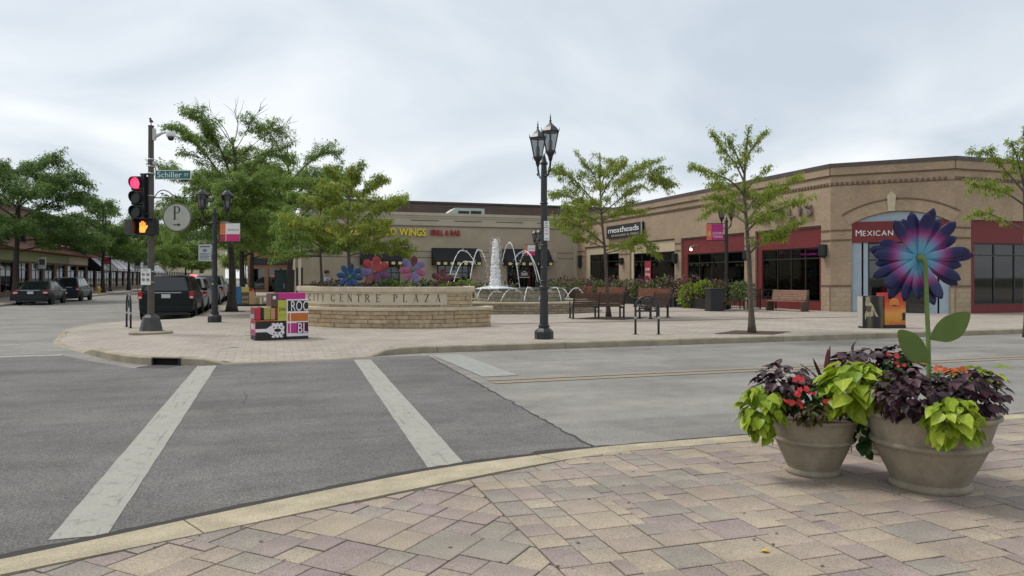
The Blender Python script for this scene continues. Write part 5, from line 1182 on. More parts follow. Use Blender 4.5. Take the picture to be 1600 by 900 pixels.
bench('tan slatted bench with solid brown ends under the red window', (22.5, 28.3, PZ), R(-64), 1.6, 'wood_tan', False, 'panel')
# ================================================================ waste bin and patio fence
wb = thing('litter_bin', 'square black litter bin standing before the patio fence', 'litter bin', (*G(1116, 486, PZ)[:2], PZ), R(-8))
MB().b2(-.31, .31, -.31, .31, .04, .98).obj('body', M['black_metal'], wb, bevel=.03); MB().b2(-.34, .34, -.34, .34, .98, 1.05).obj('lid', M['black_metal'], wb, bevel=.03); MB().b2(-.33, .33, -.33, .33, 0, .05).obj('plinth', M['black_metal'], wb)
for k in range(9): MB().b2(-.27 + k * .062, -.245 + k * .062, -.325, -.309, .1, .92).obj('slat', M['black_metal'], wb)
pf = thing('patio_fence', 'low black railing with scroll panels round the restaurant patio', 'fence', (20.9, 33.5, PZ))
FP = [(0.0, 2.5), (0, -3.0), (2.5, -3.3)]
for a, b in zip(FP, FP[1:]):
    a, b = Vector(a), Vector(b); n = int((b - a).length / 1.25) + 1
    for i in range(n + 1):
        p = a.lerp(b, i / n); MB().b2(p.x - .025, p.x + .025, p.y - .025, p.y + .025, 0, 1.0).obj('post', M['black_metal'], pf)
    for z in (.1, .62, .95): MB().tube([(a.x, a.y, z), (b.x, b.y, z)], .016, 6).obj('rail', M['black_metal'], pf)
    mb = MB(); m = int((b - a).length / .11)
    for i in range(1, m): p = a.lerp(b, i / m); mb.tube([(p.x, p.y, .1), (p.x, p.y, .62)], .009, 4)
    tag(mb.obj('bars', M['black_metal'], pf), kind='stuff')
    for i in range(n):
        p, q = a.lerp(b, i / n), a.lerp(b, (i + 1) / n); mb = MB()
        for f0, f1 in ((.05, .5), (.5, .95)):
            P = []
            for k in range(13): w = k / 12; r_ = p.lerp(q, f0 + (f1 - f0) * w); P.append((r_.x, r_.y, .64 + .28 * math.sin(math.pi * w)))
            mb.tube(P, .01, 4)
        mb.obj('scroll', M['black_metal'], pf)
for k, (uu, vv, lb) in enumerate(((22.1, 30.6, 'patio table behind the railing, nearest the tan bench'), (22.2, 33.2, 'patio table behind the railing, nearer the pink banner lamp'))):
    tb = thing('patio_table', lb, 'table', (uu, vv, PZ), 0, 'patio tables'); MB().lathe([(.4, .70), (.41, .72), (.4, .735)], 20).obj('table_top', M['black_metal'], tb); MB().tube([(0, 0, 0), (0, 0, .7)], .035, 8).lathe([(.25, 0), (.24, .02)], 14).obj('pedestal', M['black_metal'], tb)
for k, (uu, vv, a_, lb) in enumerate(((21.6, 30.2, 60, 'patio chair on the railing side of the nearest table'), (22.7, 31.1, 200, 'patio chair between nearest table and red window'), (21.7, 32.9, 80, 'patio chair on the railing side of the farther table'), (22.8, 33.7, 220, 'patio chair behind the farther patio table'))):
    ch_ = thing('patio_chair', lb, 'chair', (uu, vv, PZ), R(a_), 'black patio chairs'); BM = M['black_metal']
    MB().lathe([(.21, .43), (.22, .45), (.2, .46)], 16).obj('seat', BM, ch_)
    for x, y in ((-.17, -.17), (.17, -.17), (-.17, .17), (.17, .17)): MB().tube([(x * 1.15, y * 1.15, 0), (x, y, .44)], .013, 6).obj('leg', BM, ch_)
    MB().tube(catmull([(-.2, .17, .44), (-.2, .22, .75), (-.1, .24, .88), (.1, .24, .88), (.2, .22, .75), (.2, .17, .44)], 4), .014, 6).obj('back_frame', BM, ch_)
    for x in (-.1, 0, .1): MB().tube([(x, .19, .45), (x, .24, .88)], .008, 5).obj('back_bar', BM, ch_)
# ================================================================ green utility cabinet
dU = 45; uc = PD(444, dU); gc = thing('utility_cabinet', 'dark green utility cabinet left of the round planter', 'cabinet', (*uc, PZ), -YAW + R(12)); hq = ZD(423, dU) - PZ; wq = 29 * dU / F
MB().b2(-wq / 2, wq / 2, 0, .7, .05, hq).obj('body', M['green_cab'], gc, bevel=.015); MB().b2(-wq / 2 - .03, wq / 2 + .03, -.03, .73, hq, hq + .05).obj('lid', M['green_cab'], gc); MB().b2(-wq / 2 - .05, wq / 2 + .05, -.05, .75, 0, .05).obj('plinth', M['kerb_far'], gc)
for s in (-1, 1): MB().b2(s * wq / 4 - wq / 4 + .02, s * wq / 4 + wq / 4 - .02, -.012, -.001, .12, hq - .06).obj('door', M['green_cab'], gc)
MB().b2(-.02, .02, -.05, -.013, hq * .45, hq * .6).obj('handle', M['steel'], gc)
# thin dark post by the cabinet
dp = thing('cabinet_post', 'twin slim dark posts right of the green cabinet', 'post', (*PD(468, 43), PZ), -YAW)
for x in (-.14, .14): MB().tube([(x, 0, 0), (x, 0, ZD(418, 43) - PZ)], .06, 8).obj('post', M['black_metal'], dp)
MB().tube([(-.14, 0, .9), (.14, 0, .9)], .03, 6).obj('crossbar', M['black_metal'], dp)
# ================================================================ fire hydrant
fh = thing('fire_hydrant', 'small yellow fire hydrant on the far left pavement', 'fire hydrant', (-15.3, 80, .12)); HY = flat('hydrant_yellow', (.42, .32, .05))
hyd = G(155, 459.5, .12); fh.location = hyd
MB().lathe([(.17, 0), (.17, .05), (.12, .07), (.115, .5), (.15, .52), (.15, .56), (.12, .58), (.09, .68), (.04, .74), (.04, .8)], 12).obj('barrel', HY, fh, auto=40)
for s in (-1, 1): MB().tube([(s * .1, 0, .42), (s * .2, 0, .42)], .06, 8).obj('nozzle', HY, fh)
# ================================================================ round stone planter with carved lettering
SCU, SCV = XY(-3.5, 26.5)
sp = thing('sign_planter', 'round two-tier stone planter carved CITY CENTRE PLAZA', 'planter', (SCU, SCV, PZ), -YAW)
def pol(r, a, z=0): return (r * math.sin(R(a)), -r * math.cos(R(a)), z)       # angle from straight towards the camera, positive to the right
def arc_wall(r0, r1, z0, z1, a0, a1, n=60):
    mb = MB(); V = []
    for i in range(n + 1):
        a = a0 + (a1 - a0) * i / n; V += [pol(r0, a, z0), pol(r1, a, z0), pol(r1, a, z1), pol(r0, a, z1)]
    mb.add(V, [(i * 4 + j, i * 4 + 4 + j, i * 4 + 4 + (j + 1) % 4, i * 4 + (j + 1) % 4) for i in range(n) for j in range(4)] + [(3, 2, 1, 0), tuple(n * 4 + j for j in range(4))]); return mb
def stones(parent, r, z0, z1, rows, a0, a1, mat, wmin, wmax, rng, depth_=.12, skip=None):
    h = (z1 - z0) / rows
    for k in range(rows):
        a = a0 + rng.uniform(0, .5 * math.degrees(wmin / r))
        first = True
        while a < a1 - .3:
            w = rng.uniform(wmin, wmax); b = min(a1, a + math.degrees(w / r))
            if a1 - b < math.degrees(.1 / r): b = a1
            aa = a0 if first else a; first = False
            zz0, zz1 = z0 + k * h + .006, z0 + (k + 1) * h - .006; pr = rng.uniform(-.012, .02); g = math.degrees(.006 / r)
            n = 3; V = []
            for i in range(n + 1):
                t = aa + g + (b - aa - 2 * g) * i / n; V += [pol(r - depth_, t, zz0), pol(r + pr - .008, t, zz0), pol(r + pr, t, zz0 + .012), pol(r + pr, t, zz1 - .012), pol(r + pr - .008, t, zz1), pol(r - depth_, t, zz1)]
            mb = MB().add(V, [(i * 6 + j, i * 6 + 6 + j, i * 6 + 6 + j + 1, i * 6 + j + 1) for i in range(n) for j in range(5)] + [(5, 4, 3, 2, 1, 0), tuple(n * 6 + j for j in range(6))])
            mb.obj('stone', mat, parent); a = b
rg2 = random.Random(3); R_UP, R_LO = 3.95, 4.2; A0, A1L, A1U = -135, 42, 34
zLd = ZD(486, 22.4) - PZ; zLt = zLd + .10; zUt = ZD(456.5, 22.7) - PZ; zCt = ZD(448.5, 22.6) - PZ; zS1 = ZD(477, 22.6) - PZ
lw = arc_wall(R_LO - .6, R_LO - .02, 0, zLd, A0, A1L).obj('lower_wall', M['mortar'], sp)
stones(lw, R_LO, 0.0, zLd, 4, A0, A1L + .3, M['stone'], .22, .62, rg2)
arc_wall(R_UP - .1, R_LO + .07, zLd, zLt, A0, A1L + .8).obj('ledge', M['limestone'], sp, bevel=.015)
uw = arc_wall(R_UP - .5, R_UP - .02, zLt, zUt, A0, A1U).obj('upper_wall', M['mortar'], sp)
stones(uw, R_UP, zLt, zS1, 1, A0, A1U + .2, M['stone'], .3, .8, rg2); 
aP = 22.5
arc_wall(R_UP - .08, R_UP + .005, zS1 + .004, zUt - .003, A0, aP).obj('letter_panel', M['panel_stone'], uw)
stones(uw, R_UP, zS1, zUt, 3, aP, A1U + .2, M['stone'], .3, .8, rg2)
arc_wall(R_UP - .55, R_UP + .08, zUt, zCt, A0 - .5, A1U + 1.2).obj('coping', M['limestone'], sp, bevel=.02)
arc_wall(R_UP - .52, R_UP + .04, zUt - .045, zUt - .001, A0, A1U + .6).obj('under_moulding', M['limestone'], sp)
# wall ends and inner soil
soilp = [pol(R_UP - .5, a) for a in range(A0, A1U + 1, 5)]
MB().slab([(p[0], p[1]) for p in soilp], .3, zUt - .06).obj('soil', M['soil'], sp)
pa, pb = pol(R_UP - .02, A0), pol(R_UP - .02, A1U); vv_ = Vector((pb[0] - pa[0], pb[1] - pa[1])); ln_ = vv_.length
MB().box(((pa[0] + pb[0]) / 2, (pa[1] + pb[1]) / 2, zUt / 2), (ln_ - .2, .3, zUt), math.atan2(vv_.y, vv_.x)).obj('back_wall', M['limestone'], sp)
def ang_at(px_, r):                                  # the angle on the wall that shows at this pixel column
    best = min((abs(((-3.5 + r * math.sin(R(a / 10))) / (26.5 - r * math.cos(R(a / 10)))) * F + 800 - px_), a / 10) for a in range(-800, 400, 2)); return best[1]
zt0 = ZD(472, 22.6) - PZ; lh = (ZD(460.5, 22.6) - ZD(472.5, 22.6))
for ch, x in (('C', 484), ('I', 491), ('T', 497), ('Y', 505), ('C', 520), ('E', 533.5), ('N', 546.5), ('T', 560.5), ('R', 574.5), ('E', 590.5), ('P', 617.5), ('L', 633), ('A', 650), ('Z', 667), ('A', 684.5)):
    a = ang_at(x, R_UP); T = Matrix.Translation(pol(R_UP + .004, a, zt0)) @ Matrix.Rotation(R(a), 4, 'Z')
    gw = serif_glyph(ch)[1]; glyph_obj(uw, ch, M['letter'], gw * lh * (.98 if ch != 'C' else .85), lh, .004, Mx=T)
# ================================================================ fountain
FCU, FCV = XY(.36, 34.5)
ft = thing('fountain', 'two-tier round stone fountain with white water jets', 'fountain', (FCU, FCV, PZ), -YAW)
zb1 = ZD(475.5, 31) - PZ; R1 = 3.5; R2 = 2.1; zb2_ = ZD(453, 32.4) - PZ
ow = arc_wall(R1 - .4, R1 - .02, 0, zb1, -180, 180, 72).obj('lower_basin_wall', M['mortar'], ft); stones(ow, R1, 0, zb1, 4, -105, 105, M['fstone'], .25, .6, rg2)
arc_wall(R1 - .45, R1 + .06, zb1, zb1 + .075, -180, 180, 72).obj('lower_rim', M['limestone'], ft)
iw = arc_wall(R2 - .3, R2 - .02, 0, zb2_, -180, 180, 60).obj('upper_basin_wall', M['mortar'], ft); stones(iw, R2, zb1 - .12, zb2_, 4, -105, 105, M['fstone'], .22, .5, rg2)
arc_wall(R2 - .35, R2 + .05, zb2_, zb2_ + .06, -180, 180, 60).obj('upper_rim', flat('dark_wet_stone', (.14, .13, .11), .35), ft)
def watermat():
    m, t, b = newmat('basin_water'); b.inputs['Base Color'].default_value = (.16, .20, .22, 1); b.inputs['Roughness'].default_value = .08; bump(t, b, noise(t, 5, 5, .6), .05, .8); return m
def foam(name, a):
    m, t, b = newmat(name); b.inputs['Base Color'].default_value = (.95, .97, .98, 1); b.inputs['Roughness'].default_value = .35; b.inputs['Subsurface Weight'].default_value = .3
    b.inputs['Subsurface Radius'].default_value = (.1, .1, .1)
    tr = t.nodes.new('ShaderNodeBsdfTransparent'); ms = t.nodes.new('ShaderNodeMixShader')
    f = ramp(t, [(a - .12, (0, 0, 0)), (a + .1, (1, 1, 1))], noise(t, 11, 5, .7)); t.links.new(f, ms.inputs[0]); t.links.new(tr.outputs[0], ms.inputs[1]); t.links.new(b.outputs[0], ms.inputs[2]); t.links.new(ms.outputs[0], t.nodes['Material Output'].inputs[0]); return m
M['water'] = watermat(); M['foam'] = foam('white_water', .42); M['spray'] = foam('thin_white_water', .40)
MB().lathe([(R1 - .44, zb1 - .03), (R2, zb1 - .029)], 48, cap=False).obj('lower_water', M['water'], ft); MB().lathe([(R2 - .32, zb2_ + .03), (.01, zb2_ + .031)], 40, cap=False).obj('upper_water', M['water'], ft)
rw = random.Random(9)
def fpt(px_, py_, dd): x = (px_ - 800) / F * dd - .36; return (x, dd - 34.5, ZD(py_, dd) - PZ)
# main plume: a rough column of foam lobes and flung drops
def lumpy(pts, rads, n=14, amp=.25):
    mb = MB(); V = []
    for (x, y, z), r in zip(pts, rads):
        for j in range(n):
            w = 2 * math.pi * j / n; k = r * (1 + rw.uniform(-amp, amp)); V.append((x + k * math.cos(w), y + k * math.sin(w), z + rw.uniform(-.02, .02)))
    m = len(pts); mb.add(V, [(i * n + j, i * n + (j + 1) % n, (i + 1) * n + (j + 1) % n, (i + 1) * n + j) for i in range(m - 1) for j in range(n)] + [tuple(range(n))[::-1], tuple((m - 1) * n + j for j in range(n))]); return mb
x0, y0, ztop = fpt(774, 374, 33.4); zb0 = zb2_ - .02
pl = []; rd = []
for i in range(70): f = i / 69; pl.append((x0 + rw.gauss(0, .008), y0 + rw.gauss(0, .008), zb0 + (ztop - zb0) * f)); rd.append(.15 * (1 - f) + .115 - (.05 if f > .96 else 0))
plume = lumpy(pl, rd, 18, .16).obj('main_jet', M['foam'], ft, smooth=True)
lumpy(pl, [r * .75 for r in rd], 16, .1).obj('jet_core', flat('dense_white_water', (.92, .94, .95), .4), plume, smooth=True)
lumpy([(x0, y0, zb2_ + .035), (x0, y0, zb2_ + .10), (x0, y0, zb2_ + .16)], [.85, .6, .3], 20, .2).obj('splash_ring', M['foam'], ft, smooth=True)
drops = MB()
for _ in range(320):
    f = rw.random(); r = (.30 * (1 - f) + .16) * rw.uniform(.8, 1.5); w = rw.uniform(0, 6.28); drops.ball((x0 + r * math.cos(w), y0 + r * math.sin(w), zb0 + (ztop + .12 - zb0) * f), rw.uniform(.006, .02), 5, 4)
tag(drops.obj('flung_drops', M['white'], ft, smooth=True), kind='stuff')
arcs = [((699, 447), (722, 391), (743, 412), .028, 32.6), ((707, 448), (727, 408.5), (741, 409), .024, 32.9), ((733, 448), (748, 390), (759, 409), .028, 33.0), ((812, 450), (796, 379), (784, 412), .028, 33.0), ((846, 447), (820, 392), (804, 405), .03, 33.2), ((840, 440), (822, 394), (812, 412), .02, 33.8),
        ((745, 466), (757, 448), (766, 453), .02, 31.6), ((762, 469), (774, 455), (782, 456), .018, 31.5), ((782, 471), (800, 451), (815, 458), .02, 31.4), ((819, 471), (825, 449), (832, 453), .024, 31.4), ((877, 471), (869, 449), (857, 455), .022, 32.3), ((884, 468), (900, 450), (913, 462), .024, 32.8), ((890, 468), (880, 452), (866, 470), .02, 33), ((842, 470), (850, 452), (862, 456), .018, 31.8)]
for (a, b, c, r, dd) in arcs:
    P0, P1, P2 = Vector(fpt(*a, dd)), Vector(fpt(*b, dd + .5)), Vector(fpt(*c, dd + .9)); pts = []
    for i in range(19):
        f = i / 18 * 1.0; t_ = f * 2
        if t_ <= 1: q = P0.lerp(P1, t_); q.z = P0.z + (P1.z - P0.z) * (1 - (1 - t_) ** 2)
        else: q = P1.lerp(P2, t_ - 1); q.z = P1.z + (P2.z - P1.z) * (t_ - 1) ** 2
        pts.append(q)
    mb = MB().tube(pts, [r * .72 * (.55 + .5 * abs(math.sin(i * 1.3 + r * 400))) * (1 - .25 * i / 18) for i in range(19)], 6)
    jet = mb.obj('water_arc', M['spray'], ft, smooth=True)
    dm = MB()
    for i in range(26):
        f = rw.uniform(.45, 1.0); q = pts[int(f * 18)]; dm.ball((q.x + rw.gauss(0, .03), q.y + rw.gauss(0, .03), q.z + rw.gauss(0, .035)), rw.uniform(.008, .02), 5, 4)
    dirv = (pts[-1] - pts[-2]).normalized()
    for i in range(8): dm.ball((pts[-1].x + dirv.x * i * .05 + rw.gauss(0, .03), pts[-1].y, pts[-1].z - .02 * i - .016 * i * i), rw.uniform(.008, .018), 5, 4)
    tag(dm.obj('water_drops', M['white'], jet, smooth=True), kind='stuff')
# ================================================================ painted block displays on the plaza
def letters_flat(parent, s, x0, x1, z0, z1, y, mat): return word(parent, s, x0, x1, z0, z1, y, mat, thick=.0015)
dK = 18.2; kb = thing('painted_block_display', 'painted block display with guitar head, book spines and big white letters', 'display', (*PD(399, 17.9), PZ), -YAW + R(30)); sK = 1.0
C_ = {n: flat('block_' + n, c) for n, c in dict(black=(.02, .018, .02), magenta=(.50, .03, .22), maroon=(.20, .04, .05), red=(.45, .03, .05), lime=(.42, .44, .06), olive=(.33, .30, .08), orange=(.48, .14, .025), tan=(.45, .25, .12), white=(.74, .70, .72), brown=(.12, .06, .05), pinkside=(.33, .06, .13)).items()}
W_, D_ = 1.27, .60
zk = lambda y: (533 - y) * 17.9 / F; xk_ = lambda x: (x - 403) * (W_ / 71.5)
MB().b2(0, xk_(444.5), 0, D_, 0, zk(503)).obj('guitar_block', C_['black'], kb, bevel=.006)
MB().b2(-.004, .01, -.004, D_ + .004, .12, zk(503) - .02).obj('side_panel', C_['pinkside'], kb)
MB().b2(-.004, xk_(443), -.004, D_, zk(503) + .001, zk(501.5)).obj('top_trim', C_['orange'], kb)
gp = [(0, .52), (.36, .52), (.50, .66), (.62, .80), (.86, .84), (.96, .70), (.93, .5), (.96, .28), (.86, .16), (.60, .18), (.48, .30), (.36, .42)]
gh = zk(505); MB().prism([(xk_(444) * x, .06 + (gh - .08) * (z - .0)) for x, z in [(0, .62), (.36, .62), (.48, .80), (.62, .92), (.84, .92), (.95, .74), (.92, .5), (.95, .3), (.84, .12), (.62, .12), (.48, .24), (.36, .40), (0, .40)]], -.005, -.001).obj('guitar_head', C_['white'], kb)
for i in range(3):
    for z in (.93, .06): MB().ball((xk_(444) * (.58 + i * .13), -.004, .06 + (gh - .08) * z), (.045, .003, .028)).obj('tuning_peg', C_['white'], kb, smooth=True)
    for z in (.72, .28): MB().ball((xk_(444) * (.60 + i * .12), -.007, .06 + (gh - .08) * z), (.02, .003, .018)).obj('peg_post', C_['black'], kb, smooth=True)
MB().ball((xk_(444) * .72, -.006, .06 + (gh - .08) * .5), (.085, .003, .045)).obj('head_badge', C_['black'], kb, smooth=True)
for i in range(3): MB().b2(-.008, -.0045, .08 + .16 * i, .16 + .16 * i, .26, .40).obj('side_mark', C_['white'], kb)
zb_k, zt_k = zk(501), zk(480.5)
for a, b, c in ((403, 410.5, 'red'), (410.5, 414.5, 'black'), (414.5, 423.5, 'olive'), (423.5, 430, 'tan'), (430, 434, 'maroon')):
    MB().b2(xk_(a) + .003, xk_(b) - .003, .02 + .01 * (a % 3), D_ - .05, zb_k + .001, zt_k - .02 * (a % 2)).obj('book_spine', C_[c], kb, bevel=.012)
MB().b2(-.006, .002, .03, D_ - .04, zb_k + .01, zt_k - .02).obj('cover_panel', C_['maroon'], kb)
ct = word(kb, 'BLOCK', .06, D_ - .1, zb_k + .03, zb_k + .13, 0, C_['white'], thick=.0015); ct.rotation_euler = (0, 0, R(-90)); ct.location = (-.008, D_, 0)
xr0, xr1 = xk_(444.5), W_
MB().b2(xr0 + .003, xr1, -.02, D_, .075, zk(469)).obj('poster_block', C_['white'], kb, bevel=.004); MB().b2(xr0 + .003, xr1, -.018, D_ - .003, 0, .074).obj('plinth', C_['black'], kb)
MB().b2(xk_(433), xr0 - .001, -.012, D_, zk(503) + .001, zk(470)).obj('calendar_block', C_['lime'], kb)
word(kb, 'JUNE', xk_(434), xk_(443.5), zk(489), zk(482), -.0145, C_['black'], thick=.0015); word(kb, 'JULY', xk_(434), xk_(443.5), zk(497.5), zk(491), -.0145, C_['olive'], thick=.0015)
pan = lambda a, b, y0, y1, c: MB().b2(xk_(a), min(xk_(b), W_ - .004), -.024, -.0205, zk(y1), zk(y0)).obj('poster_panel', C_[c], kb)
pan(446, 475, 471, 488, 'black'); pan(446, 474, 491, 504, 'orange'); pan(446, 475, 507, 523, 'magenta'); pan(458.5, 475, 506, 523.5, 'black')
word(kb, 'ROC', xk_(450.5), W_ - .006, zk(487.5), zk(471.5), -.0255, C_['white'], thick=.0015); word(kb, 'BL', xk_(460), W_ - .03, zk(523), zk(507), -.0255, C_['white'], thick=.0015)
MB().b2(xk_(449), xk_(450), -.0265, -.0245, zk(523), zk(491)).obj('pole_line', C_['white'], kb)
MB().b2(xk_(424), xk_(434) - .002, .03, D_ - .03, zt_k + .002, zk(459.5)).obj('dark_block', C_['brown'], kb); MB().b2(xk_(434), xk_(471), .03, D_ - .03, zk(469) + .002, zk(459)).obj('pink_block', C_['magenta'], kb)
MB().b2(xk_(426.5), xk_(430.5), .026, .0295, zk(468.5), zk(463.5)).obj('white_tag', C_['white'], kb); 
wire = MB().tube(catmull([(-.02, .2, .2), (-.18, .18, .2), (-.2, .15, .14), (-.16, .14, .13), (0, .15, .13)], 4), .008, 5).obj('side_handle', M['steel'], kb)
# second display beyond the tree
k2 = thing('painted_block_display', 'smaller blue and yellow painted block display behind the big tree trunk', 'display', (*PD(369, 39.5), PZ), -YAW + R(24)); s2 = 39.5 / F; z2 = lambda y: (475 - y) * s2
MB().b2(0, 42 * s2 * 1.1, 0, .6, 0, z2(472)).obj('plinth', C_['black'], k2); MB().b2(0, 8 * s2, -.01, .6, z2(472) + .001, z2(444)).obj('blue_block', flat('block_blue', (.04, .16, .32)), k2)
MB().b2(8 * s2 + .002, 19 * s2, -.012, .6, z2(453), z2(445)).obj('yellow_block', flat('block_yellow', (.58, .47, .12)), k2)
MB().b2(8 * s2 + .002, 19 * s2, -.012, .6, z2(472) + .001, z2(453) - .001).obj('dark_print_block', flat('block_print', (.10, .09, .07)), k2)
for i in range(6): MB().ball(((10 + 3.4 * (i % 3)) * s2, -.014, z2(468 - 7 * (i // 3))), (.05, .004, .08)).obj('pale_figure', C_['tan'], k2)
MB().prism([(19 * s2 + .003, z2(472)), (29 * s2, z2(472)), (29 * s2, z2(460)), (26 * s2, z2(449)), (23 * s2, z2(452)), (19 * s2 + .003, z2(451))], -.012, .5).obj('peach_block', flat('block_peach', (.52, .33, .18)), k2)
MB().b2(20 * s2, 26 * s2, .05, .5, z2(451.5), z2(447.5)).obj('red_block', C_['red'], k2)
for i, c in enumerate(('olive', 'tan', 'white', 'tan')): MB().b2((29.3 + 3 * i) * s2, (32 + 3 * i) * s2, 0, .5, z2(472) + .001, z2(462 - (i % 2))).obj('book_spine', C_[c], k2)
# poster box by the right-hand kerb
dR = F * (CH - PZ) / (513 - HZ); pb_ = thing('poster_box', 'two poster panels on a black plinth at the right-hand kerb', 'display', (*PD(1348, dR), PZ), -YAW + R(2)); sR = dR / F; zR = lambda y: (513.5 - y) * sR; xR = lambda x: (x - 1348) * sR
def poster1():
    m, t, b = newmat('dark_poster'); o = objc(t); s = t.nodes.new('ShaderNodeSeparateXYZ'); t.links.new(o, s.inputs[0])
    w = t.nodes.new('ShaderNodeTexWave'); w.inputs['Scale'].default_value = .8; w.inputs['Distortion'].default_value = 2.5; t.links.new(o, w.inputs[0])
    c = ramp(t, [(.35, (.012, .011, .011)), (.75, (.05, .045, .035)), (.95, (.10, .09, .06))], w.outputs['Fac']); t.links.new(c, b.inputs['Base Color']); b.inputs['Roughness'].default_value = .4; return m
MB().b2(0, xR(1382), 0, .28, 0, zR(463)).obj('dark_panel', poster1(), pb_, bevel=.004)
PALE = pmat('pale_sepia_print', (.40, .36, .22), .5, .45, 9)
MB().prism([(xR(x), zR(y)) for x, y in ((1353, 464.5), (1358, 464), (1359.5, 472), (1364, 477), (1370, 490), (1373, 496), (1369, 495), (1364, 486), (1365, 494), (1359, 496), (1354, 495), (1352, 500), (1351, 492), (1354, 484), (1352, 476))], -.004, -.001).obj('pale_shape', PALE, pb_)
MB().prism([(xR(x), zR(y)) for x, y in ((1352, 478), (1358, 479), (1362, 478), (1361, 487), (1357, 489), (1353, 485))], -.007, -.0045).obj('dark_shape', flat('poster_umber', (.10, .08, .045)), pb_)
MB().b2(-.02, -.002, .0, .28, .06, zR(463) - .01).obj('side_edge', flat('poster_edge', (.45, .42, .38)), pb_)
def poster2():
    m, t, b = newmat('orange_poster'); s = t.nodes.new('ShaderNodeSeparateXYZ'); t.links.new(objc(t), s.inputs[0])
    mr = t.nodes.new('ShaderNodeMapRange'); mr.inputs[1].default_value = zR(510); mr.inputs[2].default_value = zR(458); t.links.new(s.outputs[2], mr.inputs[0])
    ad = t.nodes.new('ShaderNodeMath'); ad.operation = 'MULTIPLY_ADD'; t.links.new(noise(t, 4.5, 4), ad.inputs[0]); ad.inputs[1].default_value = .35; ad.inputs[2].default_value = -.17
    a2 = t.nodes.new('ShaderNodeMath'); t.links.new(mr.outputs[0], a2.inputs[0]); t.links.new(ad.outputs[0], a2.inputs[1])
    c = ramp(t, [(0, (.45, .10, .03)), (.2, (.62, .26, .03)), (.42, (.66, .30, .06)), (.6, (.60, .12, .03)), (.8, (.52, .05, .03)), (1, (.40, .02, .05))], a2.outputs[0]); t.links.new(c, b.inputs['Base Color']); b.inputs['Roughness'].default_value = .45; return m
MB().b2(xR(1382) + .004, xR(1415), -.05, .45, .10, zR(458.5)).obj('orange_panel', poster2(), pb_, bevel=.004); MB().b2(xR(1382) + .004, xR(1415.5), -.045, .45, 0, .098).obj('plinth', C_['black'], pb_)
MB().ball((xR(1397), -.051, zR(474)), (.16, .003, .15), 14, 8).obj('printed_blob', flat('poster_amber', (.62, .22, .05)), pb_, smooth=True)
MB().prism([(xR(x), zR(y)) for x, y in ((1391, 478), (1396, 476.5), (1400, 477), (1404, 478.5), (1399, 479.6), (1395, 479.4))], -.0565, -.0545).obj('printed_streak', flat('poster_dark_red', (.22, .03, .02)), pb_)
MB().b2(xR(1409.5), xR(1414.5), -.053, -.0505, zR(501), zR(489)).obj('printed_patch', C_['black'], pb_)
# ================================================================ metal flower sculptures in the planter
def petal_mesh(name, L, w, mat, cup=.12, n=8, th=.006, round_=.7):
    mb = MB(); V = []; m = 4
    for i in range(n + 1):
        f = i / n; ww = w * min(1, .30 + .95 * f ** round_) * (1 if f < .7 else math.sqrt(max(.02, 1 - ((f - .7) / .3) ** 2)))
        for j in range(-m, m + 1): x = ww * .5 * j / m; V.append((x, -cup * L * (f ** 2) * .5 + .25 * abs(x) * abs(x) / max(w, .01), f * L))
    k = 2 * m + 1; mb.add(V, [(i * k + j, i * k + j + 1, (i + 1) * k + j + 1, (i + 1) * k + j) for i in range(n) for j in range(2 * m)])
    return mb.mesh(name, mat, True)
def metal_flower(label, px_, dd, base_z, cy, rad, cols, n, width, stem, tilt=0, name='metal_flower', lean=0):
    t = thing(name, label, 'sculpture', (*PD(px_, dd), base_z), -YAW, 'painted metal flowers'); zc = ZD(cy, dd) - base_z
    hd = bpy.data.objects.new('bloom', None); link(hd, t); hd.location = (lean, 0, zc); hd.rotation_euler = (R(tilt), 0, 0)
    for k in range(n):
        me = petal_mesh('petal', rad, width, cols[k % len(cols)], .15); o = inst('petal', me, hd, (0, -.012 * (k % 2), 0), (0, 2 * math.pi * k / n + .13, 0)); s_ = o.modifiers.new('thick', 'SOLIDIFY'); s_.thickness = .008
    MB().ball((0, -.03, 0), (rad * .16, .03, rad * .16)).obj('centre', stem, hd, smooth=True)
    MB().tube([(0, .03, 0), (lean * .5, .04, zc * .5), (lean, .03, zc)], .022, 8).obj('stem', stem, t, smooth=True); return t
MBL = {k: pmat('paint_' + k, c, .35, .35, 5) for k, c in dict(blue=(.014, .06, .17), blue2=(.02, .085, .21), red=(.42, .06, .07), pink=(.36, .10, .19), plum=(.14, .05, .14), lav=(.20, .16, .33), maroon=(.14, .04, .045), green=(.09, .17, .05), rust=(.28, .09, .06)).items()}
zs = PZ + zUt - .06
metal_flower('blue metal flower with eight paddle petals in the planter', 547, 24.6, zs, 432, .45, [MBL['blue'], MBL['blue2']], 8, .19, MBL['green'])
metal_flower('red and purple metal flower in front of the first awning', 586, 24.8, zs, 424, .52, [MBL['red'], MBL['red'], MBL['plum'], MBL['plum'], MBL['rust'], MBL['lav'], MBL['red']], 7, .28, MBL['rust'])
metal_flower('tall pink and lavender metal flower between the awnings', 645, 24.6, zs, 421, .46, [MBL['maroon'], MBL['lav'], MBL['pink'], MBL['lav'], MBL['pink'], MBL['pink'], MBL['lav']], 7, .24, MBL['green'])
metal_flower('dark maroon metal bloom at the right end of the planter', 691, 25.0, zs, 436, .38, [MBL['maroon']], 5, .22, MBL['maroon'], 0)
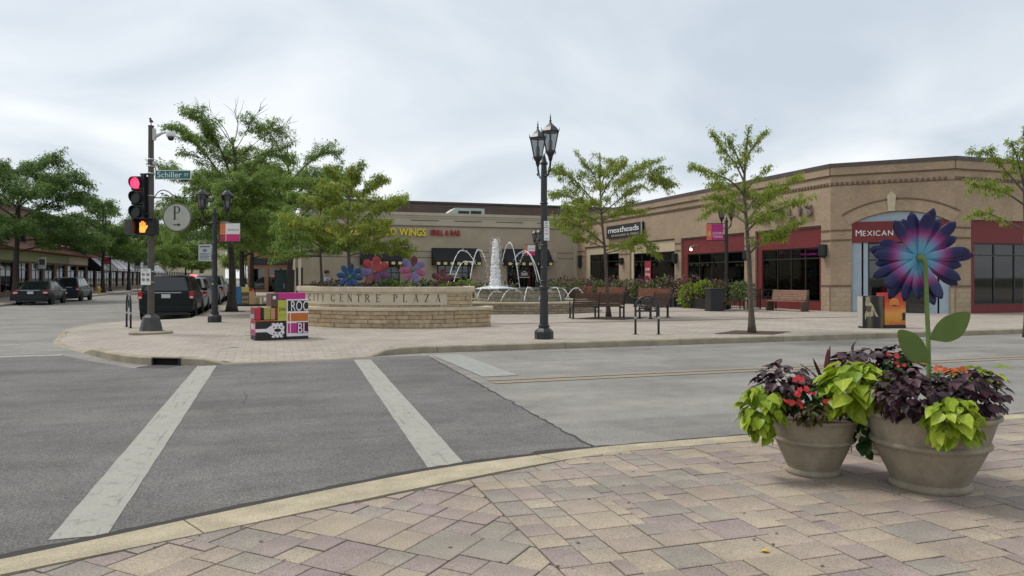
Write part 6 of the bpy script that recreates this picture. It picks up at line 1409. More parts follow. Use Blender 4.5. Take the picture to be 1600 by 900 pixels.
# ================================================================ low planting
M['purple_leaf'] = leafmat('purple_foliage', [(0, (.07, .03, .04)), (.6, (.15, .065, .075)), (1, (.23, .12, .11))], trans=.15)
M['green_leaf'] = leafmat('green_foliage', [(0, (.07, .13, .03)), (.5, (.13, .23, .045)), (1, (.25, .34, .08))], trans=.25)
M['lime_leaf'] = leafmat('lime_foliage', [(0, (.14, .22, .02)), (.5, (.25, .34, .03)), (1, (.36, .44, .06))], trans=.3)
M['dull_leaf'] = leafmat('dull_foliage', [(0, (.05, .07, .03)), (.5, (.09, .11, .045)), (1, (.15, .12, .065))], trans=.2)
def clump(name, label, loc, size, mats, n, seed, leaf=.09, cat='plant', group=None, hang=0.0):
    """leafy mound: foliage quads through an ellipsoid volume + short stems"""
    t = thing(name, label, cat, loc, 0, group); rg = np.random.default_rng(seed)
    st = MB()
    for i in range(5): a = rg.uniform(0, 6.28); st.tube([(0, 0, -.03), (math.cos(a) * size[0] * .3, math.sin(a) * size[1] * .3, size[2] * .8)], [.012, .006], 4)
    st.obj('stem', M['bark_dark'], t)
    for k, m in enumerate(mats):
        q = n // len(mats); d_ = rg.normal(0, 1, (q, 3)); d_ /= np.linalg.norm(d_, axis=1)[:, None]; r = rg.uniform(.45, 1.0, q)[:, None] ** .6; bumpy = 1 + .22 * np.sin(d_[:, :1] * 7 + k) * np.cos(d_[:, 1:2] * 6)
        P = d_ * r * bumpy * np.array([size[0], size[1], size[2] * .62]); P[:, 2] += size[2] * .5 - hang * np.abs(d_[:, 2]) * 0
        P[:, 2] = np.maximum(P[:, 2], .01 - hang); D = d_ + rg.normal(0, .5, (q, 3)); D[:, 2] -= .15; D /= np.linalg.norm(D, axis=1)[:, None]
        ln = leaf * rg.uniform(.6, 1.3, (q, 1)); sd_ = np.cross(D, rg.normal(0, 1, (q, 3))); sd_ /= np.linalg.norm(sd_, axis=1)[:, None] + 1e-6
        mid = P + D * ln * .5; V = np.stack([P, mid + sd_ * ln * .33, P + D * ln, mid - sd_ * ln * .33], 1); quads('foliage', V, m, t)
    return t
ordn = ['first', 'second', 'third', 'fourth', 'fifth', 'sixth', 'seventh', 'eighth', 'ninth', 'tenth', 'eleventh', 'twelfth', 'thirteenth', 'fourteenth', 'fifteenth', 'sixteenth', 'seventeenth', 'eighteenth', 'nineteenth', 'twentieth', 'twenty-first', 'twenty-second', 'twenty-third', 'twenty-fourth']
rp2 = random.Random(4)
xs_ = [487, 497, 510, 522, 533, 560, 571, 600, 612, 622, 633, 660, 673, 684, 703, 716, 727]
for i, x in enumerate(xs_):
    dd = 24.3 + rp2.uniform(-.2, 1.2) + (2.0 if x < 500 else 0); mt = [M['purple_leaf'], M['dull_leaf']] if x < 535 or i % 3 == 0 else [M['green_leaf'], M['dull_leaf']] if i % 2 else [M['green_leaf'], M['lime_leaf']]
    clump('planter_shrub', ordn[i] + ' low leafy shrub from the left along the lettered planter', (*PD(x, dd), zs), (.32, .32, rp2.uniform(.26, .42)), mt, 260, 100 + i, .085, 'shrub', 'low shrubs in the sign planter')
# patio hedge in long black troughs
for k in range(6):
    v0 = 30.3 + k * 3.75; tr = thing('planter_trough', ordn[5 - k] + ' long black planter trough from the fountain along the patio', 'planter', (20.4, v0, PZ), 0, 'black planter troughs')
    MB().b2(-.32, .32, 0, 3.6, 0, .5).obj('box', M['black_metal'], tr, bevel=.015); MB().b2(-.28, .28, .04, 3.56, .48, .515).obj('soil', M['soil'], tr)
hv = [30.9 + .95 * i for i in range(24)]
hs_ = []
for i, vv in enumerate(hv):
    k = len(hv) - 1 - i; mt = [M['purple_leaf'], M['purple_leaf'], M['dull_leaf']] if i % 4 != 1 else [M['purple_leaf'], M['green_leaf']]
    clump('hedge_plant', ordn[i] + ' purple-leaved hedge plant in the patio troughs, counted from the railing', (20.45, vv, PZ + .51), (.5, .55, rp2.uniform(.72, 1.05)), mt, 420, 200 + i, .12, 'hedge plant', 'hedge plants in the troughs')
for i, (px_, py_, dd, sz, mt, lb) in enumerate(((1076, 462, 37.4, (.55, .5, 1.05), 'lime_leaf', 'lime green shrub spilling beside the litter bin'), (1018, 455, 40.8, (.75, .5, .85), 'green_leaf', 'broad green shrub between the two nearest red benches'), (997, 457, 42.8, (.45, .4, .7), 'green_leaf', 'small green shrub left of the broad green shrub'), (936, 452, 47, (.45, .45, .85), 'green_leaf', 'pale green shrub between the first and second red benches'), (967, 452, 45, (.45, .45, .8), 'green_leaf', 'pale green shrub just right of the slender tree trunk'), (900, 452, 48, (.6, .5, .8), 'green_leaf', 'green shrub right of the fountain jets'),
        (1140, 458, 34.6, (.9, .45, .8), 'dull_leaf', 'dull green planting behind the litter bin'), (1100, 449, 36.2, (.5, .4, .5), 'lime_leaf', 'yellow-green tuft above the litter bin'), (1160, 452, 33.6, (.5, .4, .6), 'green_leaf', 'leafy planting along the railing by the kerbside tree'))):
    zz_ = ZD(py_ + sz[2] * F / dd * .5, dd)
    clump('patio_shrub', lb, (*PD(px_, dd), max(PZ, zz_)), sz, [M[mt], M['dull_leaf'] if mt != 'lime_leaf' else M['lime_leaf']], 620, 300 + i, .12, 'shrub', 'shrubs round the patio', hang=.1)
for i, x in enumerate((752, 765, 790, 866, 878, 893, 730)):
    clump('border_plant', ordn[i] + ' flowering border plant against the beige restaurant wall', (*PD(x, 47), PZ), (1.0, .6, 1.15), [M['purple_leaf'], M['green_leaf'], M['dull_leaf']], 420, 330 + i, .16, 'plant', 'border plants behind the fountain')
# ================================================================ foreground pots
M['pot'] = pmat('weathered_pot', (.27, .232, .17), .75, .24, 5, .002, 60, fine=.1)
def pot(label, px_, dd, r, h, seed):
    t = thing('flower_pot', label, 'flower pot', (*PD(px_, dd), NZ), 0, 'round pedestal flower pots')
    P = [(.585, 0), (.605, .02), (.61, .055), (.585, .085), (.565, .10), (.60, .16), (.70, .32), (.80, .50), (.835, .56), (.875, .575), (.885, .60), (.872, .625), (.84, .64), (.88, .74), (.925, .86), (.95, .93), (1.0, .945), (1.01, .97), (1.0, .995), (.965, 1.0), (.92, .985), (.90, .93), (.88, .88)]
    MB().lathe([(a * r, b * h) for a, b in P], 48, cap=True).obj('body', M['pot'], t, auto=50)
    MB().lathe([(r * .9, h * .9), (.02, h * .93)], 30, cap=False).obj('soil', M['soil'], t)
    return t
dp1, dp2, dp3 = 6.12, 5.70, 6.85
pot('smaller round weathered pot spilling lime and purple plants', 1270, dp1, .355, .47, 1); pot('larger round weathered pot carrying the tall blue flower', 1452, dp2, .475, .585, 2); pot('half-hidden pot behind the two front flower pots', 1378, dp3, .34, .46, 3)
def leaf_shape(name, mat, kind):
    """one real leaf, about 1 long, growing along +y, upper side +z"""
    mb = MB(); n = 7; V = []
    prof = {'heart': [(.0, .0), (.06, .24), (.2, .40), (.4, .42), (.6, .33), (.8, .18), (1.0, .0)], 'coleus': [(0, .03), (.12, .22), (.3, .33), (.5, .34), (.7, .26), (.86, .14), (1.0, .0)], 'strap': [(0, .04), (.2, .06), (.4, .07), (.6, .065), (.8, .045), (.92, .02), (1, .0)], 'oval': [(0, .02), (.15, .2), (.35, .32), (.55, .33), (.75, .26), (.9, .14), (1, .0)]}[kind]
    rr = random.Random(len(name) + ord(name[0]))
    for i, (y, w) in enumerate(prof):
        dz = -.32 * y * y if kind != 'strap' else -.12 * y * y; fr = (rr.uniform(-.05, .05) if kind == 'coleus' else .02 * (-1) ** i)
        w2 = w * (1 + (.16 if (kind == 'coleus' and i % 2) else 0))
        V += [(-w2, y - (.12 * w if kind == 'heart' and i < 3 else 0), dz + w * .28 + fr), (-w2 * .5, y, dz + w * .10), (0, y, dz), (w2 * .5, y, dz + w * .10), (w2, y - (.12 * w if kind == 'heart' and i < 3 else 0), dz + w * .28 - fr)]
    mb.add(V, [(i * 5 + j, i * 5 + j + 1, i * 5 + 5 + j + 1, i * 5 + 5 + j) for i in range(n - 1) for j in range(4)]); return mb.mesh(name, mat, True)
def objleaf(name, stops, rough=.5, trans=.2, vein=None):
    m = leafmat(name, stops, rough, trans, 'object'); t = m.node_tree; b = [x for x in t.nodes if x.bl_idname == 'ShaderNodeBsdfPrincipled'][0]
    src = b.inputs['Base Color'].links[0].from_socket
    s = t.nodes.new('ShaderNodeSeparateXYZ'); t.links.new(objc(t), s.inputs[0]); ab = t.nodes.new('ShaderNodeMath'); ab.operation = 'ABSOLUTE'; t.links.new(s.outputs[0], ab.inputs[0])
    k = ramp(t, [(0.0, vein or (1.35, 1.3, 1.2)), (.035, (1, 1, 1)), (.30, (1, 1, 1)), (.42, (.8, .8, .8))], ab.outputs[0])
    c = mix(t, src, k, 1.0, 'MULTIPLY'); c = mix(t, c, ramp(t, [(.3, (.78, .78, .78)), (.7, (1.15, 1.15, 1.1))], noise(t, 4, 3)), 1.0, 'MULTIPLY'); t.links.new(c, b.inputs['Base Color']); return m
ML = {'lime': objleaf('sweet_potato_leaf', [(0, (.17, .27, .015)), (.5, (.29, .40, .022)), (1, (.46, .55, .06))], .4, .35), 'purple': objleaf('coleus_leaf', [(0, (.022, .010, .014)), (.55, (.045, .018, .026)), (1, (.085, .035, .048))], .45, .1, (1.8, 1.5, 1.6)),
      'olive': objleaf('bronze_coleus_leaf', [(0, (.05, .05, .015)), (.5, (.08, .075, .02)), (1, (.10, .065, .03))], .55, .15), 'green': objleaf('begonia_leaf', [(0, (.018, .06, .018)), (.5, (.035, .095, .025)), (1, (.06, .13, .035))], .4, .2), 'strap': objleaf('cordyline_leaf', [(0, (.05, .012, .018)), (.5, (.10, .02, .03)), (1, (.15, .04, .045))], .4, .15),
      'red': pmat('red_petal', (.50, .035, .03), .5, .25, 20), 'orange': pmat('orange_petal', (.60, .14, .03), .5, .25, 20)}
LS = {'lime': leaf_shape('leaf', ML['lime'], 'heart'), 'purple': leaf_shape('leaf', ML['purple'], 'coleus'), 'olive': leaf_shape('leaf', ML['olive'], 'coleus'), 'green': leaf_shape('leaf', ML['green'], 'oval'), 'strap': leaf_shape('leaf', ML['strap'], 'strap')}
def potplant(name, label, cat, c, rad, kind, n, size, seed, root, droop=.5, hang=0, full=False, group=None):
    """leaves as separate objects spread over a mound centred at c=(px,py,depth); root: where it grows"""
    rr = random.Random(seed); cx_, cy_ = PD(c[0], c[2]); cz_ = ZD(c[1], c[2]); t = thing(name, label, cat, root, 0, group); base = Vector(root); st = MB(); Cc = Vector((cx_, cy_, cz_))
    for i in range(7):
        a = rr.uniform(0, 6.28); e = Cc + Vector((math.cos(a) * rad[0] * .5, math.sin(a) * rad[1] * .5, rr.uniform(-.2, .4) * rad[2])); m = base.lerp(e, .5) + Vector((0, 0, .06)); st.tube([q - base for q in catmull([base, m, e], 4)], .006, 5, False)
    st.obj('stems', ML['green'] if kind != 'purple' else ML['purple'], t)
    to_cam = Vector((-cx_, -cy_, 0)).normalized()
    for i in range(n):
        for _ in range(20):
            d_ = Vector((rr.gauss(0, 1), rr.gauss(0, 1), rr.gauss(.25, 1))).normalized()
            if full or d_.dot(to_cam) > -.45: break
        k = rr.uniform(.12, 1.0) ** .5; p = Vector((d_.x * rad[0], d_.y * rad[1], d_.z * rad[2])) * k
        o = inst('leaf', LS[kind], t, tuple(Cc + p - base))
        s = size * rr.uniform(.6, 1.2)
        ydir = (Vector((d_.x, d_.y, d_.z * .35 - droop)) + Vector((rr.gauss(0, .35), rr.gauss(0, .35), rr.gauss(0, .2)))).normalized(); zdir = (Vector((d_.x * .6, d_.y * .6, .75 + .4 * d_.z)) + Vector((rr.gauss(0, .25), rr.gauss(0, .25), 0))); zdir = (zdir - ydir * zdir.dot(ydir)).normalized(); xdir = ydir.cross(zdir)
        o.rotation_euler = Matrix((xdir, ydir, zdir)).transposed().to_euler(); o.scale = (s, s, s)
    return t
def proot(px_, dd, z, dx=0, dy=0): u, v = PD(px_, dd); return (u + dx, v + dy, z)
zr1, zr2, zr3 = NZ + .44, NZ + .545, NZ + .43
gp_ = 'leafy plants in the front pots'
potplant('sweet_potato_vine', 'lime vine hanging down the left of the smaller pot', 'plant', (1190, 640, 5.95), (.17, .16, .21), 'lime', 120, .11, 1, proot(1215, 6.05, zr1), .75, group=gp_)
potplant('sweet_potato_vine', 'large lime vine spilling between the two front pots', 'plant', (1338, 604, 5.86), (.25, .22, .20), 'lime', 150, .145, 2, proot(1312, 6.02, zr1), .5, group=gp_)
potplant('sweet_potato_vine', 'lime vine hanging over the front of the larger pot', 'plant', (1488, 655, 5.2), (.21, .13, .16), 'lime', 100, .11, 3, proot(1478, 5.42, zr2), .6, group=gp_)
potplant('sweet_potato_vine', 'pale lime leaves at the back right of the larger pot', 'plant', (1530, 588, 5.95), (.22, .15, .08), 'lime', 40, .11, 4, proot(1500, 5.85, zr2), .3, group=gp_)
potplant('coleus', 'dark purple coleus at the left of the smaller pot', 'plant', (1222, 602, 6.08), (.22, .2, .17), 'purple', 200, .09, 5, proot(1240, 6.15, zr1), .3, group=gp_)
potplant('coleus', 'broad purple coleus filling the front of the larger pot', 'plant', (1418, 614, 5.46), (.25, .24, .195), 'purple', 300, .075, 6, proot(1425, 5.6, zr2), .35, group=gp_)
potplant('coleus', 'purple coleus at the right of the larger pot', 'plant', (1512, 616, 5.50), (.25, .24, .19), 'purple', 300, .075, 7, proot(1500, 5.65, zr2), .35, group=gp_)
potplant('coleus', 'purple coleus in the pot half hidden behind', 'plant', (1352, 567, 6.75), (.33, .2, .13), 'purple', 120, .115, 8, proot(1372, 6.8, zr3), .25, group=gp_)
potplant('coleus', 'upright purple coleus behind the sheet-metal leaf', 'plant', (1398, 560, 6.6), (.14, .12, .12), 'purple', 40, .12, 9, proot(1395, 6.75, zr3), .2, group=gp_)
potplant('bronze_coleus', 'olive bronze ruffled plant at the rim of the smaller pot', 'plant', (1272, 645, 5.84), (.15, .11, .085), 'olive', 95, .06, 10, proot(1272, 5.95, zr1), .35, group=gp_)
potplant('trailing_plant', 'dark trailing greenery hanging between the pots', 'plant', (1348, 670, 6.12), (.12, .14, .20), 'green', 90, .09, 11, proot(1365, 6.55, zr3), .7, group=gp_)
bg_ = potplant('begonia', 'red-flowered begonia in the middle of the smaller pot', 'plant', (1268, 622, 5.98), (.20, .16, .13), 'green', 120, .085, 12, proot(1270, 6.1, zr1), .3, group=gp_)
bo_ = potplant('begonia', 'orange-flowered begonia at the back of the larger pot', 'plant', (1480, 590, 5.85), (.19, .12, .08), 'green', 45, .08, 13, proot(1480, 5.8, zr2), .25, group=gp_)
br_ = potplant('begonia', 'red-flowered begonia in the pot half hidden behind', 'plant', (1415, 572, 6.45), (.20, .12, .10), 'green', 50, .08, 14, proot(1405, 6.7, zr3), .25, group=gp_)
def blossom(kind):
    mb = MB()
    for k in range(5):
        w = k * 1.2566; c, s = math.cos(w), math.sin(w); pts = [(0, 0, 0)] + [((c * y - s * x), (s * y + c * x), z) for x, y, z in ((-.35, .5, .12), (-.3, .9, .15), (0, 1.05, .05), (.3, .9, .15), (.35, .5, .12))]; mb.add(pts, [(0, 1, 2, 3), (0, 3, 4, 5)])
    return mb.mesh('blossom', ML[kind], True)
BL = {k: blossom(k) for k in ('red', 'orange')}; rr = random.Random(77)
def blooms(t, kind, spots, dd, n, s=.019):
    base = t.location
    for (x, y) in spots:
        for _ in range(n):
            u, v = PD(x + rr.uniform(-9, 9), dd + rr.uniform(-.05, .05)); z = ZD(y + rr.uniform(-4.5, 4.5), dd); o = inst('blossom', BL[kind], t, (u - base.x, v - base.y, z - base.z)); k = s * rr.uniform(.8, 1.25); o.scale = (k, k, k)
            d_ = Vector((-u, -v, rr.uniform(1, 5))) + Vector((rr.gauss(0, 2), rr.gauss(0, 2), 0)); o.rotation_euler = d_.to_track_quat('Z', 'Y').to_euler()
blooms(bg_, 'red', [(1248, 594), (1238, 612), (1255, 610), (1266, 613), (1234, 630), (1246, 632), (1293, 629)], 5.80, 5); blooms(br_, 'red', [(1394, 554), (1405, 570), (1440, 568)], 6.35, 4); blooms(bo_, 'orange', [(1470, 578), (1484, 580), (1498, 578), (1510, 583)], 5.72, 8)
co = thing('cordyline', 'spiky maroon cordyline rising from the smaller pot', 'plant', proot(1288, 6.2, zr1), 0, gp_); rr = random.Random(5); mb = MB().tube([(0, 0, 0), (0, 0, ZD(598, 6.2) - zr1)], .012, 6).obj('stem', ML['strap'], co)
for (x, y) in ((1255, 566), (1262, 572), (1270, 560), (1293, 548), (1297, 541), (1290, 563), (1303, 562), (1312, 572), (1278, 575), (1308, 585), (1268, 583), (1320, 560)):
    u, v = PD(x, 6.2 + rr.uniform(-.12, .12)); e = Vector((u, v, ZD(y, 6.2))) - co.location; s0 = Vector((0, 0, ZD(602, 6.2) - zr1)); d_ = e - s0; yd = d_.normalized(); zd = Vector((0, 0, 1)) if abs(yd.z) < .9 else Vector((-u, -v, 0)).normalized() * -1; zd = (zd - yd * zd.dot(yd)).normalized(); o = inst('leaf', LS['strap'], co, tuple(s0)); o.rotation_euler = Matrix((yd.cross(zd), yd, zd)).transposed().to_euler(); L = d_.length; o.scale = (max(.2, L * .8), L, L)
# ================================================================ the tall blue painted flower
dF = 5.72; tf = thing('painted_metal_flower', 'tall blue and magenta painted flower seen from behind, rising from larger pot', 'sculpture', (*PD(1447, dF), zr2), -YAW); sF_ = dF / F; zf = lambda y: ZD(y, dF) - zr2; xf = lambda x: (x - 1447) * sF_
def petalmat():
    m, t, b = newmat('airbrushed_petal'); o = objc(t); s = t.nodes.new('ShaderNodeSeparateXYZ'); t.links.new(o, s.inputs[0])
    a = t.nodes.new('ShaderNodeMath'); a.operation = 'MULTIPLY_ADD'; t.links.new(noise(t, 9, 4), a.inputs[0]); a.inputs[1].default_value = .09; t.links.new(s.outputs[2], a.inputs[2])
    c = ramp(t, [(.09, (.10, .31, .47)), (.155, (.12, .33, .48)), (.195, (.24, .13, .33)), (.235, (.25, .035, .16)), (.27, (.10, .02, .13)), (.295, (.014, .018, .095)), (.43, (.010, .011, .06))], a.outputs[0]); t.links.new(c, b.inputs['Base Color']); b.inputs['Roughness'].default_value = .42
    return m
PM = petalmat(); bl = bpy.data.objects.new('bloom', None); link(bl, tf); bl.location = (xf(1437), 0, zf(402)); bl.rotation_euler = (R(8), 0, R(-6))
pr = random.Random(2); pcs = [petal_mesh('petal', L, .090, PM, .10, 12, round_=.9) for L in (.355, .385, .325)]
for k in range(28):
    a = k * 360 / 28 + pr.uniform(-5, 5)
    if k in (4, 11, 24): continue
    o = inst('petal', pcs[k % 3], bl, (0, .01 * (k % 3), 0), (R(pr.uniform(-13, 9)), R(a), R(pr.uniform(-14, 14)))); s_ = o.modifiers.new('thick', 'SOLIDIFY'); s_.thickness = .004
STEM = pmat('green_painted_metal', (.12, .19, .045), .45, .2, 6); SHEET = pmat('olive_sheet_leaf', (.10, .155, .025), .5, .12, 5, .002, 60)
st = [(xf(1447), -.035, -.05), (xf(1447), -.035, zf(555)), (xf(1445), -.03, zf(480)), (xf(1443), -.03, zf(430)), (xf(1441), -.035, zf(408)), (xf(1437), -.015, zf(403))]
MB().tube(catmull(st, 5), .0165, 10).obj('stem', STEM, tf, smooth=True); MB().ball((0, -.02, 0), (.03, .02, .03)).obj('hub', STEM, bl, smooth=True)
def sheet_leaf(P, y, tilt):
    Q = catmull([(x, 0, z) for x, z in P] + [(P[0][0], 0, P[0][1])], 4)[:-1]; mb = MB().prism([(p.x, p.z) for p in Q], -.003, .003); o = mb.obj('sheet_leaf', SHEET, tf, loc=(0, y, 0)); o.rotation_euler = (0, 0, R(tilt)); return o
sheet_leaf([(xf(x), zf(y)) for x, y in ((1447, 566), (1420, 564), (1402, 548), (1394, 517), (1412, 516), (1432, 528), (1442, 545))], -.05, 6); sheet_leaf([(xf(x), zf(y)) for x, y in ((1448, 530), (1455, 510), (1470, 494), (1490, 487), (1506, 488), (1504, 505), (1494, 524), (1476, 533), (1460, 532))], -.045, -6)
# fallen leaf on the pavers
u, v, _ = G(1196, 862, NZ); fl = MB(); pts = []
for i in range(11): w = 2 * math.pi * i / 11; r = .028 * (1 if i % 2 else .62); pts.append((r * math.cos(w) * 1.2, r * math.sin(w), .004 + .006 * math.sin(w * 2)))
fl.add([(0, 0, .008)] + pts, [(0, i + 1, (i + 1) % 11 + 1) for i in range(11)]); tag(fl.obj('fallen_leaf', flat('yellow_leaf', (.55, .38, .04)), None, loc=(u, v, NZ + .003)), 'single yellow fallen leaf lying on the near pavers', 'leaf')
# ================================================================ vehicles
M['tyre'] = pmat('tyre_rubber', (.018, .018, .018), .85, .2, 20); M['rim'] = pmat('alloy_rim', (.36, .37, .38), .35, .1, 6, metal=.7); M['cglass'] = pmat('car_glass', (.012, .016, .017), .06, .2, 2, spec=.7); M['tail'] = pmat('red_tail_lens', (.40, .012, .018), .2, .1, 9); M['head'] = pmat('clear_head_lens', (.55, .57, .58), .15, .1, 9); M['trim'] = pmat('black_plastic', (.022, .022, .023), .6, .2, 8)
def carpaint(name, c, metal=.3): m = pmat(name, c, .30, .06, 2, metal=metal * .5, spec=.16); m.node_tree.nodes['Principled BSDF'].inputs['Coat Weight'].default_value = .08; return m
def wheel(parent, loc, side, r=.34):
    t = MB().lathe([(r * .62, -.1), (r * .9, -.11), (r, -.08), (r, .08), (r * .9, .11), (r * .62, .1)], 24, M=Matrix.Rotation(R(90), 4, 'Y')).obj('wheel', M['tyre'], parent, smooth=True, loc=loc)
    mb = MB().lathe([(.03, .085), (r * .2, .09), (r * .24, .075), (r * .60, .075), (r * .64, .1), (r * .64, -.02), (.03, -.02)], 20, M=Matrix.Rotation(R(90) * side, 4, 'Y'))
    for k in range(5): a = k * 1.2566; mb.box((side * .09, r * .38 * math.cos(a), r * .38 * math.sin(a)), (.02, .06, .06), 0)
    mb.obj('rim', M['rim'], t)
def car(name, label, cat, loc, rz, spec, paint, rear_detail=True):
    """local: y forward from the rear bumper, x right"""
    t = thing(name, label, cat, loc, rz, 'parked vehicles'); L, W, H = spec['L'], spec['W'], spec['H']; hb = spec['belt']; zl = .24; w = W / 2
    # lower body: lofted sections (y, bottom, belt, half width at bottom, at waist, at belt)
    sec = spec['sec']; V = []; n = len(sec)
    for y, z0, zb, k in sec: V += [(-w * .86 * k, y, z0), (-w * .985 * k, y, z0 + .16), (-w * k, y, (z0 + zb) / 2 + .05), (-w * .975 * k, y, zb - .03), (-w * .92 * k, y, zb + .015), (w * .92 * k, y, zb + .015), (w * .975 * k, y, zb - .03), (w * k, y, (z0 + zb) / 2 + .05), (w * .985 * k, y, z0 + .16), (w * .86 * k, y, z0)]
    body = MB().add(V, [(i * 10 + j, i * 10 + 10 + j, i * 10 + 10 + (j + 1) % 10, i * 10 + (j + 1) % 10) for i in range(n - 1) for j in range(10)] + [tuple(range(10)), tuple((n - 1) * 10 + j for j in range(9, -1, -1))])
    bo = body.obj('body', paint, t, auto=50, bevel=.035, seg=2)
    # greenhouse
    g = spec['gh']; P = {}                         # rear base y, rear roof y, front roof y, front base y
    wb, wt = w * .93, w * .74; zr = H
    A = [(-wb, g[0], hb), (wb, g[0], hb), (wb, g[3], hb + .02), (-wb, g[3], hb + .02)]; Bq = [(-wt, g[1], zr - .05), (wt, g[1], zr - .05), (wt, g[2], zr - .03), (-wt, g[2], zr - .03)]
    top = [(-wt * .86, g[1] + .08, zr), (wt * .86, g[1] + .08, zr), (wt * .86, g[2] - .1, zr), (-wt * .86, g[2] - .1, zr)]
    gm = MB().add(A + Bq + top, [(0, 1, 5, 4), (1, 2, 6, 5), (2, 3, 7, 6), (3, 0, 4, 7), (4, 5, 9, 8), (5, 6, 10, 9), (6, 7, 11, 10), (7, 4, 8, 11), (8, 9, 10, 11)]); gm.obj('cabin', paint, t, auto=60, bevel=.04, seg=3)
    def patch(name, q, s0, s1, t0, t1, mat, off=.012):
        a, b, c, d_ = [Vector(x) for x in q]; nrm = (b - a).cross(d_ - a).normalized()
        pt = lambda s, t_: (a.lerp(b, s)).lerp(d_.lerp(c, s), t_) + nrm * off
        MB().add([pt(s0, t0), pt(s1, t0), pt(s1, t1), pt(s0, t1)] + [pt(s0, t0) - nrm * .02, pt(s1, t0) - nrm * .02, pt(s1, t1) - nrm * .02, pt(s0, t1) - nrm * .02], [(0, 1, 2, 3), (0, 4, 5, 1), (1, 5, 6, 2), (2, 6, 7, 3), (3, 7, 4, 0)]).obj(name, mat, t)
    patch('rear_window', (A[0], A[1], Bq[1], Bq[0]), .07, .93, .10, .94, M['cglass']); patch('windscreen', (A[2], A[3], Bq[3], Bq[2]), .05, .95, .05, .95, M['cglass'])
    for q in ((A[1], A[2], Bq[2], Bq[1]), (A[3], A[0], Bq[0], Bq[3])):
        fl_ = spec['win']
        for a, b in fl_:
            s0, s1 = (a, b) if q[0] == A[1] else (1 - b, 1 - a); patch('side_window', q, s0, s1, .10, .90, M['cglass'])
    for s in (-1, 1):
        for y in spec['wy']:
            MB().lathe([(.40, -.01), (.40, .012), (.02, .012)], 24, M=Matrix.Translation((s * (w - .001), y, .36)) @ Matrix.Rotation(R(90) * s, 4, 'Y')).obj('wheel_arch', M['trim'], t)
            wheel(t, (s * (w - .085), y, .34), s, .34)
        MB().box((s * (w + .09), g[3] - .25, hb + .07), (.2, .1, .14)).obj('wing_mirror', paint, t, bevel=.03)
        tl = spec['tail']; MB().b2(min(s * (w - tl[0]), s * (w - .005)), max(s * (w - tl[0]), s * (w - .005)), -.035, .10, tl[1], tl[2]).obj('tail_light', M['tail'], t, bevel=.02)
        MB().b2(min(s * (w - tl[0] * .8), s * (w - .03)), max(s * (w - tl[0] * .8), s * (w - .03)), -.042, -.02, tl[1] + .03, tl[1] + .10).obj('reverse_lens', M['head'], t)
        MB().b2(min(s * (w - .42), s * (w - .06)), max(s * (w - .42), s * (w - .06)), L - .16, L + .005, hb - .36, hb - .22).obj('headlight', M['head'], t, bevel=.02)
    MB().b2(-w * .93, w * .93, -.055, .16, .30, .56).obj('rear_bumper', spec.get('bump', paint), t, bevel=.04); MB().b2(-w * .8, w * .8, -.03, .2, .2, .30).obj('rear_valance', M['trim'], t)
    MB().b2(-.16, .16, -.048, -.03, spec['plate'], spec['plate'] + .15).obj('number_plate', pmat('plate_white', (.50, .52, .55), .5, .15, 30), t)
    MB().b2(-w * .55, w * .55, -.03, -.005, spec['plate'] + .19, spec['plate'] + .225).obj('chrome_strip', M['rim'], t)
    MB().b2(-w * .85, w * .85, L - .1, L + .03, .3, .55).obj('front_bumper', paint, t, bevel=.04)
    return t
VAN = dict(L=5.1, W=2.0, H=1.75, belt=1.08, sec=[(0, .32, 1.06, .93), (.1, .26, 1.08, .98), (.6, .22, 1.08, 1), (4.0, .22, 1.06, 1), (4.45, .24, .98, .98), (4.95, .28, .84, .92), (5.1, .34, .72, .84)], gh=(.03, .30, 3.3, 4.35), win=((.05, .28), (.31, .55), (.58, .84)), wy=(.95, 4.05), tail=(.17, .82, 1.12), plate=.86)
SUV = dict(L=4.65, W=1.9, H=1.68, belt=1.02, sec=[(0, .34, .98, .9), (.12, .26, 1.02, .97), (.6, .23, 1.03, 1), (3.3, .23, 1.0, 1), (3.9, .24, .95, .98), (4.5, .3, .84, .9), (4.65, .36, .74, .8)], gh=(.04, .5, 2.7, 3.5), win=((.08, .30), (.33, .60), (.63, .88)), wy=(.85, 3.6), tail=(.2, .78, 1.0), plate=.78)
SED = dict(L=4.75, W=1.84, H=1.45, belt=.93, sec=[(0, .34, .86, .86), (.15, .26, .93, .96), (.8, .22, .95, 1), (3.4, .22, .92, 1), (4.1, .24, .86, .97), (4.6, .3, .76, .88), (4.75, .36, .66, .78)], gh=(.75, 1.35, 2.75, 3.65), win=((.06, .44), (.48, .88)), wy=(1.0, 3.75), tail=(.3, .68, .86), plate=.68)
PICK = dict(L=5.4, W=2.0, H=1.85, belt=1.12, sec=[(0, .4, 1.1, .97), (.1, .34, 1.12, 1), (.6, .3, 1.12, 1), (4.2, .3, 1.1, 1), (5.2, .34, 1.0, .95), (5.4, .4, .85, .88)], gh=(2.0, 2.1, 3.6, 4.2), win=((.08, .46), (.52, .92)), wy=(1.1, 4.3), tail=(.14, .75, 1.1), plate=.55)
cu_ = -3.72; u, v, _ = G(258, 500, 0)
car('parked_minivan', 'black minivan parked first behind the signal pole, rear in view', 'minivan', (cu_ - .05, v - .1, 0), 0, VAN, carpaint('black_car_paint', (.010, .014, .014), .1))
car('parked_suv', 'silver estate car parked second, just ahead of the black minivan', 'car', (cu_ + .05, v + 5.9, 0), 0, SUV, carpaint('silver_car_paint', (.36, .37, .39), .5))
car('parked_hatchback', 'dark grey car parked third along the right kerb', 'car', (cu_ + .05, v + 11.6, 0), 0, SUV, carpaint('dark_grey_car_paint', (.06, .07, .09), .4))
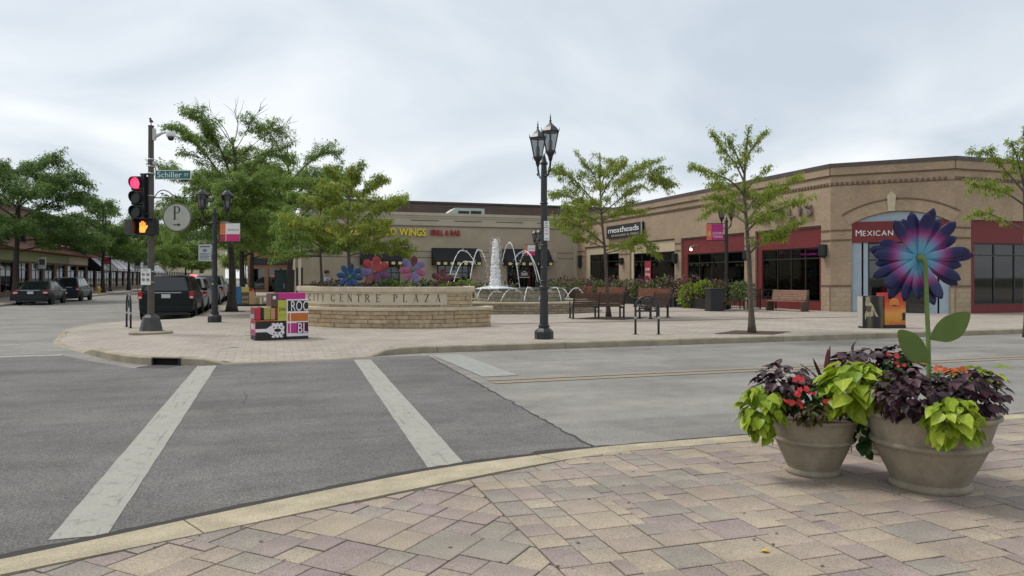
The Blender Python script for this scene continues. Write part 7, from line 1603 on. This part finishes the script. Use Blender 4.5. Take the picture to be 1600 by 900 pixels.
car('parked_pickup', 'silver pickup parked fourth, partly behind the lamp post', 'pickup', (cu_ + .1, v + 17.6, 0), 0, PICK, carpaint('light_silver_car_paint', (.42, .43, .44), .5))
car('parked_sedan', 'far blue-grey car parked beyond the silver pickup', 'car', (cu_ + .1, v + 25, 0), 0, SED, carpaint('blue_grey_car_paint', (.12, .15, .19), .4))
car('parked_suv', 'dark SUV parked across the street under the leafy tree', 'car', (-13.45, 58.6, 0), 0, SUV, carpaint('navy_car_paint', (.018, .022, .03), .2))
car('parked_sedan', 'dark saloon at the left edge parked behind the dark SUV', 'car', (-13.5, 51.2, 0), 0, SED, carpaint('green_black_car_paint', (.016, .022, .024), .2))
fp = car('parked_pickup', 'dark far pickup seen just left of the black minivan', 'pickup', (-13.4, 93, 0), R(180), PICK, carpaint('black_pickup_paint', (.012, .013, .014), .2)); fp.location = (-11.6, 99, 0)
em = car('emergency_vehicle', 'distant van with glowing red roof light beyond the lamp post', 'van', (-6.0, 71, 0), 0, VAN, carpaint('white_van_paint', (.5, .5, .5), .1))
MB().b2(-.65, -.1, 1.2, 1.5, 1.76, 1.92).obj('red_beacon', emit('red_beacon', (1.0, .05, .06), 5), em); MB().b2(.0, .75, 1.2, 1.5, 1.76, 1.9).obj('amber_beacon', emit('amber_beacon', (1.0, .45, .25), 4), em)
# far roadside signs on the left
for px_, dd, x0, x1, y0, y1, lb in ((70, 62, 60, 72, 402, 420, 'grey and white roadside sign at the left edge'), (210, 92, 210, 220, 404, 420, 'white poster sign with dark picture left of the pole'), (228, 90, 223, 237, 404, 420, 'white sign with black lettering right behind the pole')):
    sg_ = thing('roadside_sign', lb, 'sign', (*PD((x0 + x1) / 2, dd), .12), -YAW); s_ = dd / F; hw_ = (x1 - x0) / 2 * s_
    MB().tube([(0, .03, 0), (0, .03, ZD(y0, dd) - .12)], .04, 6).obj('post', M['black_metal'], sg_); pl_ = plate(sg_, -hw_, hw_, ZD(y1, dd) - .12, ZD(y0, dd) - .12, -.03, flat('far_sign_white', (.62, .63, .62)), 'board', .03)
    plate(pl_, -hw_ * .75, hw_ * .75, ZD((y0 + y1) / 2 + 3, dd) - .12, ZD(y0 + 3, dd) - .12, -.036, flat('far_sign_dark', (.10, .10, .10)), 'print', .004)
# ================================================================ people
def person(label, loc, rz, h, top, legs, skin, hair, stride=.12, arm=.0):
    t = thing('person', label, 'person', loc, rz, None); s = h / 1.75
    V = [(0, 0, .95), (0, .01, 1.12), (0, .02, 1.32), (0, .02, 1.46), (0, .0, 1.54), (0, -.02, 1.66), (0, -.01, 1.74)]; Rr_ = [.145, .125, .15, .11, .052, .088, .06]; E = [(i, i + 1) for i in range(6)]
    def chain(start, pts, rs):
        k = start
        for p, r_ in zip(pts, rs): V.append(p); Rr_.append(r_); E.append((k, len(V) - 1)); k = len(V) - 1
    for sd_, st_ in ((-1, stride), (1, -stride)):
        chain(0, [(sd_ * .09, 0, .88), (sd_ * .10, -st_ * .7 - .02, .5), (sd_ * .10, -st_, .09), (sd_ * .10, -st_ - .05, .035), (sd_ * .105, -st_ - .16, .03)], [.095, .065, .045, .045, .035])
        chain(3, [(sd_ * .17, .02, 1.42), (sd_ * .22, .02 + arm * .1, 1.16), (sd_ * .21, -.08 - arm * .15, .94 + arm * .18), (sd_ * .2, -.12 - arm * .2, .86 + arm * .22)], [.06, .045, .034, .03])
    me = bpy.data.meshes.new('body'); me.from_pydata([tuple(c * s for c in p) for p in V], E, []); o = bpy.data.objects.new('body', me); link(o, t)
    o.modifiers.new('skin', 'SKIN'); sv = me.skin_vertices[0].data
    for i, r_ in enumerate(Rr_): sv[i].radius = (r_ * s, r_ * s * (.8 if i < 4 else 1))
    sv[0].use_root = True; m = o.modifiers.new('sub', 'SUBSURF'); m.levels = 2; m.render_levels = 2
    mm, tt, b = newmat('clothed_body'); sp_ = tt.nodes.new('ShaderNodeSeparateXYZ'); tt.links.new(objc(tt), sp_.inputs[0]); mr = tt.nodes.new('ShaderNodeMath'); mr.operation = 'DIVIDE'; mr.inputs[1].default_value = h; tt.links.new(sp_.outputs[2], mr.inputs[0])
    c = ramp(tt, [(0, (.03, .03, .03)), (.05, legs), (.54, top), (.845, skin)], mr.outputs[0], 'CONSTANT'); tt.links.new(c, b.inputs['Base Color']); b.inputs['Roughness'].default_value = .8; me.materials.append(mm)
    for p in me.polygons: p.use_smooth = True
    MB().ball((0, .012 * s, 1.71 * s), (.098 * s, .108 * s, .085 * s), 12, 8).obj('hair', flat('hair_' + label[:6], hair, .7), t, smooth=True)
    for sd_ in (-1, 1): MB().ball((sd_ * .032 * s, -.098 * s, 1.665 * s), .011 * s, 6, 5).obj('eye', flat('eye_dark', (.03, .02, .02)), t, smooth=True)
    MB().ball((0, -.112 * s, 1.635 * s), (.012 * s, .018 * s, .018 * s), 6, 5).obj('nose', flat('skin_nose', skin), t, smooth=True)
    return t
person('person in a pale blue shirt standing behind the round planter', (*PD(511, 30.5), PZ), -YAW + R(80), 1.80, (.30, .36, .46), (.05, .07, .12), (.30, .17, .11), (.03, .02, .015), .08)
person('distant person in a dark top walking along the shaded pavement', (*PD(411, 84), PZ), -YAW + R(170), 1.72, (.10, .06, .07), (.12, .11, .10), (.32, .19, .13), (.04, .03, .02), .16)
